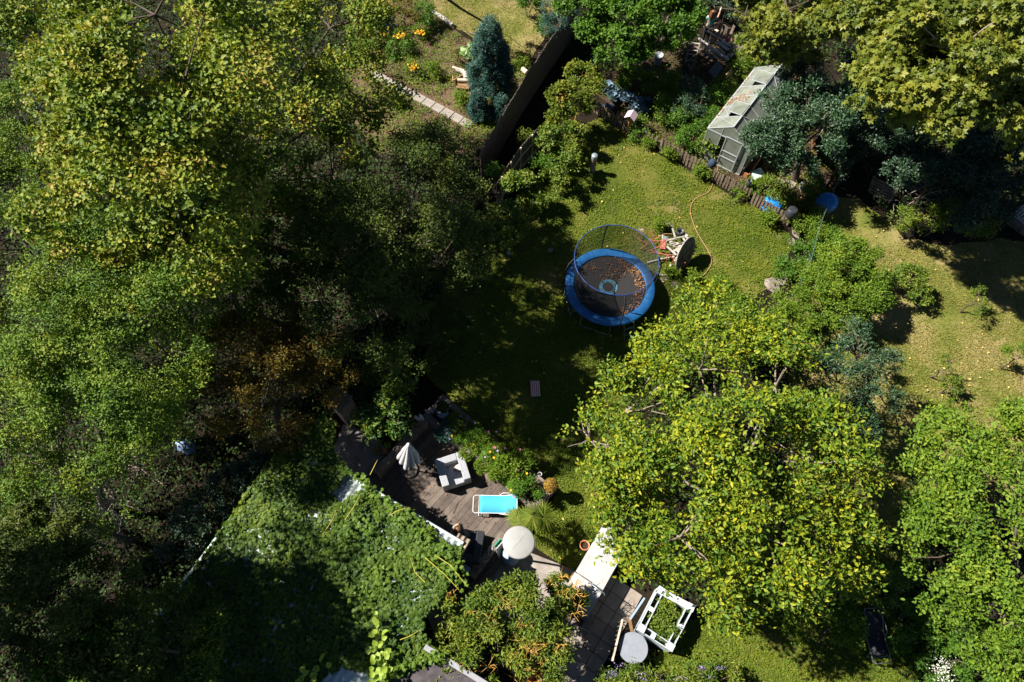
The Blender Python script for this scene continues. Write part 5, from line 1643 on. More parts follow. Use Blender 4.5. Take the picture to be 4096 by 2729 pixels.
tree("robinia_tree", "dull olive small leaved tree hanging in the shade right of the linden", "tree",
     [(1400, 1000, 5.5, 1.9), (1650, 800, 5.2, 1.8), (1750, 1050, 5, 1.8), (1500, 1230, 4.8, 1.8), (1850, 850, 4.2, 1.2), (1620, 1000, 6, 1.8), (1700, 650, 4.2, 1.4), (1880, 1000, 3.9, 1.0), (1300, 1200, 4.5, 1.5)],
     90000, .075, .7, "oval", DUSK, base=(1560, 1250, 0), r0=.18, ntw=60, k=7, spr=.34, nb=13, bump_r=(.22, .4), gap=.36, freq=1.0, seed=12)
tree("maple_tree", "bronze and orange leaved maple among the dark greens", "tree",
     [(980, 1420, 4.1, 1.3), (1200, 1400, 3.6, 1.2), (1070, 1560, 4.0, 1.3), (940, 1620, 3.8, 1.0), (1290, 1500, 3.0, 1.0), (1130, 1690, 2.6, .9), (1150, 1310, 3.4, .9)],
     46000, .09, .42, "rhomb", BRONZE, base=(1130, 1750, 0), r0=.14, ntw=40, k=7, spr=.32, nb=13, bump_r=(.24, .42), gap=.40, freq=1.2, seed=14)
tree("goat_willow", "large broad leaved tree with yellow tipped leaves right of the terrace", "tree",
     [(2500, 1650, 4.3, 1.4), (2800, 1480, 4.8, 1.7), (3100, 1550, 5.0, 1.7), (2650, 1900, 5.4, 1.8), (2950, 1850, 6.2, 1.9), (3250, 1850, 5.2, 1.6), (2720, 2150, 5.2, 1.7), (3050, 2150, 5.4, 1.8), (3300, 2150, 4.6, 1.3), (2520, 2080, 4.4, 1.2), (2930, 2300, 4.0, 1.3), (3180, 2280, 3.8, 1.1), (2640, 2210, 4.4, 1.0), (2850, 1300, 3.6, 1.3), (2360, 1760, 3.6, .9), (3330, 1980, 4.6, 1.1)],
     62000, .138, .52, "oval", GOLD, base=(2900, 2150, 0), r0=.22, bark=TWIG, ntw=120, tw_r=.012, k=8, spr=.6, nb=15, bump_r=(.22, .42), gap=.38, freq=.85, seed=21, jit=.34, low=-.2)
tree("cherry_tree", "fresh bright green tree filling the lower right corner", "tree",
     [(3900, 1800, 4.2, 1.4), (3760, 2000, 4.2, 1.2), (4050, 2000, 4.6, 1.6), (3850, 2200, 4.6, 1.3), (4080, 2300, 4.6, 1.5), (3800, 2350, 4.0, 1.0), (4000, 2500, 3.8, 1.2), (4100, 1780, 3.8, 1.2), (4150, 2600, 3.6, 1.3)],
     44000, .115, .55, "oval", BRIGHT, base=(3960, 2500, 0), r0=.16, ntw=80, k=7, spr=.42, nb=14, bump_r=(.24, .42), gap=.38, freq=1.0, seed=23, low=-.2)
tree("plane_tree", "tall plane tree with pale star shaped leaves in the upper right corner", "tree",
     [(3500, 130, 7.5, 1.7), (3750, 60, 8.5, 2.0), (3980, 130, 8.5, 2.0), (3700, 330, 8, 1.8), (3950, 400, 7.5, 1.8), (3560, 330, 7, 1.3), (4120, 300, 8, 1.8), (3830, 200, 9, 1.8)],
     46000, .16, .34, "lobed", PLANE, base=(3620, 420, 0), r0=.25, bark=TWIG, ntw=70, tw_r=.014, k=6, spr=.5, nb=14, bump_r=(.24, .44), gap=.38, freq=.9, seed=25)
tree("maple_tree", "duller star leaved tree between the hop vine and the plane tree at the top edge", "tree",
     [(2980, 60, 5.5, 1.2), (3150, 40, 6, 1.4), (3100, 150, 5.0, 1.0), (3300, 60, 5.2, 1.1), (3250, 170, 4.5, .7)],
     22000, .15, .34, "lobed", PLANE, base=(3150, 260, 0), r0=.18, ntw=30, k=6, spr=.42, nb=13, bump_r=(.24, .42), gap=.40, freq=1.0, seed=26)
tree("fruit_tree", "glossy dark green fruit tree growing against the greenhouse", "tree",
     [(3225, 340, 3.2, 1.1), (3140, 450, 3.4, 1.1), (3090, 560, 3.2, 1.05), (3270, 520, 3.4, 1.2), (3070, 600, 2.6, .7), (3180, 680, 2.4, .75), (3230, 430, 3.8, 1.1), (3350, 440, 3.2, 1.0)],
     36000, .105, .52, "oval", GLOSS, base=(3180, 720, 0), r0=.15, ntw=50, k=7, spr=.36, nb=13, bump_r=(.22, .4), gap=.3, freq=1.2, seed=28, low=-.1)
tree("dead_conifer", "bare dead conifer with grey spiky branches in the dark lower left", "tree", [(360, 2100, 2.4, .3)], 10, .02, .4, "rhomb", DUSK, base=(535, 2168, 0), r0=.09, bark=MOSSB, ntw=0)
dt = bpy.data.objects[[o.name for o in COL.objects if o.get("label", "").startswith("bare dead conifer")][0]]
mb = MB(); b0 = P(535, 2168, 0); b1 = P(205, 2060, 4.6); b1 = Vector((b0.x + (b1.x - b0.x) * .6, b0.y + (b1.y - b0.y) * .6, b1.z))
for ch in list(dt.children): bpy.data.objects.remove(ch)
MB().tube([b0, b0.lerp(b1, .5), b1], [.085, .055, .012], 8).build("trunk", MOSSB, dt)
for i in range(95):
    s = rnd.uniform(.18, .98); p = b0.lerp(b1, s); a = rnd.uniform(0, 6.28); L = (1.15 - s * .75) * rnd.uniform(.5, 1.05)
    d = Vector((math.cos(a), math.sin(a), rnd.uniform(-.25, .35)))
    q = p + d * L * .55; e = p + d * L + Vector((0, 0, rnd.uniform(-.15, .2)))
    mb.tube([p, q, e], [.012, .008, .003], 4)
    for k in range(3):
        s2 = rnd.uniform(.35, .9); g = p.lerp(e, s2); d2 = (d + Vector((rnd.uniform(-1, 1), rnd.uniform(-1, 1), rnd.uniform(-.4, .4)))).normalized()
        mb.tube([g, g + d2 * L * .35], [.006, .0025], 4)
mb.build("branches", DTWIG, dt)

tree("hawthorn_tree", "lower lit small leaved tree between the linden and the bronze maple", "tree", [(980, 1150, 4.0, 1.4), (1080, 1050, 4.2, 1.3), (790, 1250, 3.4, 1.2), (930, 830, 6.0, 1.6)], 30000, .08, .62, "oval", HAWTH, base=(960, 1250, 0), r0=.14, ntw=30, k=7, spr=.34, nb=14, bump_r=(.22, .4), gap=.34, freq=1.1, seed=17)
tree("vine_hedge", "dark vine hedge in front of the person with long hair", "vine", [(2900, 10, 1.2, .5), (2960, 50, 1.1, .45), (3020, 20, 1.4, .6), (2920, -60, 1.6, .7), (2800, -30, 1.2, .5)], 11000, .085, .7, "oval", IVYD, r0=.03, ntw=14, k=6, spr=.28, nb=11, gap=.32, freq=1.3, seed=18)
# ---- masses of evergreen and ivy on the right
for lab, lobes, n, seed in (
    ("dark ivy thicket below the plane tree, nearest the compost mound", [(3430, 330, 3.0, 1.3), (3560, 450, 3.0, 1.3), (3420, 480, 2.6, .9), (3620, 560, 2.6, 1.1)], 30000, 31),
    ("dark ivy thicket in the middle of the right hand hedge", [(3720, 620, 2.8, 1.4), (3800, 780, 2.5, 1.4), (3650, 700, 2.2, 1.0), (3880, 650, 3, 1.3)], 34000, 32),
    ("dark ivy thicket running off the right picture edge", [(4000, 560, 3.2, 1.5), (4100, 700, 3.0, 1.4), (3960, 760, 2.4, 1.2), (4150, 500, 3.6, 1.5)], 34000, 33),
    ("narrow strip of grey green ivy beside the compost mound", [(3400, 590, 1.6, .55), (3370, 660, 1.5, .5), (3440, 520, 1.8, .6)], 10000, 34)):
    tree("ivy_thicket", lab, "shrub", lobes, n, .085, .75, "oval", IVYD, "ivy thickets of the right hand hedge", r0=.06, ntw=12, k=7, spr=.28, nb=14, bump_r=(.22, .4), gap=.34, freq=1.3, seed=seed, low=-.15)
tree("shrub", "dark lower shrub below the ivy hedge with grey green tips", "shrub", [(3700, 880, 1.3, .7), (3820, 880, 1.3, .8), (3600, 870, 1.0, .5), (3930, 860, 1.4, .8)], 14000, .075, .5, "oval", SHRUB, r0=.03, ntw=20, k=7, spr=.25, nb=12, gap=.36, freq=1.5, seed=35)
tree("hop_vine", "bright green hop vine mound at the top centre", "vine",
     [(2360, 30, 3.4, 1.3), (2530, 60, 3.6, 1.4), (2680, 70, 3.4, 1.2), (2480, 190, 2.8, 1.0), (2620, 170, 2.8, .9), (2740, 60, 3.2, .7), (2400, 150, 2.8, .9), (2640, -30, 3.4, 1.2), (2440, -60, 3.4, 1.3)],
     52000, .12, .72, "oval", HOPS, r0=.05, base=(2520, 260, 0), ntw=25, k=6, spr=.34, nb=13, bump_r=(.22, .4), gap=.25, freq=1.1, seed=37, low=-.1)
tree("climbing_vine", "yellowing climbing vine hanging over the end of the brown reed fence", "vine",
     [(2250, 390, 1.9, .55), (2330, 300, 2.0, .6), (2230, 470, 1.5, .4), (2370, 370, 1.7, .6), (2310, 420, 1.5, .5)], 9000, .10, .75, "oval", VINE, r0=.03, base=(2300, 480, 0), bark=OTWIG, ntw=30, k=5, spr=.3, nb=12, gap=.36, freq=1.5, seed=38)
for lab, lobes, n, seed in (
    ("dark green shrub between the brown reed fence and log post", [(2200, 560, 1.3, .6), (2260, 640, 1.1, .6), (2220, 720, 1.1, .5), (2280, 540, 1.2, .5)], 9000, 39),
    ("dark green shrub under the olive tree at the lawn edge", [(2080, 760, 1.3, .7), (2040, 880, 1.3, .7), (1990, 960, 1.4, .7), (2130, 800, 1.0, .5)], 11000, 40)):
    tree("shrub", lab, "shrub", lobes, n, .10, .7, "oval", SHRUB, r0=.03, ntw=14, k=6, spr=.28, nb=11, gap=.33, freq=1.3, seed=seed)
for lab, lobes, n, seed in (
    ("yellow green rounded shrub on the dry lawn", [(3380, 1040, 1.6, .9), (3480, 1080, 1.5, .8), (3300, 1130, 1.5, .8), (3430, 1200, 1.4, .8), (3250, 1230, 1.3, .7), (3370, 1260, 1.2, .7), (3350, 1130, 1.7, .9), (3480, 1180, 1.3, .7)], 48000, 41),
    ("smaller loose bush at the right side of the yellow green shrub", [(3640, 1110, .9, .5), (3680, 1180, .7, .35)], 5000, 42)):
    tree("shrub", lab, "shrub", lobes, n, .085, .55, "oval", BRIGHT if seed == 41 else SHRUB, r0=.05, ntw=24, k=7, spr=.28, nb=13, bump_r=(.22, .4), gap=.28, freq=1.4, seed=seed)
tree("shrub", "dark tangled shrub between the rock and the broad leaved tree", "shrub", [(3180, 1200, 1.2, .6), (3150, 1300, 1.3, .7), (3050, 1370, 1.4, .7), (2900, 1330, 1.2, .7), (2760, 1420, 1.2, .6), (2640, 1480, 1.1, .5), (2700, 1330, .9, .5)], 17000, .09, .5, "oval", WEED, r0=.04, ntw=24, k=6, spr=.3, nb=11, gap=.36, freq=1.3, seed=43)
tree("plum_tree", "sparse dark leathery leaved tree at the right of the broad leaved one", "tree", [(3430, 1430, 3.0, .8), (3350, 1530, 3.2, .9), (3480, 1560, 2.8, .8), (3400, 1330, 2.6, .5), (3530, 1450, 2.6, .5), (3400, 1680, 3.0, .7)], 10000, .12, .34, "oval", GLOSS, r0=.08, base=(3430, 1700, 0), ntw=50, k=7, spr=.4, nb=12, gap=.42, freq=1.4, seed=44)
sap = [(3890, 1215, .9, .42, "sparse young fruit tree farthest up the dry lawn"), (3770, 1480, .9, .42, "sparse young fruit tree with a dark forked shadow in mid lawn"), (3800, 1555, .7, .3, "small dark sapling just below the forked shadow"), (3765, 1670, .9, .42, "brighter green young tree next to the lower right tree"), (4080, 1430, 1.2, .5, "young fruit tree cut by the right picture edge")]
for i, (u, v, h, r, lab) in enumerate(sap):
    tree("young_fruit_tree", lab, "tree", [(u, v, h, r, .9), (u + 25, v - 35, h + .25, r * .6)], 1300, .075, .5, "oval", WEED if i in (3, 4) else SHRUB, "young fruit trees on the dry lawn", r0=.03, ntw=16, tw_r=.006, k=6, spr=.26, nb=8, gap=.38, freq=2, seed=50 + i)

tree("tall_tree", "tall tree just beyond the left picture edge shading the lower left", "tree", [(-820, 1950, 10, 2.4), (-950, 2320, 10, 2.6), (-1150, 2620, 10, 2.6), (-1250, 2200, 9.5, 2.5), (-820, 2700, 9, 2.2)], 26000, .16, .7, "oval", LINDEN, base=(-1000, 2300, 0), r0=.25, ntw=10, k=6, spr=.5, nb=13, bump_r=(.28, .48), gap=.28, seed=60)
# ---- lower left darkness
for lab, lobes, n, L, m_, seed in (
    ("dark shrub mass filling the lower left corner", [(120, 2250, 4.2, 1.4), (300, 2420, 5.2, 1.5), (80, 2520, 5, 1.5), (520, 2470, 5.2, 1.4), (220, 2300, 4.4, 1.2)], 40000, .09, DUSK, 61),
    ("long leaved bamboo like bush at the bottom left", [(560, 2560, 4.4, 1.2), (730, 2500, 4.0, 1.0), (650, 2680, 4.2, 1.2), (430, 2640, 4.4, 1.1)], 24000, .13, SHRUB, 62),
    ("yellow green bush glowing at the bottom left edge", [(330, 2640, 5.2, .6), (270, 2720, 5.2, .7), (400, 2720, 5.0, .6)], 8000, .11, HOPS, 63),
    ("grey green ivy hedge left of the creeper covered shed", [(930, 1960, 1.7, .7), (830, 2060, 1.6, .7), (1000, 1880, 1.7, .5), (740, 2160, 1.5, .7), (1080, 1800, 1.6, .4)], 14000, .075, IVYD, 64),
    ("small leaved shrub at the far left edge below the pale tree", [(40, 1980, 3.0, 1.3), (200, 2080, 2.4, 1.0), (-60, 2150, 3.0, 1.2)], 15000, .07, HAWTH, 65)):
    tree("shrub", lab, "shrub", lobes, n, L, .34 if seed == 62 else .6, "oval", m_, r0=.05, ntw=16, k=7, spr=.3, nb=13, bump_r=(.22, .4), gap=.36, freq=1.1, seed=seed)
tree("shrub", "bright bush in the upper left picture corner", "shrub", [(60, 60, 4, 1.3), (180, 30, 4, 1.2), (100, 130, 3.6, .8)], 9000, .1, .6, "oval", HOPS, r0=.05, ntw=12, k=6, spr=.3, nb=12, gap=.35, seed=66)
tree("shrub", "green shrub patch below the dark gap at the left edge", "shrub", [(60, 430, 3.5, 1.3), (130, 560, 3.5, 1.1), (-20, 620, 3.5, 1.3), (160, 680, 3.2, 1.0), (40, 760, 3.4, 1.2)], 22000, .09, .65, "oval", HAWTH, r0=.06, ntw=16, k=6, spr=.3, nb=13, gap=.36, seed=67)
tree("shrub", "dim understorey shrub between the bronze maple and the shaded lawn", "shrub", [(1500, 1450, 1.4, .8), (1680, 1380, 1.3, .8), (1620, 1520, 1.2, .6), (1780, 1250, 1.2, .6), (1850, 1290, 1.0, .3), (1820, 1130, 1.3, .7)], 14000, .09, .6, "oval", DUSK, r0=.04, ntw=12, k=6, spr=.3, nb=11, gap=.34, seed=68)
tree("magnolia_tree", "dark tree with a few sunlit pointed leaves above the terrace corner", "tree",
     [(1580, 1470, 2.5, .5, .6), (1615, 1560, 2.4, .42, .6), (1565, 1600, 2.3, .4, .6), (1470, 1690, 2.0, .42, .6), (1590, 1690, 1.9, .28, .6)], 3000, .15, .5, "oval", MAGN, base=(1500, 1640, 0), r0=.07, bark=TWIG, ntw=40, k=6, spr=.45, nb=11, gap=.44, freq=1.5, seed=70)
# ---- bottom centre shrubs with lichen covered twigs
for lab, lobes, n, seed, K in (
    ("evergreen shrub with narrow leaves and orange lichen twigs, next to the felt roof", [(1850, 2480, 2.0, .75), (1960, 2420, 2.0, .6), (1830, 2600, 2.0, .7), (1990, 2560, 2.0, .7), (1760, 2440, 1.9, .45), (1930, 2680, 1.8, .6)], 17000, 72, 7),
    ("evergreen shrub with orange lichen twigs beside the paving path", [(2120, 2450, 2.2, .65), (2200, 2540, 2.0, .6), (2110, 2620, 1.9, .6), (2080, 2370, 2.3, .45), (2230, 2650, 1.7, .5), (2170, 2720, 1.8, .5)], 16000, 73, 12),
    ("loose shrub with orange twigs leaning over the counter end", [(2240, 2340, 1.7, .3), (2250, 2400, 1.6, .33), (2315, 2405, 1.3, .2)], 4600, 74, 9)):
    t = tree("evergreen_shrub", lab, "shrub", lobes, n, .12, .36, "oval", SHRUB, r0=.04, ntw=20, k=6, spr=.3, nb=12, bump_r=(.24, .42), gap=.36, freq=1.4, seed=seed)
    mb = MB()
    for i in range(K):
        c, r = P(*rnd.choice(lobes)[:3]), .4
        p = c + Vector((rnd.uniform(-.4, .4), rnd.uniform(-.4, .4), .25))
        for j in range(6):
            d = Vector((rnd.uniform(-.35, .35), rnd.uniform(-.35, .35), rnd.uniform(.1, .45)))
            q = p + d * .6; e = q + Vector((rnd.uniform(-.2, .2), rnd.uniform(-.2, .2), rnd.uniform(0, .2)))
            mb.tube([p, q, e], [.010, .007, .003], 4)
            mb.tube([q, q + Vector((rnd.uniform(-.16, .16), rnd.uniform(-.16, .16), rnd.uniform(0, .15)))], [.008, .003], 4)
    mb.build("lichen_twigs", OTWIG, t)
t = thing("bare_shrub", "bare shrub of orange lichen covered twigs at the bottom edge", "shrub", P(2140, 2710))
mb = MB(); c0 = P(2140, 2712, .4); c0.z = .2
for i in range(46):
    a = rnd.uniform(0, 6.28); d = Vector((math.cos(a) * .7, math.sin(a) * .7, rnd.uniform(.6, 1.6)))
    L = rnd.uniform(.5, 1.0); p = c0 + d * L * .5; q = c0 + d * L + Vector((rnd.uniform(-.15, .15), rnd.uniform(-.15, .15), 0))
    mb.tube([c0, p, q], [.022, .014, .006], 5)
    for j in range(4):
        s = rnd.uniform(.4, 1); g = c0.lerp(q, s); mb.tube([g, g + Vector((rnd.uniform(-.25, .25), rnd.uniform(-.25, .25), rnd.uniform(.0, .25)))], [.009, .003], 4)
mb.build("twigs", OTWIG, t)
tree("buddleia", "pale leaved buddleia bush with lilac flower spikes at the bottom edge", "shrub", [(2520, 2725, .9, .4), (2640, 2705, .9, .4), (2760, 2720, .9, .45), (2880, 2720, .9, .45), (2450, 2740, .9, .35)], 8500, .13, .26, "oval", SHRUB, r0=.03, ntw=30, k=6, spr=.3, nb=10, gap=.3, seed=76)
bt = [o for o in COL.objects if o.get("label", "").startswith("pale leaved buddleia")][0]
pts = np.array([P(2440 + rng.random() * 460, 2660 + rng.random() * 70, 1.2) for _ in range(14)]); pts = np.repeat(pts, 26, 0) + rng.normal(size=(14 * 26, 3)) * np.array([.09, .03, .03])
link_mesh("flowers", leaf_mesh("flowers", pts - np.array(origin(bt)), ball(len(pts)), ball(len(pts)), .035, .025, "rhomb"), LILAC, bt)
for lab, lobes, n, m_, seed in (
    ("dark leafy plants growing inside the white raised bed", [(2660, 2440, .5, .3), (2690, 2500, .5, .3), (2625, 2490, .45, .28), (2695, 2430, .5, .28), (2650, 2520, .45, .25)], 4500, SHRUB, 77),
    ("low green bush left of the black sun lounger", [(3380, 2480, .8, .5), (3300, 2530, .7, .45), (3420, 2560, .5, .3), (3200, 2500, .8, .5)], 7000, WEED, 78),
    ("yellowish bush right of the black sun lounger", [(3600, 2470, .9, .5), (3680, 2520, .8, .5), (3700, 2440, 1.0, .5), (3590, 2560, .5, .3)], 8000, HOPS, 79),
    ("dark understorey bush below the broad leaved tree", [(3450, 2280, 1.4, .8), (3580, 2250, 1.4, .7), (3520, 2380, 1.0, .5), (3600, 2120, 1.3, .6)], 11000, SHRUB, 80),
    ("bright ground hugging bush in the lower right corner", [(3720, 2680, .5, .45), (3830, 2640, .6, .5), (3920, 2700, .7, .5), (3780, 2580, .6, .4), (4040, 2680, .8, .6)], 11000, HOPS, 81)):
    tree("bush", lab, "shrub", lobes, n, .075, .6, "oval", m_, r0=.03, ntw=10, k=6, spr=.25, nb=11, gap=.34, freq=1.4, seed=seed)
c = P(3768, 2680, .9)
pts = np.array(c) + rng.normal(size=(260, 3)) * np.array([.15, .22, .08])
t = thing("flowering_plant", "clump of small white blossoms in the lower right corner", "flowers", (c.x, c.y, 0))
link_mesh("blossom", leaf_mesh("blossom", pts - np.array(origin(t)), ball(260), unit(ball(260) + np.array([0, 0, 1.5])), .036, .03, "rhomb"), WHITEP, t)
MB().tube([(c.x, c.y, 0), (c.x, c.y, .85)], .01, 5).build("stem", TWIG, t)

# ---- upper garden plants
def conifer(name, label, u, v, h, r, n, m, lean=(0, 0), z0=.4, L=.13, ratio=.22):
    b = P(u, v, 0)
    t = thing(name, label, "tree", b)
    z = z0 + (h - z0) * (1 - np.sqrt(rng.random(n)))
    s = (z - z0) / (h - z0)
    a = rng.uniform(0, 2 * math.pi, n)
    pr = r * (np.minimum(1, s * 5 + .45)) * (1 - s) ** .7
    nz = vnoise(np.stack([np.cos(a) * 3.2, np.sin(a) * 3.2, z * 2.6], 1) + 5, 3)
    rad = pr * (.40 + .9 * nz) * (1 - np.abs(rng.normal(size=n)) * .12)
    d = np.stack([np.cos(a), np.sin(a), np.zeros(n)], 1)
    p = np.array(b) + d * rad[:, None] + np.array([0, 0, 1]) * z[:, None] + np.array([lean[0], lean[1], 0]) * s[:, None]
    keep = nz > .3
    p, d = p[keep], d[keep]
    pos, ax, nor = sprig_leaves(p, unit(d * .7 + np.array([0, 0, .6])), 5, .22, L, .35, .5)
    nn = len(pos)
    LL = L * rng.uniform(.6, 1.2, nn)
    link_mesh("crown", leaf_mesh("crown", pos - np.array(b), ax, nor, LL, LL * ratio, "rhomb"), m, t)
    mb = MB().tube([b, b + Vector((lean[0] * .5, lean[1] * .5, h * .5)), b + Vector((lean[0], lean[1], h * .95))], [.09, .06, .012], 8)
    for i in range(16):
        s = rnd.uniform(.05, .5); q = b + Vector((0, 0, h * s)); a = rnd.uniform(0, 6.28)
        mb.tube([q, q + Vector((math.cos(a) * r * .6, math.sin(a) * r * .6, .3))], [.025, .008], 5)
    mb.build("trunk", BARK, t)
    return t
conifer("conifer", "blue green conical conifer standing in the upper garden", 1970, 392, 4.3, 1.15, 9500, CONIF, (0, .1), .45)
conifer("conifer", "short blue green conifer at the end of the slab path", 1915, 470, 1.5, .62, 2300, CONIF, (0, 0), .1)
conifer("conifer", "low bluish conifer in the dark beside the reed fence", 2000, 470, 1.3, .55, 1800, CONIF, (.1, 0), .1)
t = tree("acacia", "blue green feathery acacia over the top of the reed fence", "tree", [(2200, 40, 2.6, .5), (2240, 90, 2.4, .45), (2180, 110, 2.3, .35), (2270, 20, 2.6, .5)], 5200, .09, .22, "rhomb", CONIF, r0=.05, base=(2240, 190, 0), ntw=24, k=14, spr=.4, nb=9, gap=.3, seed=85)
plant("shrub", "bright low bush at the right edge of the upper lawn", "shrub", 2170, 110, .5, .4, 1600, .08, .6, "oval", HOPS)
plant("shrub", "bright bush at the top edge left of the acacia", "shrub", 2110, 10, .8, .55, 2300, .09, .6, "oval", HOPS)
plant("fern_plant", "light green feathery young plant at the end of the long silvery log", "plant", 1695, 45, .7, .42, 1500, .12, .25, "rhomb", HOPS)
tree("shrub", "reddish brown shrub in the upper garden shade", "shrub", [(1620, 20, 1.0, .5), (1560, 60, .8, .4), (1660, 60, .7, .35)], 3600, .07, .5, "oval", BRONZE, r0=.03, ntw=12, k=6, spr=.25, nb=9, gap=.36, seed=86)
tree("tree", "dark tree shading the top edge of the upper lawn", "tree", [(1730, -60, 3.4, .8), (1850, -90, 3.4, .7), (1620, -90, 3.6, .9)], 6500, .1, .6, "oval", SHRUB, r0=.08, base=(1740, -40, 0), ntw=14, k=6, nb=11, gap=.36, seed=87)
c = P(1886, 190, .5)
t = thing("rhubarb", "rhubarb plant with huge pale crinkled leaves beside the blue conifer", "plant", (c.x, c.y, 0))
mb = MB()
for i, (u, v, s, a) in enumerate(((1868, 200, .42, 3.6), (1903, 180, .45, 1.4), (1880, 215, .34, 4.6), (1925, 185, .3, .4))):
    q = P(u, v, .5)
    vs, fs = [(q.x, q.y, q.z + .04)], []
    nn = 22
    for k in range(nn):
        th = 2 * math.pi * k / nn; rr = s * (1 + .16 * math.cos(5 * th) + .06 * rnd.uniform(-1, 1)) * (.6 if abs(th - math.pi) < .3 else 1)
        vs.append((q.x + rr * math.cos(th + a) * .9, q.y + rr * math.sin(th + a) * .9, q.z + .04 * math.cos(5 * th) - .08))
    for k in range(nn): fs.append((0, 1 + k, 1 + (k + 1) % nn))
    MB().add(vs, fs, False).build("leaf_blade", RHUB if i < 3 else YELL, t)
    mb.tube([(c.x, c.y, .02), (q.x, q.y, q.z - .05)], .016, 6)
mb.build("stalk", RUSTR, t)
for i, (u, v, lab) in enumerate(((1532, 128, "orange flowered plant right of the linden crown, largest of the upper bed"), (1603, 143, "orange flowered plant below the strap leaved one"), (1650, 270, "orange flowered plant low in the bed above the slab path"), (1490, 50, "orange flowered plant near the top of the bed"), (1680, 128, "orange flowered plant nearest the long silvery log"))):
    t = plant("flowering_plant", lab, "flowers", u, v, .4, .32, 500, .09, .4, "oval", WEED, "orange flowered plants in the upper bed")
    nq = 34
    pts = np.array(P(u, v, .62)) + rng.normal(size=(nq, 3)) * np.array([.12, .10, .04])
    link_mesh("blossom", leaf_mesh("blossom", pts - np.array(origin(t)), ball(nq), unit(ball(nq) + np.array([0, 0, 2])), .11, .10, "rhomb"), YELL, t)
plant("strap_leaved_plant", "grey green strap leaved plant in the upper bed", "plant", 1555, 90, .5, .4, 500, .30, .14, "rhomb", CABB, nb=3)
for i, (u, v, r, m_, lab) in enumerate(((1590, 400, .3, WEED, "courgette like plant below the slab path"), (1470, 180, .55, WEED, "tall weed clump beside the linden at the bed edge"), (1600, 200, .5, HOPS, "leafy weed clump in the middle of the upper bed"), (1720, 290, .45, WEED, "leafy clump between the bed and the stacked logs"), (1850, 400, .3, WEED, "thin weed clump at the end of the slab path"), (1700, 110, .5, HOPS, "green clump below the light feathery plant"), (1980, 155, .2, WEED, "tiny weed clump on bare soil right of the conifer"), (2085, 250, .25, WEED, "pale weed clump beside the conifer and reed fence"))):
    plant("weed_plant", lab, "plant", u, v, .25, r, int(3200 * r), .09, .6, "oval", m_)
tree("shrub", "dark shrub crossing the lower end of the slab path", "shrub", [(1650, 540, 1.1, .7), (1780, 520, 1.1, .6), (1560, 600, 1.2, .7), (1850, 600, 1.1, .5)], 8000, .07, .6, "oval", DUSK, r0=.04, ntw=30, k=6, nb=11, gap=.4, seed=88)

# ---- vegetable garden
tree("rhododendron", "rounded dark leathery shrub in the vegetable garden", "shrub", [(2770, 360, 1.1, .55), (2800, 420, 1.0, .5), (2730, 430, .9, .45), (2760, 340, 1.3, .4)], 6000, .09, .34, "oval", GLOSS, r0=.03, ntw=14, k=7, spr=.22, nb=12, gap=.3, freq=1.8, seed=90)
for i, (u, v, r, m_, lab) in enumerate(((2870, 400, .55, HOPS, "bright leafy clump left of the greenhouse, upper one"), (2800, 500, .5, HOPS, "bright leafy clump in front of the rhododendron"), (2720, 480, .5, HOPS, "bright herb clump behind the picket fence middle"), (2650, 440, .55, BRIGHT, "yellow green herb clump right of the pink roofed bird house"), (2600, 340, .5, WEED, "grassy clump behind the blue cabbages"),
                                         (2520, 320, .5, WEED, "shaded leafy clump below the grey bucket"), (2690, 340, .5, WEED, "leafy clump between the grassy one and the rhododendron"), (2750, 560, .4, HOPS, "bright clump along the picket fence in front of the greenhouse"), (2560, 500, .3, BRIGHT, "small bright clump at the bird house post"), (2900, 350, .4, SHRUB, "darker leafy clump at the greenhouse eave"),
                                         (2850, 585, .5, SHRUB, "dark leaved bush hiding the front left corner of the greenhouse"), (2830, 470, .4, HOPS, "bright clump touching the left greenhouse wall"))):
    plant("vegetable_plant", lab, "plant", u, v, .45, r, int(6200 * r), .085 if m_ is not SHRUB else .13, .5, "oval", m_, "leafy plants of the vegetable garden")
tree("peach_sapling", "light green long leaved sapling beside the wood store", "tree", [(2985, 170, 1.9, .35), (2960, 240, 1.6, .4), (3020, 230, 1.6, .4), (2990, 290, 1.3, .35)], 2600, .15, .24, "oval", BRIGHT, r0=.035, base=(2985, 300, 0), ntw=20, k=8, spr=.45, nb=9, gap=.3, seed=91)
cab = [(2430, 343), (2465, 357), (2492, 370), (2523, 379), (2550, 404), (2590, 398), (2541, 430), (2434, 424), (2572, 433), (2452, 380), (2510, 388)]
def cabbage(m):
    t = thing("cabbage", "blue green cabbage in the cluster behind the picket fence", "cabbage", (0, 0, 0), "blue cabbages in the vegetable garden")
    mb = MB()
    for k in range(13):
        a = k * 2.4; r_ = .06 + .016 * k; s = .08 + .006 * k
        c = Vector((r_ * math.cos(a), r_ * math.sin(a), .32 - .012 * k)); n = Vector((-math.cos(a) * (.9 - .05 * k), -math.sin(a) * (.9 - .05 * k), .8)).normalized()
        M = frame_n(n)
        vs = [c + M @ Vector((0, 0, -.02))] + [c + M @ Vector((s * math.cos(j * .7854), s * math.sin(j * .7854), .012 * (j % 2))) for j in range(8)]
        mb.add(vs, [(0, 1 + j, 1 + (j + 1) % 8) for j in range(8)], True)
    mb.build("leaves", m, t)
    MB().tube([(0, 0, 0), (0, 0, .3)], [.03, .02], 6).build("stalk", HOPS, t)
    return t
cb0 = cabbage(CABB)
for i, (u, v) in enumerate(cab):
    o = cb0 if i == 0 else copy_tree(cb0)
    c = P(u, v, .3); o.location = (c.x, c.y, 0); o.rotation_euler.z = i * 1.1; s = rnd.uniform(.85, 1.2); o.scale = (s, s, s)

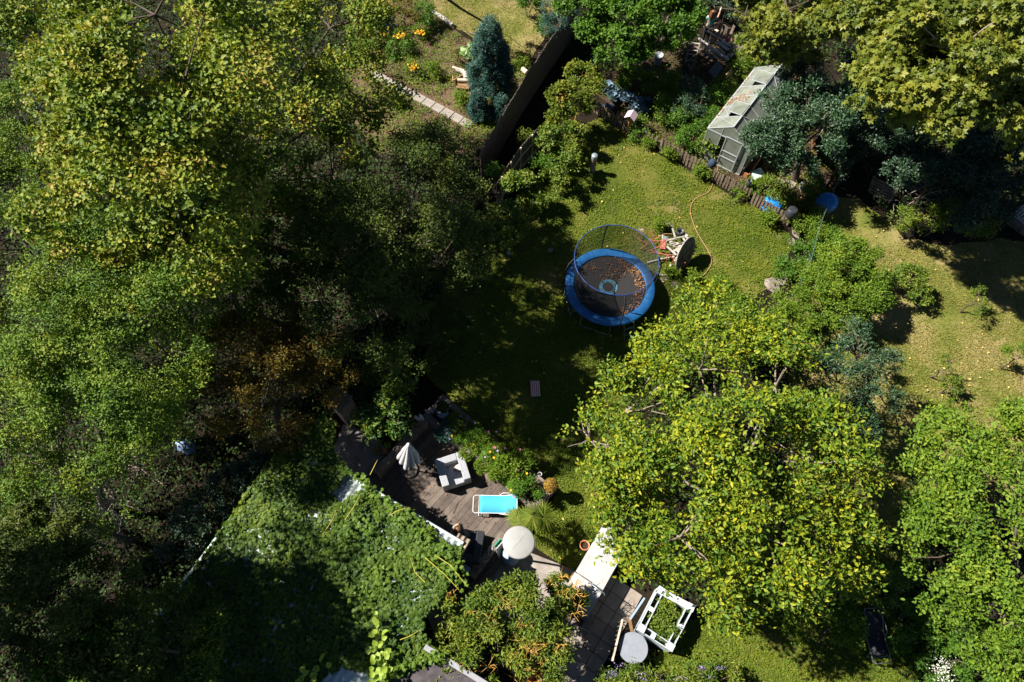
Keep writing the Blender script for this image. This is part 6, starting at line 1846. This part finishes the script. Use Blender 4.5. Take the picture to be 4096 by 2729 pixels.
# ---- weeds by fence, wire net and paths
for i, (u, v, r, m_, lab) in enumerate(((3060, 760, .5, SHRUB, "leafy plant behind the picket fence left of the blue shell"), (3130, 780, .4, SHRUB, "leafy plant above the half hidden blue shell"), (3230, 790, .45, SHRUB, "thin leafy plant in front of the grey planter"), (3250, 740, .4, SHRUB, "twiggy plant between the grey planter and the blue chair"), (3180, 900, .3, WEED, "weed clump at the end of the picket fence"),
                                         (3260, 880, .45, WEED, "green clump below the leaning blue shell"), (3290, 950, .45, WEED, "nettle clump along the lower wire net"), (3220, 1010, .4, HOPS, "bright fern clump beside the stepping stones"), (3140, 1080, .4, HOPS, "bright fern clump beside the grey rocks"), (3200, 1090, .35, WEED, "green clump between the wire net and grey rocks"),
                                         (3310, 960, .4, HOPS, "large leaved light plant at the top of the yellow green shrub"), (3330, 640, .5, HOPS, "bright bush in the gap under the glossy tree"), (3020, 745, .25, WEED, "weed clump beside the black tube"), (2960, 770, .25, WEED, "weed clump at the foot of the fence by the hose"), (2610, 560, .3, WEED, "weed clump at the fence foot below the bird house"), (2680, 620, .25, WEED, "weed clump at the lawn side of the picket fence"),
                                         (2810, 690, .3, WEED, "weed clump under the dark blue domed feeder"), (2560, 545, .35, HOPS, "pointed leaved plant growing through the fence"), (3080, 880, .3, WEED, "weed clump along the lawn side of the last fence stretch"), (2690, 1085, .17, WEED, "leafy weeds under the rusty trestle"), (2765, 1105, .17, WEED, "leafy weeds beneath the tipped round table"), (2640, 905, .18, WEED, "leafy weeds behind the wood heap"),
                                         (2900, 1150, .35, WEED, "scruffy bush at the lower lawn edge by the hose end"), (2620, 1400, .4, BRIGHT, "leafy plant with red fruit between trampoline and broad leaved tree"), (2560, 1450, .3, WEED, "thin leafy plant below the trampoline ladder"), (2960, 1220, .4, BRIGHT, "light leafy plant left of the rocks"))):
    plant("weed_plant", lab, "plant", u, v, .3, r, int(4200 * r), .09, .5, "oval", m_)
for u, v in ((1975, 745), (2060, 730)): pass
for i, (u, v, s, lab) in enumerate(((2095, 560, .35, "climber leaves at the upper end of the brown reed fence"), (1990, 700, .4, "leafy climber at the lower end of the brown reed fence"), (2170, 650, .4, "bright leaves in front of the brown reed fence"), (2230, 590, .35, "light green sprays in the shaded shrub border"))):
    plant("climber_plant", lab, "vine", u, v, .9, s, int(2200 * s), .09, .6, "oval", VINE if i == 0 else HOPS)
plant("potted_shrub", "dim bushy plant standing in the deepest shade of the lawn edge", "plant", 1872, 1300, .5, .4, 900, .09, .5, "oval", SHRUB)

# ---- terrace plants
def ball_bush(name, label, u, v, h, r, m, n):
    c = P(u, v, h); t = thing(name, label, "topiary", (c.x, c.y, .5))
    p = ball(n); pos = np.array(c) + p * r * (1 - np.abs(rng.normal(size=n)) * .1)[:, None]
    link_mesh("foliage", leaf_mesh("foliage", pos - np.array(origin(t)), unit(ball(n) + p * .3), unit(p + ball(n) * .5), .045, .03, "rhomb"), m, t)
    MB().lathe([(.1, .5), (.13, .62), (.14, max(.64, h - r * .6))], (c.x, c.y, 0), 14).build("pot", TERRA, t)
ball_bush("ball_bush", "round orange leaved ball bush on the planter corner", 2204, 1942, .95, .23, ORANGE, 2600)
ball_bush("ball_bush", "round dark box ball on the shaded planter corner", 1772, 1628, .95, .2, DUSK, 2000)
for i, (u, v, r, m_, L, ra_k, lab) in enumerate((
    (1830, 1700, .30, SHRUB, .07, .4, "dark leafy plant next to the watering can"), (1790, 1730, .28, CONIF, .06, .3, "grey green herb at the inner planter edge"), (1905, 1762, .28, FENN, .05, .12, "feathery yellow green fennel, largest clump of the planter"), (1850, 1740, .22, FENN, .05, .12, "feathery yellow green fennel nearest the watering can"),
    (1965, 1830, .25, FENN, .05, .12, "feathery fennel in the middle of the planter"), (2000, 1870, .24, FENN, .05, .12, "feathery fennel lower down the planter"), (2070, 1935, .2, FENN, .05, .12, "feathery fennel beside the round green bush"), (1940, 1780, .26, WEED, .08, .5, "flowering cosmos plant in the planter middle"), (2020, 1830, .28, WEED, .09, .6, "broad leaved flowering plant at the outer planter edge"),
    (2060, 1870, .28, WEED, .09, .6, "bright leaved plant beside the white bowl"), (2110, 1970, .34, HOPS, .06, .6, "dense rounded green bush at the lower planter end"), (2105, 1845, .22, BRIGHT, .1, .3, "spiky leaved plant on the outer planter wall"), (1880, 1810, .22, WEED, .07, .4, "trailing plant over the inner planter wall"), (1990, 1900, .22, WEED, .07, .4, "trailing bright plant over the deck side of the planter"), (1940, 1860, .2, WEED, .07, .4, "small trailing plant beside the white armchair"), (1880, 1720, .22, WEED, .07, .5, "flowering plant along the outer planter wall"))):
    r *= 1.22
    plant("bed_plant", lab, "plant", u, v, .75, r, int(14000 * r if m_ is FENN else 6500 * r), .085 if m_ is FENN else L, .17 if m_ is FENN else ra_k, "rhomb" if m_ is FENN else "oval", m_, "plants of the raised planter", ground=.46, gap=.1, spr=.16, zmin=.4)
fl = [(1857, 1706, PINK), (1863, 1720, PINK), (1980, 1793, PINK), (1990, 1806, LILAC), (2020, 1795, PINK), (2072, 1882, PINK), (1955, 1728, PINK), (1985, 1690 + 40, LILAC), (1808, 1745, YELL), (1833, 1722, YELL), (1893, 1778, YELL), (2044, 1963, YELL), (2107, 1896, YELL), (1975, 1833, YELL), (1900, 1696, LILAC), (1780, 1725, WHITEP), (1785, 1735, WHITEP), (1937, 1815, PINK), (1843, 1667, PINK), (2080, 1780 + 20, PINK), (1800, 1757, LILAC), (2055, 1990, PINK), (1960, 1810, YELL), (1940, 1830, LILAC)]
def blossom(m, col):
    t = thing("blossom", "small %s blossom rising from the raised planter" % col, "flower", (0, 0, 0), "%s blossoms in the raised planter" % col)
    mb = MB()
    for k in range(6):
        a = k * 1.047
        d, s = Vector((math.cos(a), math.sin(a), .15)), Vector((-math.sin(a), math.cos(a), 0))
        mb.add([Vector((0, 0, .95)), Vector((0, 0, .95)) + d * .03 - s * .018, Vector((0, 0, .95)) + d * .055, Vector((0, 0, .95)) + d * .03 + s * .018], [(0, 1, 2, 3)])
    mb.build("petals", m, t)
    MB().tube([(0, 0, .5), (0, 0, .945)], .005, 4).build("stem", HOPS, t)
    return t
protos = {}
for u, v, m_ in fl:
    col = {PINK.name: "pink", LILAC.name: "lilac", YELL.name: "orange yellow", WHITEP.name: "white"}[m_.name]
    o = copy_tree(protos[col]) if col in protos else blossom(m_, col)
    protos.setdefault(col, o)
    c = P(u, v, .95); o.location = (c.x, c.y, 0); o.scale = (.85, .85, 1.05)
for i, (u, v, lab) in enumerate(((1597, 1757, "pink sedum flower head beside the terrace wall, brightest one"), (1670, 1702, "pink sedum group below the white clogs"), (1540, 1802, "dim pink sedum over the dark yard floor"), (1510, 1790, "dim pink sedum at the left of the terrace wall"), (1645, 1670, "dim pink sedum behind the white clogs"))):
    t = plant("sedum", lab, "flowers", u, v, .45, .16, 220, .06, .5, "oval", SHRUB, "pink sedums behind the terrace wall")
    nq = 90
    pts = np.array(P(u, v, .62)) + rng.normal(size=(nq, 3)) * np.array([.07, .06, .015])
    link_mesh("flower_head", leaf_mesh("flower_head", pts - np.array(origin(t)), ball(nq), unit(ball(nq) * .6 + np.array([0, 0, 1])), .035, .03, "rhomb"), SEDUM, t)
# palm
c = P(2128, 2088, 1.35); pb = P(2128, 2100, 0)
t = thing("fan_palm", "fan palm with stiff yellow green fans beside the patio heater", "palm", (c.x, c.y, 0))
MB().tube([(c.x, c.y, 0), (c.x, c.y, .6), (c.x, c.y, 1.2)], [.09, .1, .08], 10).build("trunk", BARK, t)
fans = [((2200, 2062), 1.7, .56), ((2095, 2050), 1.5, .5), ((2140, 2030), 1.75, .5), ((2168, 2105), 1.5, .5), ((2062, 2095), 1.35, .48), ((2200, 2150), 1.3, .5), ((2130, 2085), 1.95, .46), ((2045, 2058), 1.3, .42), ((2215, 2110), 1.1, .42), ((2110, 2110), 1.6, .4), ((2150, 2160), 1.0, .45), ((2180, 2035), 1.25, .42)]
for (uv, h, r) in fans:
    q = P(*uv, h); d = q - c; dd = Vector((d.x, d.y, 0)).normalized() if d.xy.length > .05 else Vector((1, 0, 0))
    fr = thing("x", None, None) if False else None
    tiltn = (Vector((0, 0, 1)) + dd * rnd.uniform(-.2, .55) + Vector((rnd.uniform(-.3, .3), rnd.uniform(-.3, .3), 0))).normalized()
    ax0 = (dd - tiltn * dd.dot(tiltn)).normalized(); sd0 = tiltn.cross(ax0)
    mb = MB().tube([Vector((c.x, c.y, 1.2)), Vector((c.x, c.y, 1.2)).lerp(q, .6) + Vector((0, 0, .12)), q - ax0 * r * .35], [.014, .011, .008], 5)
    pet = mb.build("frond", HOPS, t)
    hub = q - ax0 * r * .35
    nb_ = 19
    an = np.linspace(-2.1, 2.1, nb_)
    dirs = np.array([np.array(ax0) * math.cos(a) + np.array(sd0) * math.sin(a) - np.array(tiltn) * .12 * abs(a) for a in an])
    LL = r * 1.1 * (1 - .28 * np.abs(an) / 2.1) * rng.uniform(.92, 1.05, nb_)
    me = leaf_mesh("fan_blade", np.repeat(np.array([hub]), nb_, 0) - np.array(origin(t)), dirs, np.repeat(np.array([tiltn]), nb_, 0) + rng.normal(size=(nb_, 3)) * .25, LL, .05, "rhomb")
    o = link_mesh("fan_blade", me, PALMM, pet)
# ---- creeper over the sheds
ivy = thing("virginia_creeper", "thick virginia creeper smothering the pale shed roof", "climber", (cen.x, cen.y, 0))
area = [(1285, 1660), (1345, 1690), (1330, 1800), (1420, 1905), (1560, 2010), (1660, 2050), (1760, 2140), (1850, 2190), (1850, 2230), (1790, 2265), (1800, 2330), (1745, 2420), (1690, 2480), (1700, 2540), (1735, 2600), (1790, 2640), (1770, 2655), (1690, 2660), (1640, 2690), (1560, 2720), (1540, 2800), (420, 2900), (560, 2560), (780, 2297), (1150, 1757), (1215, 1700)]
holes = [W(h_, 2.4) for h_ in ([(1331, 1985), (1389, 1893), (1455, 1930), (1475, 1960), (1420, 1975), (1370, 2020)], [(1640, 2052), (1668, 2050), (1722, 2090), (1700, 2095)], [(1735, 2105), (1838, 2168), (1808, 2195), (1745, 2130)], [(1320, 2700), (1370, 2672), (1470, 2690), (1480, 2760), (1320, 2760)], [(1275, 2720), (1320, 2690), (1350, 2760), (1270, 2760)], [(1750, 2275), (1775, 2255), (1800, 2270), (1765, 2300)])]
poly = W(area, 2.42)
x, y = scatter_pts(poly, 760, holes)
hb_ = 2.36 + .2 * vnoise(np.stack([x * 1.1, y * 1.1, x * 0], 1), 4) * vnoise(np.stack([x * 2.6, y * 2.6, x * 0], 1), 9) * 2
pos = np.stack([x, y, hb_ - rng.random(len(x)) ** 2 * .28], 1)
young = vnoise(np.stack([x * .8 + 3, y * .8, x * 0], 1), 14) * .5 + vnoise(np.stack([x * 3.1 + 3, y * 3.1, x * 0], 1), 15) * .3 + rng.random(len(x)) * .3 > .70
for nm, sel, m_ in (("mature_leaves", ~young, CREEP), ("young_leaves", young, CREEPY if False else CREEP)):
    n = int(sel.sum()); a = rng.uniform(0, 6.28, n)
    ax = unit(np.stack([np.cos(a), np.sin(a), rng.uniform(-.5, .3, n)], 1)); nor = unit(np.array([0, 0, 1.3]) + rng.normal(size=(n, 3)) * .38)
    LL = .092 * rng.uniform(.65, 1.2, n)
    link_mesh("foliage", leaf_mesh("foliage", pos[sel] - np.array(origin(ivy)), ax, nor, LL, LL * .40, "palm"), m_, ivy)
# fresh yellow green shoots along the roof edge and streaks
def shoots(px, h, n, sp, m_, L, kind, ratio, par, seed=0):
    pts = []
    w_ = W(px, h)
    for i in range(len(w_) - 1):
        k = max(2, int(n / (len(w_) - 1)))
        for j in range(k): pts.append(w_[i].lerp(w_[i + 1], rng.random()) + Vector(rng.normal(size=3)) * sp)
    pts = np.array(pts); n = len(pts); a = rng.uniform(0, 6.28, n)
    ax = unit(np.stack([np.cos(a), np.sin(a), rng.uniform(-.3, .4, n)], 1)); nor = unit(np.array([0, 0, 1.4]) + rng.normal(size=(n, 3)) * .35)
    LL = L * rng.uniform(.6, 1.2, n)
    return link_mesh("foliage", leaf_mesh("foliage", pts - np.array(origin(par)), ax, nor, LL, LL * ratio, kind), m_, par)
for px, n, sp in (([(1420, 1900), (1480, 1960), (1600, 2040), (1700, 2090)], 160, .07), ([(1560, 2040), (1640, 2110), (1720, 2160), (1800, 2230), (1850, 2330)], 260, .12), ([(1330, 2200), (1420, 2120), (1520, 2080)], 140, .2), ([(1400, 2450), (1480, 2380), (1560, 2250)], 150, .28), ([(1560, 2700), (1660, 2650), (1760, 2620)], 150, .07), ([(1640, 2240), (1740, 2250), (1800, 2300)], 160, .12)):
    shoots(px, 2.5, n, sp, CREEPY, .095, "palm", .4, ivy)
mb = MB()
for px in ([(1700, 2230), (1780, 2300), (1836, 2360)], [(1740, 2220), (1800, 2260), (1868, 2345)], [(1560, 2060), (1600, 2040), (1640, 2030)], [(1480, 1900), (1500, 1860), (1510, 1840)], [(1600, 2560), (1640, 2545), (1680, 2520)], [(1380, 2080), (1420, 2020), (1440, 1980)], [(1290, 2140), (1330, 2080), (1345, 2040)], [(1700, 2330), (1660, 2290), (1640, 2230)]):
    mb.tube(W(px, 2.72), [.012, .010, .005], 5)
mb.build("runners", mat("yellow_runner", [(.35, .3, .04), (.5, .42, .06)], .7, 5), ivy)
hv = thing("bindweed", "trail of pale yellow heart shaped leaves hanging over the creeper", "vine", P(1500, 2600))
shoots([(1510, 2480), (1505, 2560), (1515, 2630), (1510, 2700), (1530, 2740)], 2.8, 46, .11, HEART, .2, "oval", .9, hv)
shoots([(1220, 2700), (1260, 2729)], 2.8, 12, .16, HEART, .2, "oval", .9, hv)
MB().tube(W([(1512, 2470), (1508, 2600), (1520, 2740)], 2.74), .008, 5).build("stem", HOPS, hv)
# creeper curtain down the west wall of the shed
x0, y0 = P(1150, 1757, 2.4), P(760, 2320, 2.4)
n = 2600; s = rng.random(n); zz_ = 2.4 - rng.random(n) ** 1.6 * 1.9
pos = np.stack([x0.x + (y0.x - x0.x) * s - .12 * rng.random(n), x0.y + (y0.y - x0.y) * s, zz_], 1)
link_mesh("foliage", leaf_mesh("foliage", pos - np.array(origin(ivy)), unit(ball(n) + np.array([-.4, .2, -.8])), unit(ball(n) * .5 + np.array([-1, .5, .6])), .13, .055, "palm"), CREEP, ivy)

# ---- ground covering stuff
TERR = [(p.x, p.y) for p in (P(1760, 1588), P(2225, 1970), P(2140, 2060), P(2010, 2150), P(1700, 2130), P(1480, 1890))]
cover("grass", None, 1100, .06, .55, GRASS, .006, .05, poly_w=LAWN_W, holes=[TERR], worn=.33, gap=.32, freq=1.6, label="short clover rich grass of the main lawn", cat="grass")
cover("grass", None, 700, .07, .38, DRYG, .006, .03, poly_w=DRY_W, worn=.4, gap=.30, freq=1.4, seed=5, label="dry straw coloured grass of the right hand lawn", cat="grass")
cover("grass", None, 800, .068, .5, GRASS, .006, .035, poly_w=BR_W, gap=.3, freq=1.6, seed=6, label="bright short grass of the small lower lawn", cat="grass")
cover("grass", None, 600, .07, .38, DRYG, .006, .03, poly_w=TL_W, worn=.36, gap=.28, freq=1.4, seed=7, label="thin yellow grass of the upper lawn", cat="grass")
cover("ground_cover", None, 420, .085, .5, WEED, .01, .16, poly_w=BED_W, gap=.38, freq=1.2, seed=8, label="straggling weeds over the upper garden bed", cat="weeds", holes=[[(p.x, p.y) for p in W([(1500, 310), (1540, 290), (1870, 470), (1840, 510)])]])
cover("ground_cover", None, 170, .085, .5, WEED, .01, .2, poly_w=VEG_W, gap=.40, freq=1.3, seed=9, label="weeds between the vegetable plants", cat="weeds", holes=[[(p.x, p.y) for p in (G(-1.1, -.1, 0), G(1.1, -.1, 0), G(1.1, GL, 0), G(-1.1, GL, 0))]])
cover("ground_cover", [(2230, 560), (2420, 500), (2320, 620), (2220, 800), (2110, 900), (1960, 1000), (1900, 880), (2060, 760)], 230, .08, .6, SHRUB, .01, .15, gap=.35, seed=10, label="dark weeds along the shaded lawn border", cat="weeds")
cover("ground_cover", [(3100, 2200), (3560, 2050), (3700, 2150), (3620, 2480), (3300, 2480), (3000, 2460)], 200, .08, .6, SHRUB, .01, .25, gap=.36, seed=11, label="shaded weeds under the broad leaved tree", cat="weeds")
cover("ground_cover", [(3520, 2450), (4200, 2450), (4300, 2900), (3580, 2900), (3620, 2650)], 330, .075, .65, HOPS, .01, .3, gap=.34, seed=12, label="bright weeds of the lower right corner", cat="weeds")
cover("ground_cover", [(2850, 1180), (3100, 1080), (3320, 1050), (3250, 1350), (2900, 1550), (2600, 1500)], 200, .08, .55, WEED, .01, .25, gap=.36, seed=13, label="weeds under the shrubs beside the main lawn", cat="weeds")
cover("ground_cover", [(1750, 2330), (1960, 2330), (2180, 2480), (2300, 2520), (2260, 2729), (1800, 2729)], 150, .08, .5, SHRUB, .01, .3, gap=.38, seed=14, label="dark weeds at the foot of the evergreen shrubs", cat="weeds")
cover("ground_cover", [(-100, 1500), (900, 1700), (1150, 1750), (700, 2400), (-100, 2729)], 60, .08, .6, DUSK, .01, .2, gap=.46, seed=15, label="sparse weeds in the dark lower left yard", cat="weeds")
cover("ground_cover", [(2480, 2600), (2950, 2600), (2960, 2800), (2480, 2800)], 220, .08, .5, WEED, .01, .3, gap=.35, seed=16, label="weeds below the buddleia", cat="weeds")
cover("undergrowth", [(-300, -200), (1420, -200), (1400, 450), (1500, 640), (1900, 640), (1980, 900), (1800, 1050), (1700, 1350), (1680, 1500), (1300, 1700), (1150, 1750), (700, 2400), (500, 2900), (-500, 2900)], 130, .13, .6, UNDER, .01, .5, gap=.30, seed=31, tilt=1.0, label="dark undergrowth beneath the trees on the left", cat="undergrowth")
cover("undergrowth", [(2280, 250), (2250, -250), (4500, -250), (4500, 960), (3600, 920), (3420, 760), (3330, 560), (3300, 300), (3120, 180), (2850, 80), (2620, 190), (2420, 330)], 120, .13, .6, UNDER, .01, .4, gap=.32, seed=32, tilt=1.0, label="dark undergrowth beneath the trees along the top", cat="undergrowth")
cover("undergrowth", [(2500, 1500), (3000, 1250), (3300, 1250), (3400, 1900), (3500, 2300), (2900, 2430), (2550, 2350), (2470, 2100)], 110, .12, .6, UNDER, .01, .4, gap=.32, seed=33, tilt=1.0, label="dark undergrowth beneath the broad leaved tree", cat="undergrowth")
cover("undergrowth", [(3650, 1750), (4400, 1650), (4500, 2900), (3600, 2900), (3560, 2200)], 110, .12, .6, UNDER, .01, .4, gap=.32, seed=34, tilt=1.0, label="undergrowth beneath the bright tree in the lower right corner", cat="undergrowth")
deckpoly = [(q.x, q.y) for q in (dA, dA + da * 4.4, dA + da * 4.4 + db * 3.2, dA + db * 3.2)]
cover("fallen_leaves", None, 16, .085, .35, DEADL, .125, .02, poly_w=deckpoly, gap=.42, freq=1.6, tilt=.6, seed=20, label="brown fallen leaves scattered over the deck", cat="leaves")
cover("fallen_leaves", None, 40, .08, .35, DEADL, .125, .03, poly_w=[(q.x, q.y) for q in (dA + da * .3 + db * .05, dA + da * 3.6 + db * .05, dA + da * 3.6 + db * .5, dA + da * .3 + db * .9)], gap=.35, tilt=.6, seed=21, label="drift of brown leaves along the planter foot", cat="leaves")
cpoly = [(wc.x + .3 * math.cos(a) * .9, wc.y + .36 * math.sin(a)) for a in np.linspace(0, 6.28, 12)]
cover("fallen_leaves", None, 300, .06, .35, DEADL, .485, .03, poly_w=cpoly, gap=.58, freq=3, tilt=.6, seed=22, label="brown leaves collected on the white armchair seat", cat="leaves")
def wedge(a0, a1, r0, r1): return [(TC.x + r0 * math.cos(a), TC.y + r0 * math.sin(a)) for a in np.linspace(a0, a1, 16)] + [(TC.x + r1 * math.cos(a), TC.y + r1 * math.sin(a)) for a in np.linspace(a1, a0, 16)]
cover("fallen_leaves", None, 420, .075, .5, DEADL, DZ - .03, .04, poly_w=wedge(-1.3, .7, .98, 1.33), gap=.44, freq=2.5, tilt=.6, seed=23, label="pale brown leaves swept to the right rim of the jump mat", cat="leaves")
cover("fallen_leaves", None, 520, .065, .5, DARKDL, DZ - .035, .05, poly_w=wedge(.55, 2.4, .35, 1.3), gap=.48, freq=2.2, tilt=.6, seed=24, label="brown leaf heap on the far half of the jump mat", cat="leaves")
cover("fallen_leaves", None, 2.0, .085, .6, mat("yellow_fallen_leaf", [(.5, .32, .06), (.55, .42, .12), (.45, .2, .06)], .7, 3), .05, .02, poly_w=DRY_W + [], tilt=.4, seed=25, label="scattered yellow leaves on the dry lawn", cat="leaves")
cover("fallen_leaves", None, 1.2, .085, .6, bpy.data.materials["yellow_fallen_leaf"], .05, .02, poly_w=LAWN_W, holes=[TERR], tilt=.4, seed=26, label="scattered yellow leaves on the main lawn", cat="leaves")
cover("fallen_leaves", None, 45, .08, .4, DEADL, .012, .02, poly_w=BED_W, gap=.5, freq=1.0, tilt=.4, seed=27, label="dry brown leaves on the upper garden bed", cat="leaves")
cover("fallen_leaves", None, 70, .08, .4, DEADL, .012, .03, poly_w=VEG_W, gap=.55, freq=1.0, tilt=.4, seed=28, label="dry brown leaves on the vegetable plot soil", cat="leaves")
# leaf litter lying on the left greenhouse roof (follows its slope)
n = 240
ys = GL * (.42 + .12 * rng.normal(size=n) * .5 + 0); xs = -HW + rng.random(n) * .75
ys = ys + (xs + HW) * .35
e = rng.random(n) < .35; xs = np.where(e, -HW - .02 + rng.random(n) * .08, xs); ys = np.where(e, GL * rng.uniform(.1, .95, n), ys)
pos = np.array([G(a, b, EH + (RH - EH) * (1 + min(a, 0) / HW) + .03) for a, b in zip(xs, ys)])
tag(link_mesh("fallen_leaves", leaf_mesh("fallen_leaves", pos, unit(ball(n) * np.array([1, 1, .3])), unit(ball(n) * .4 + np.array([-.5, 0, 1])), .085, .035, "rhomb"), DEADL), "brown leaves caught on the left greenhouse roof and gutter", "leaves", None, "stuff")
# compost and brush heaps
for lab, u, v, r, h in (("mound of reddish brown compost behind the glossy fruit tree", 3345, 575, 1.0, .55), ("brown brushwood and dead leaf heap above the tilted pallet", 3560, 660, 1.0, .6)):
    c = P(u, v, h * .6)
    t = thing("compost_heap", lab, "heap", (c.x, c.y, 0))
    MB().lathe([(r, .0), (r * .85, h * .4), (r * .5, h * .85), (0, h)], (c.x, c.y, 0), 20, rib=5, ribamp=.08).build("mound", LITTER, t)
    n = 1500; a = rng.uniform(0, 6.28, n); q = np.sqrt(rng.random(n)) * r
    pos = np.stack([c.x + q * np.cos(a), c.y + q * np.sin(a), h * (1 - (q / r) ** 1.6) + .02 + rng.random(n) * .05], 1)
    lo = link_mesh("litter", leaf_mesh("litter", pos - np.array(origin(t)), unit(ball(n) * np.array([1, 1, .4])), unit(ball(n) * .6 + np.array([0, 0, 1])), .09, .035, "rhomb"), DEADL, t)
t = thing("brush_pile", "tangle of bare grey twigs beside the tilted pallet", "brushwood", P(3680, 780))
mb = MB()
for i in range(70):
    u, v = rnd.gauss(3680, 60), rnd.gauss(780, 45)
    p = P(u, v, rnd.uniform(.1, .7)); a = rnd.uniform(0, 6.28); L = rnd.uniform(.3, .9)
    q = p + Vector((math.cos(a) * L, math.sin(a) * L, rnd.uniform(-.1, .35)))
    mb.tube([p, p.lerp(q, .5) + Vector((0, 0, .08)), q], [.011, .008, .004], 4)
mb.tube(W([(3610, 790), (3680, 755), (3730, 735)], .9), [.02, .015, .008], 5); mb.tube(W([(3630, 820), (3720, 770), (3840, 755)], .9), [.02, .016, .008], 5)
mb.build("twigs", TWIG, t)
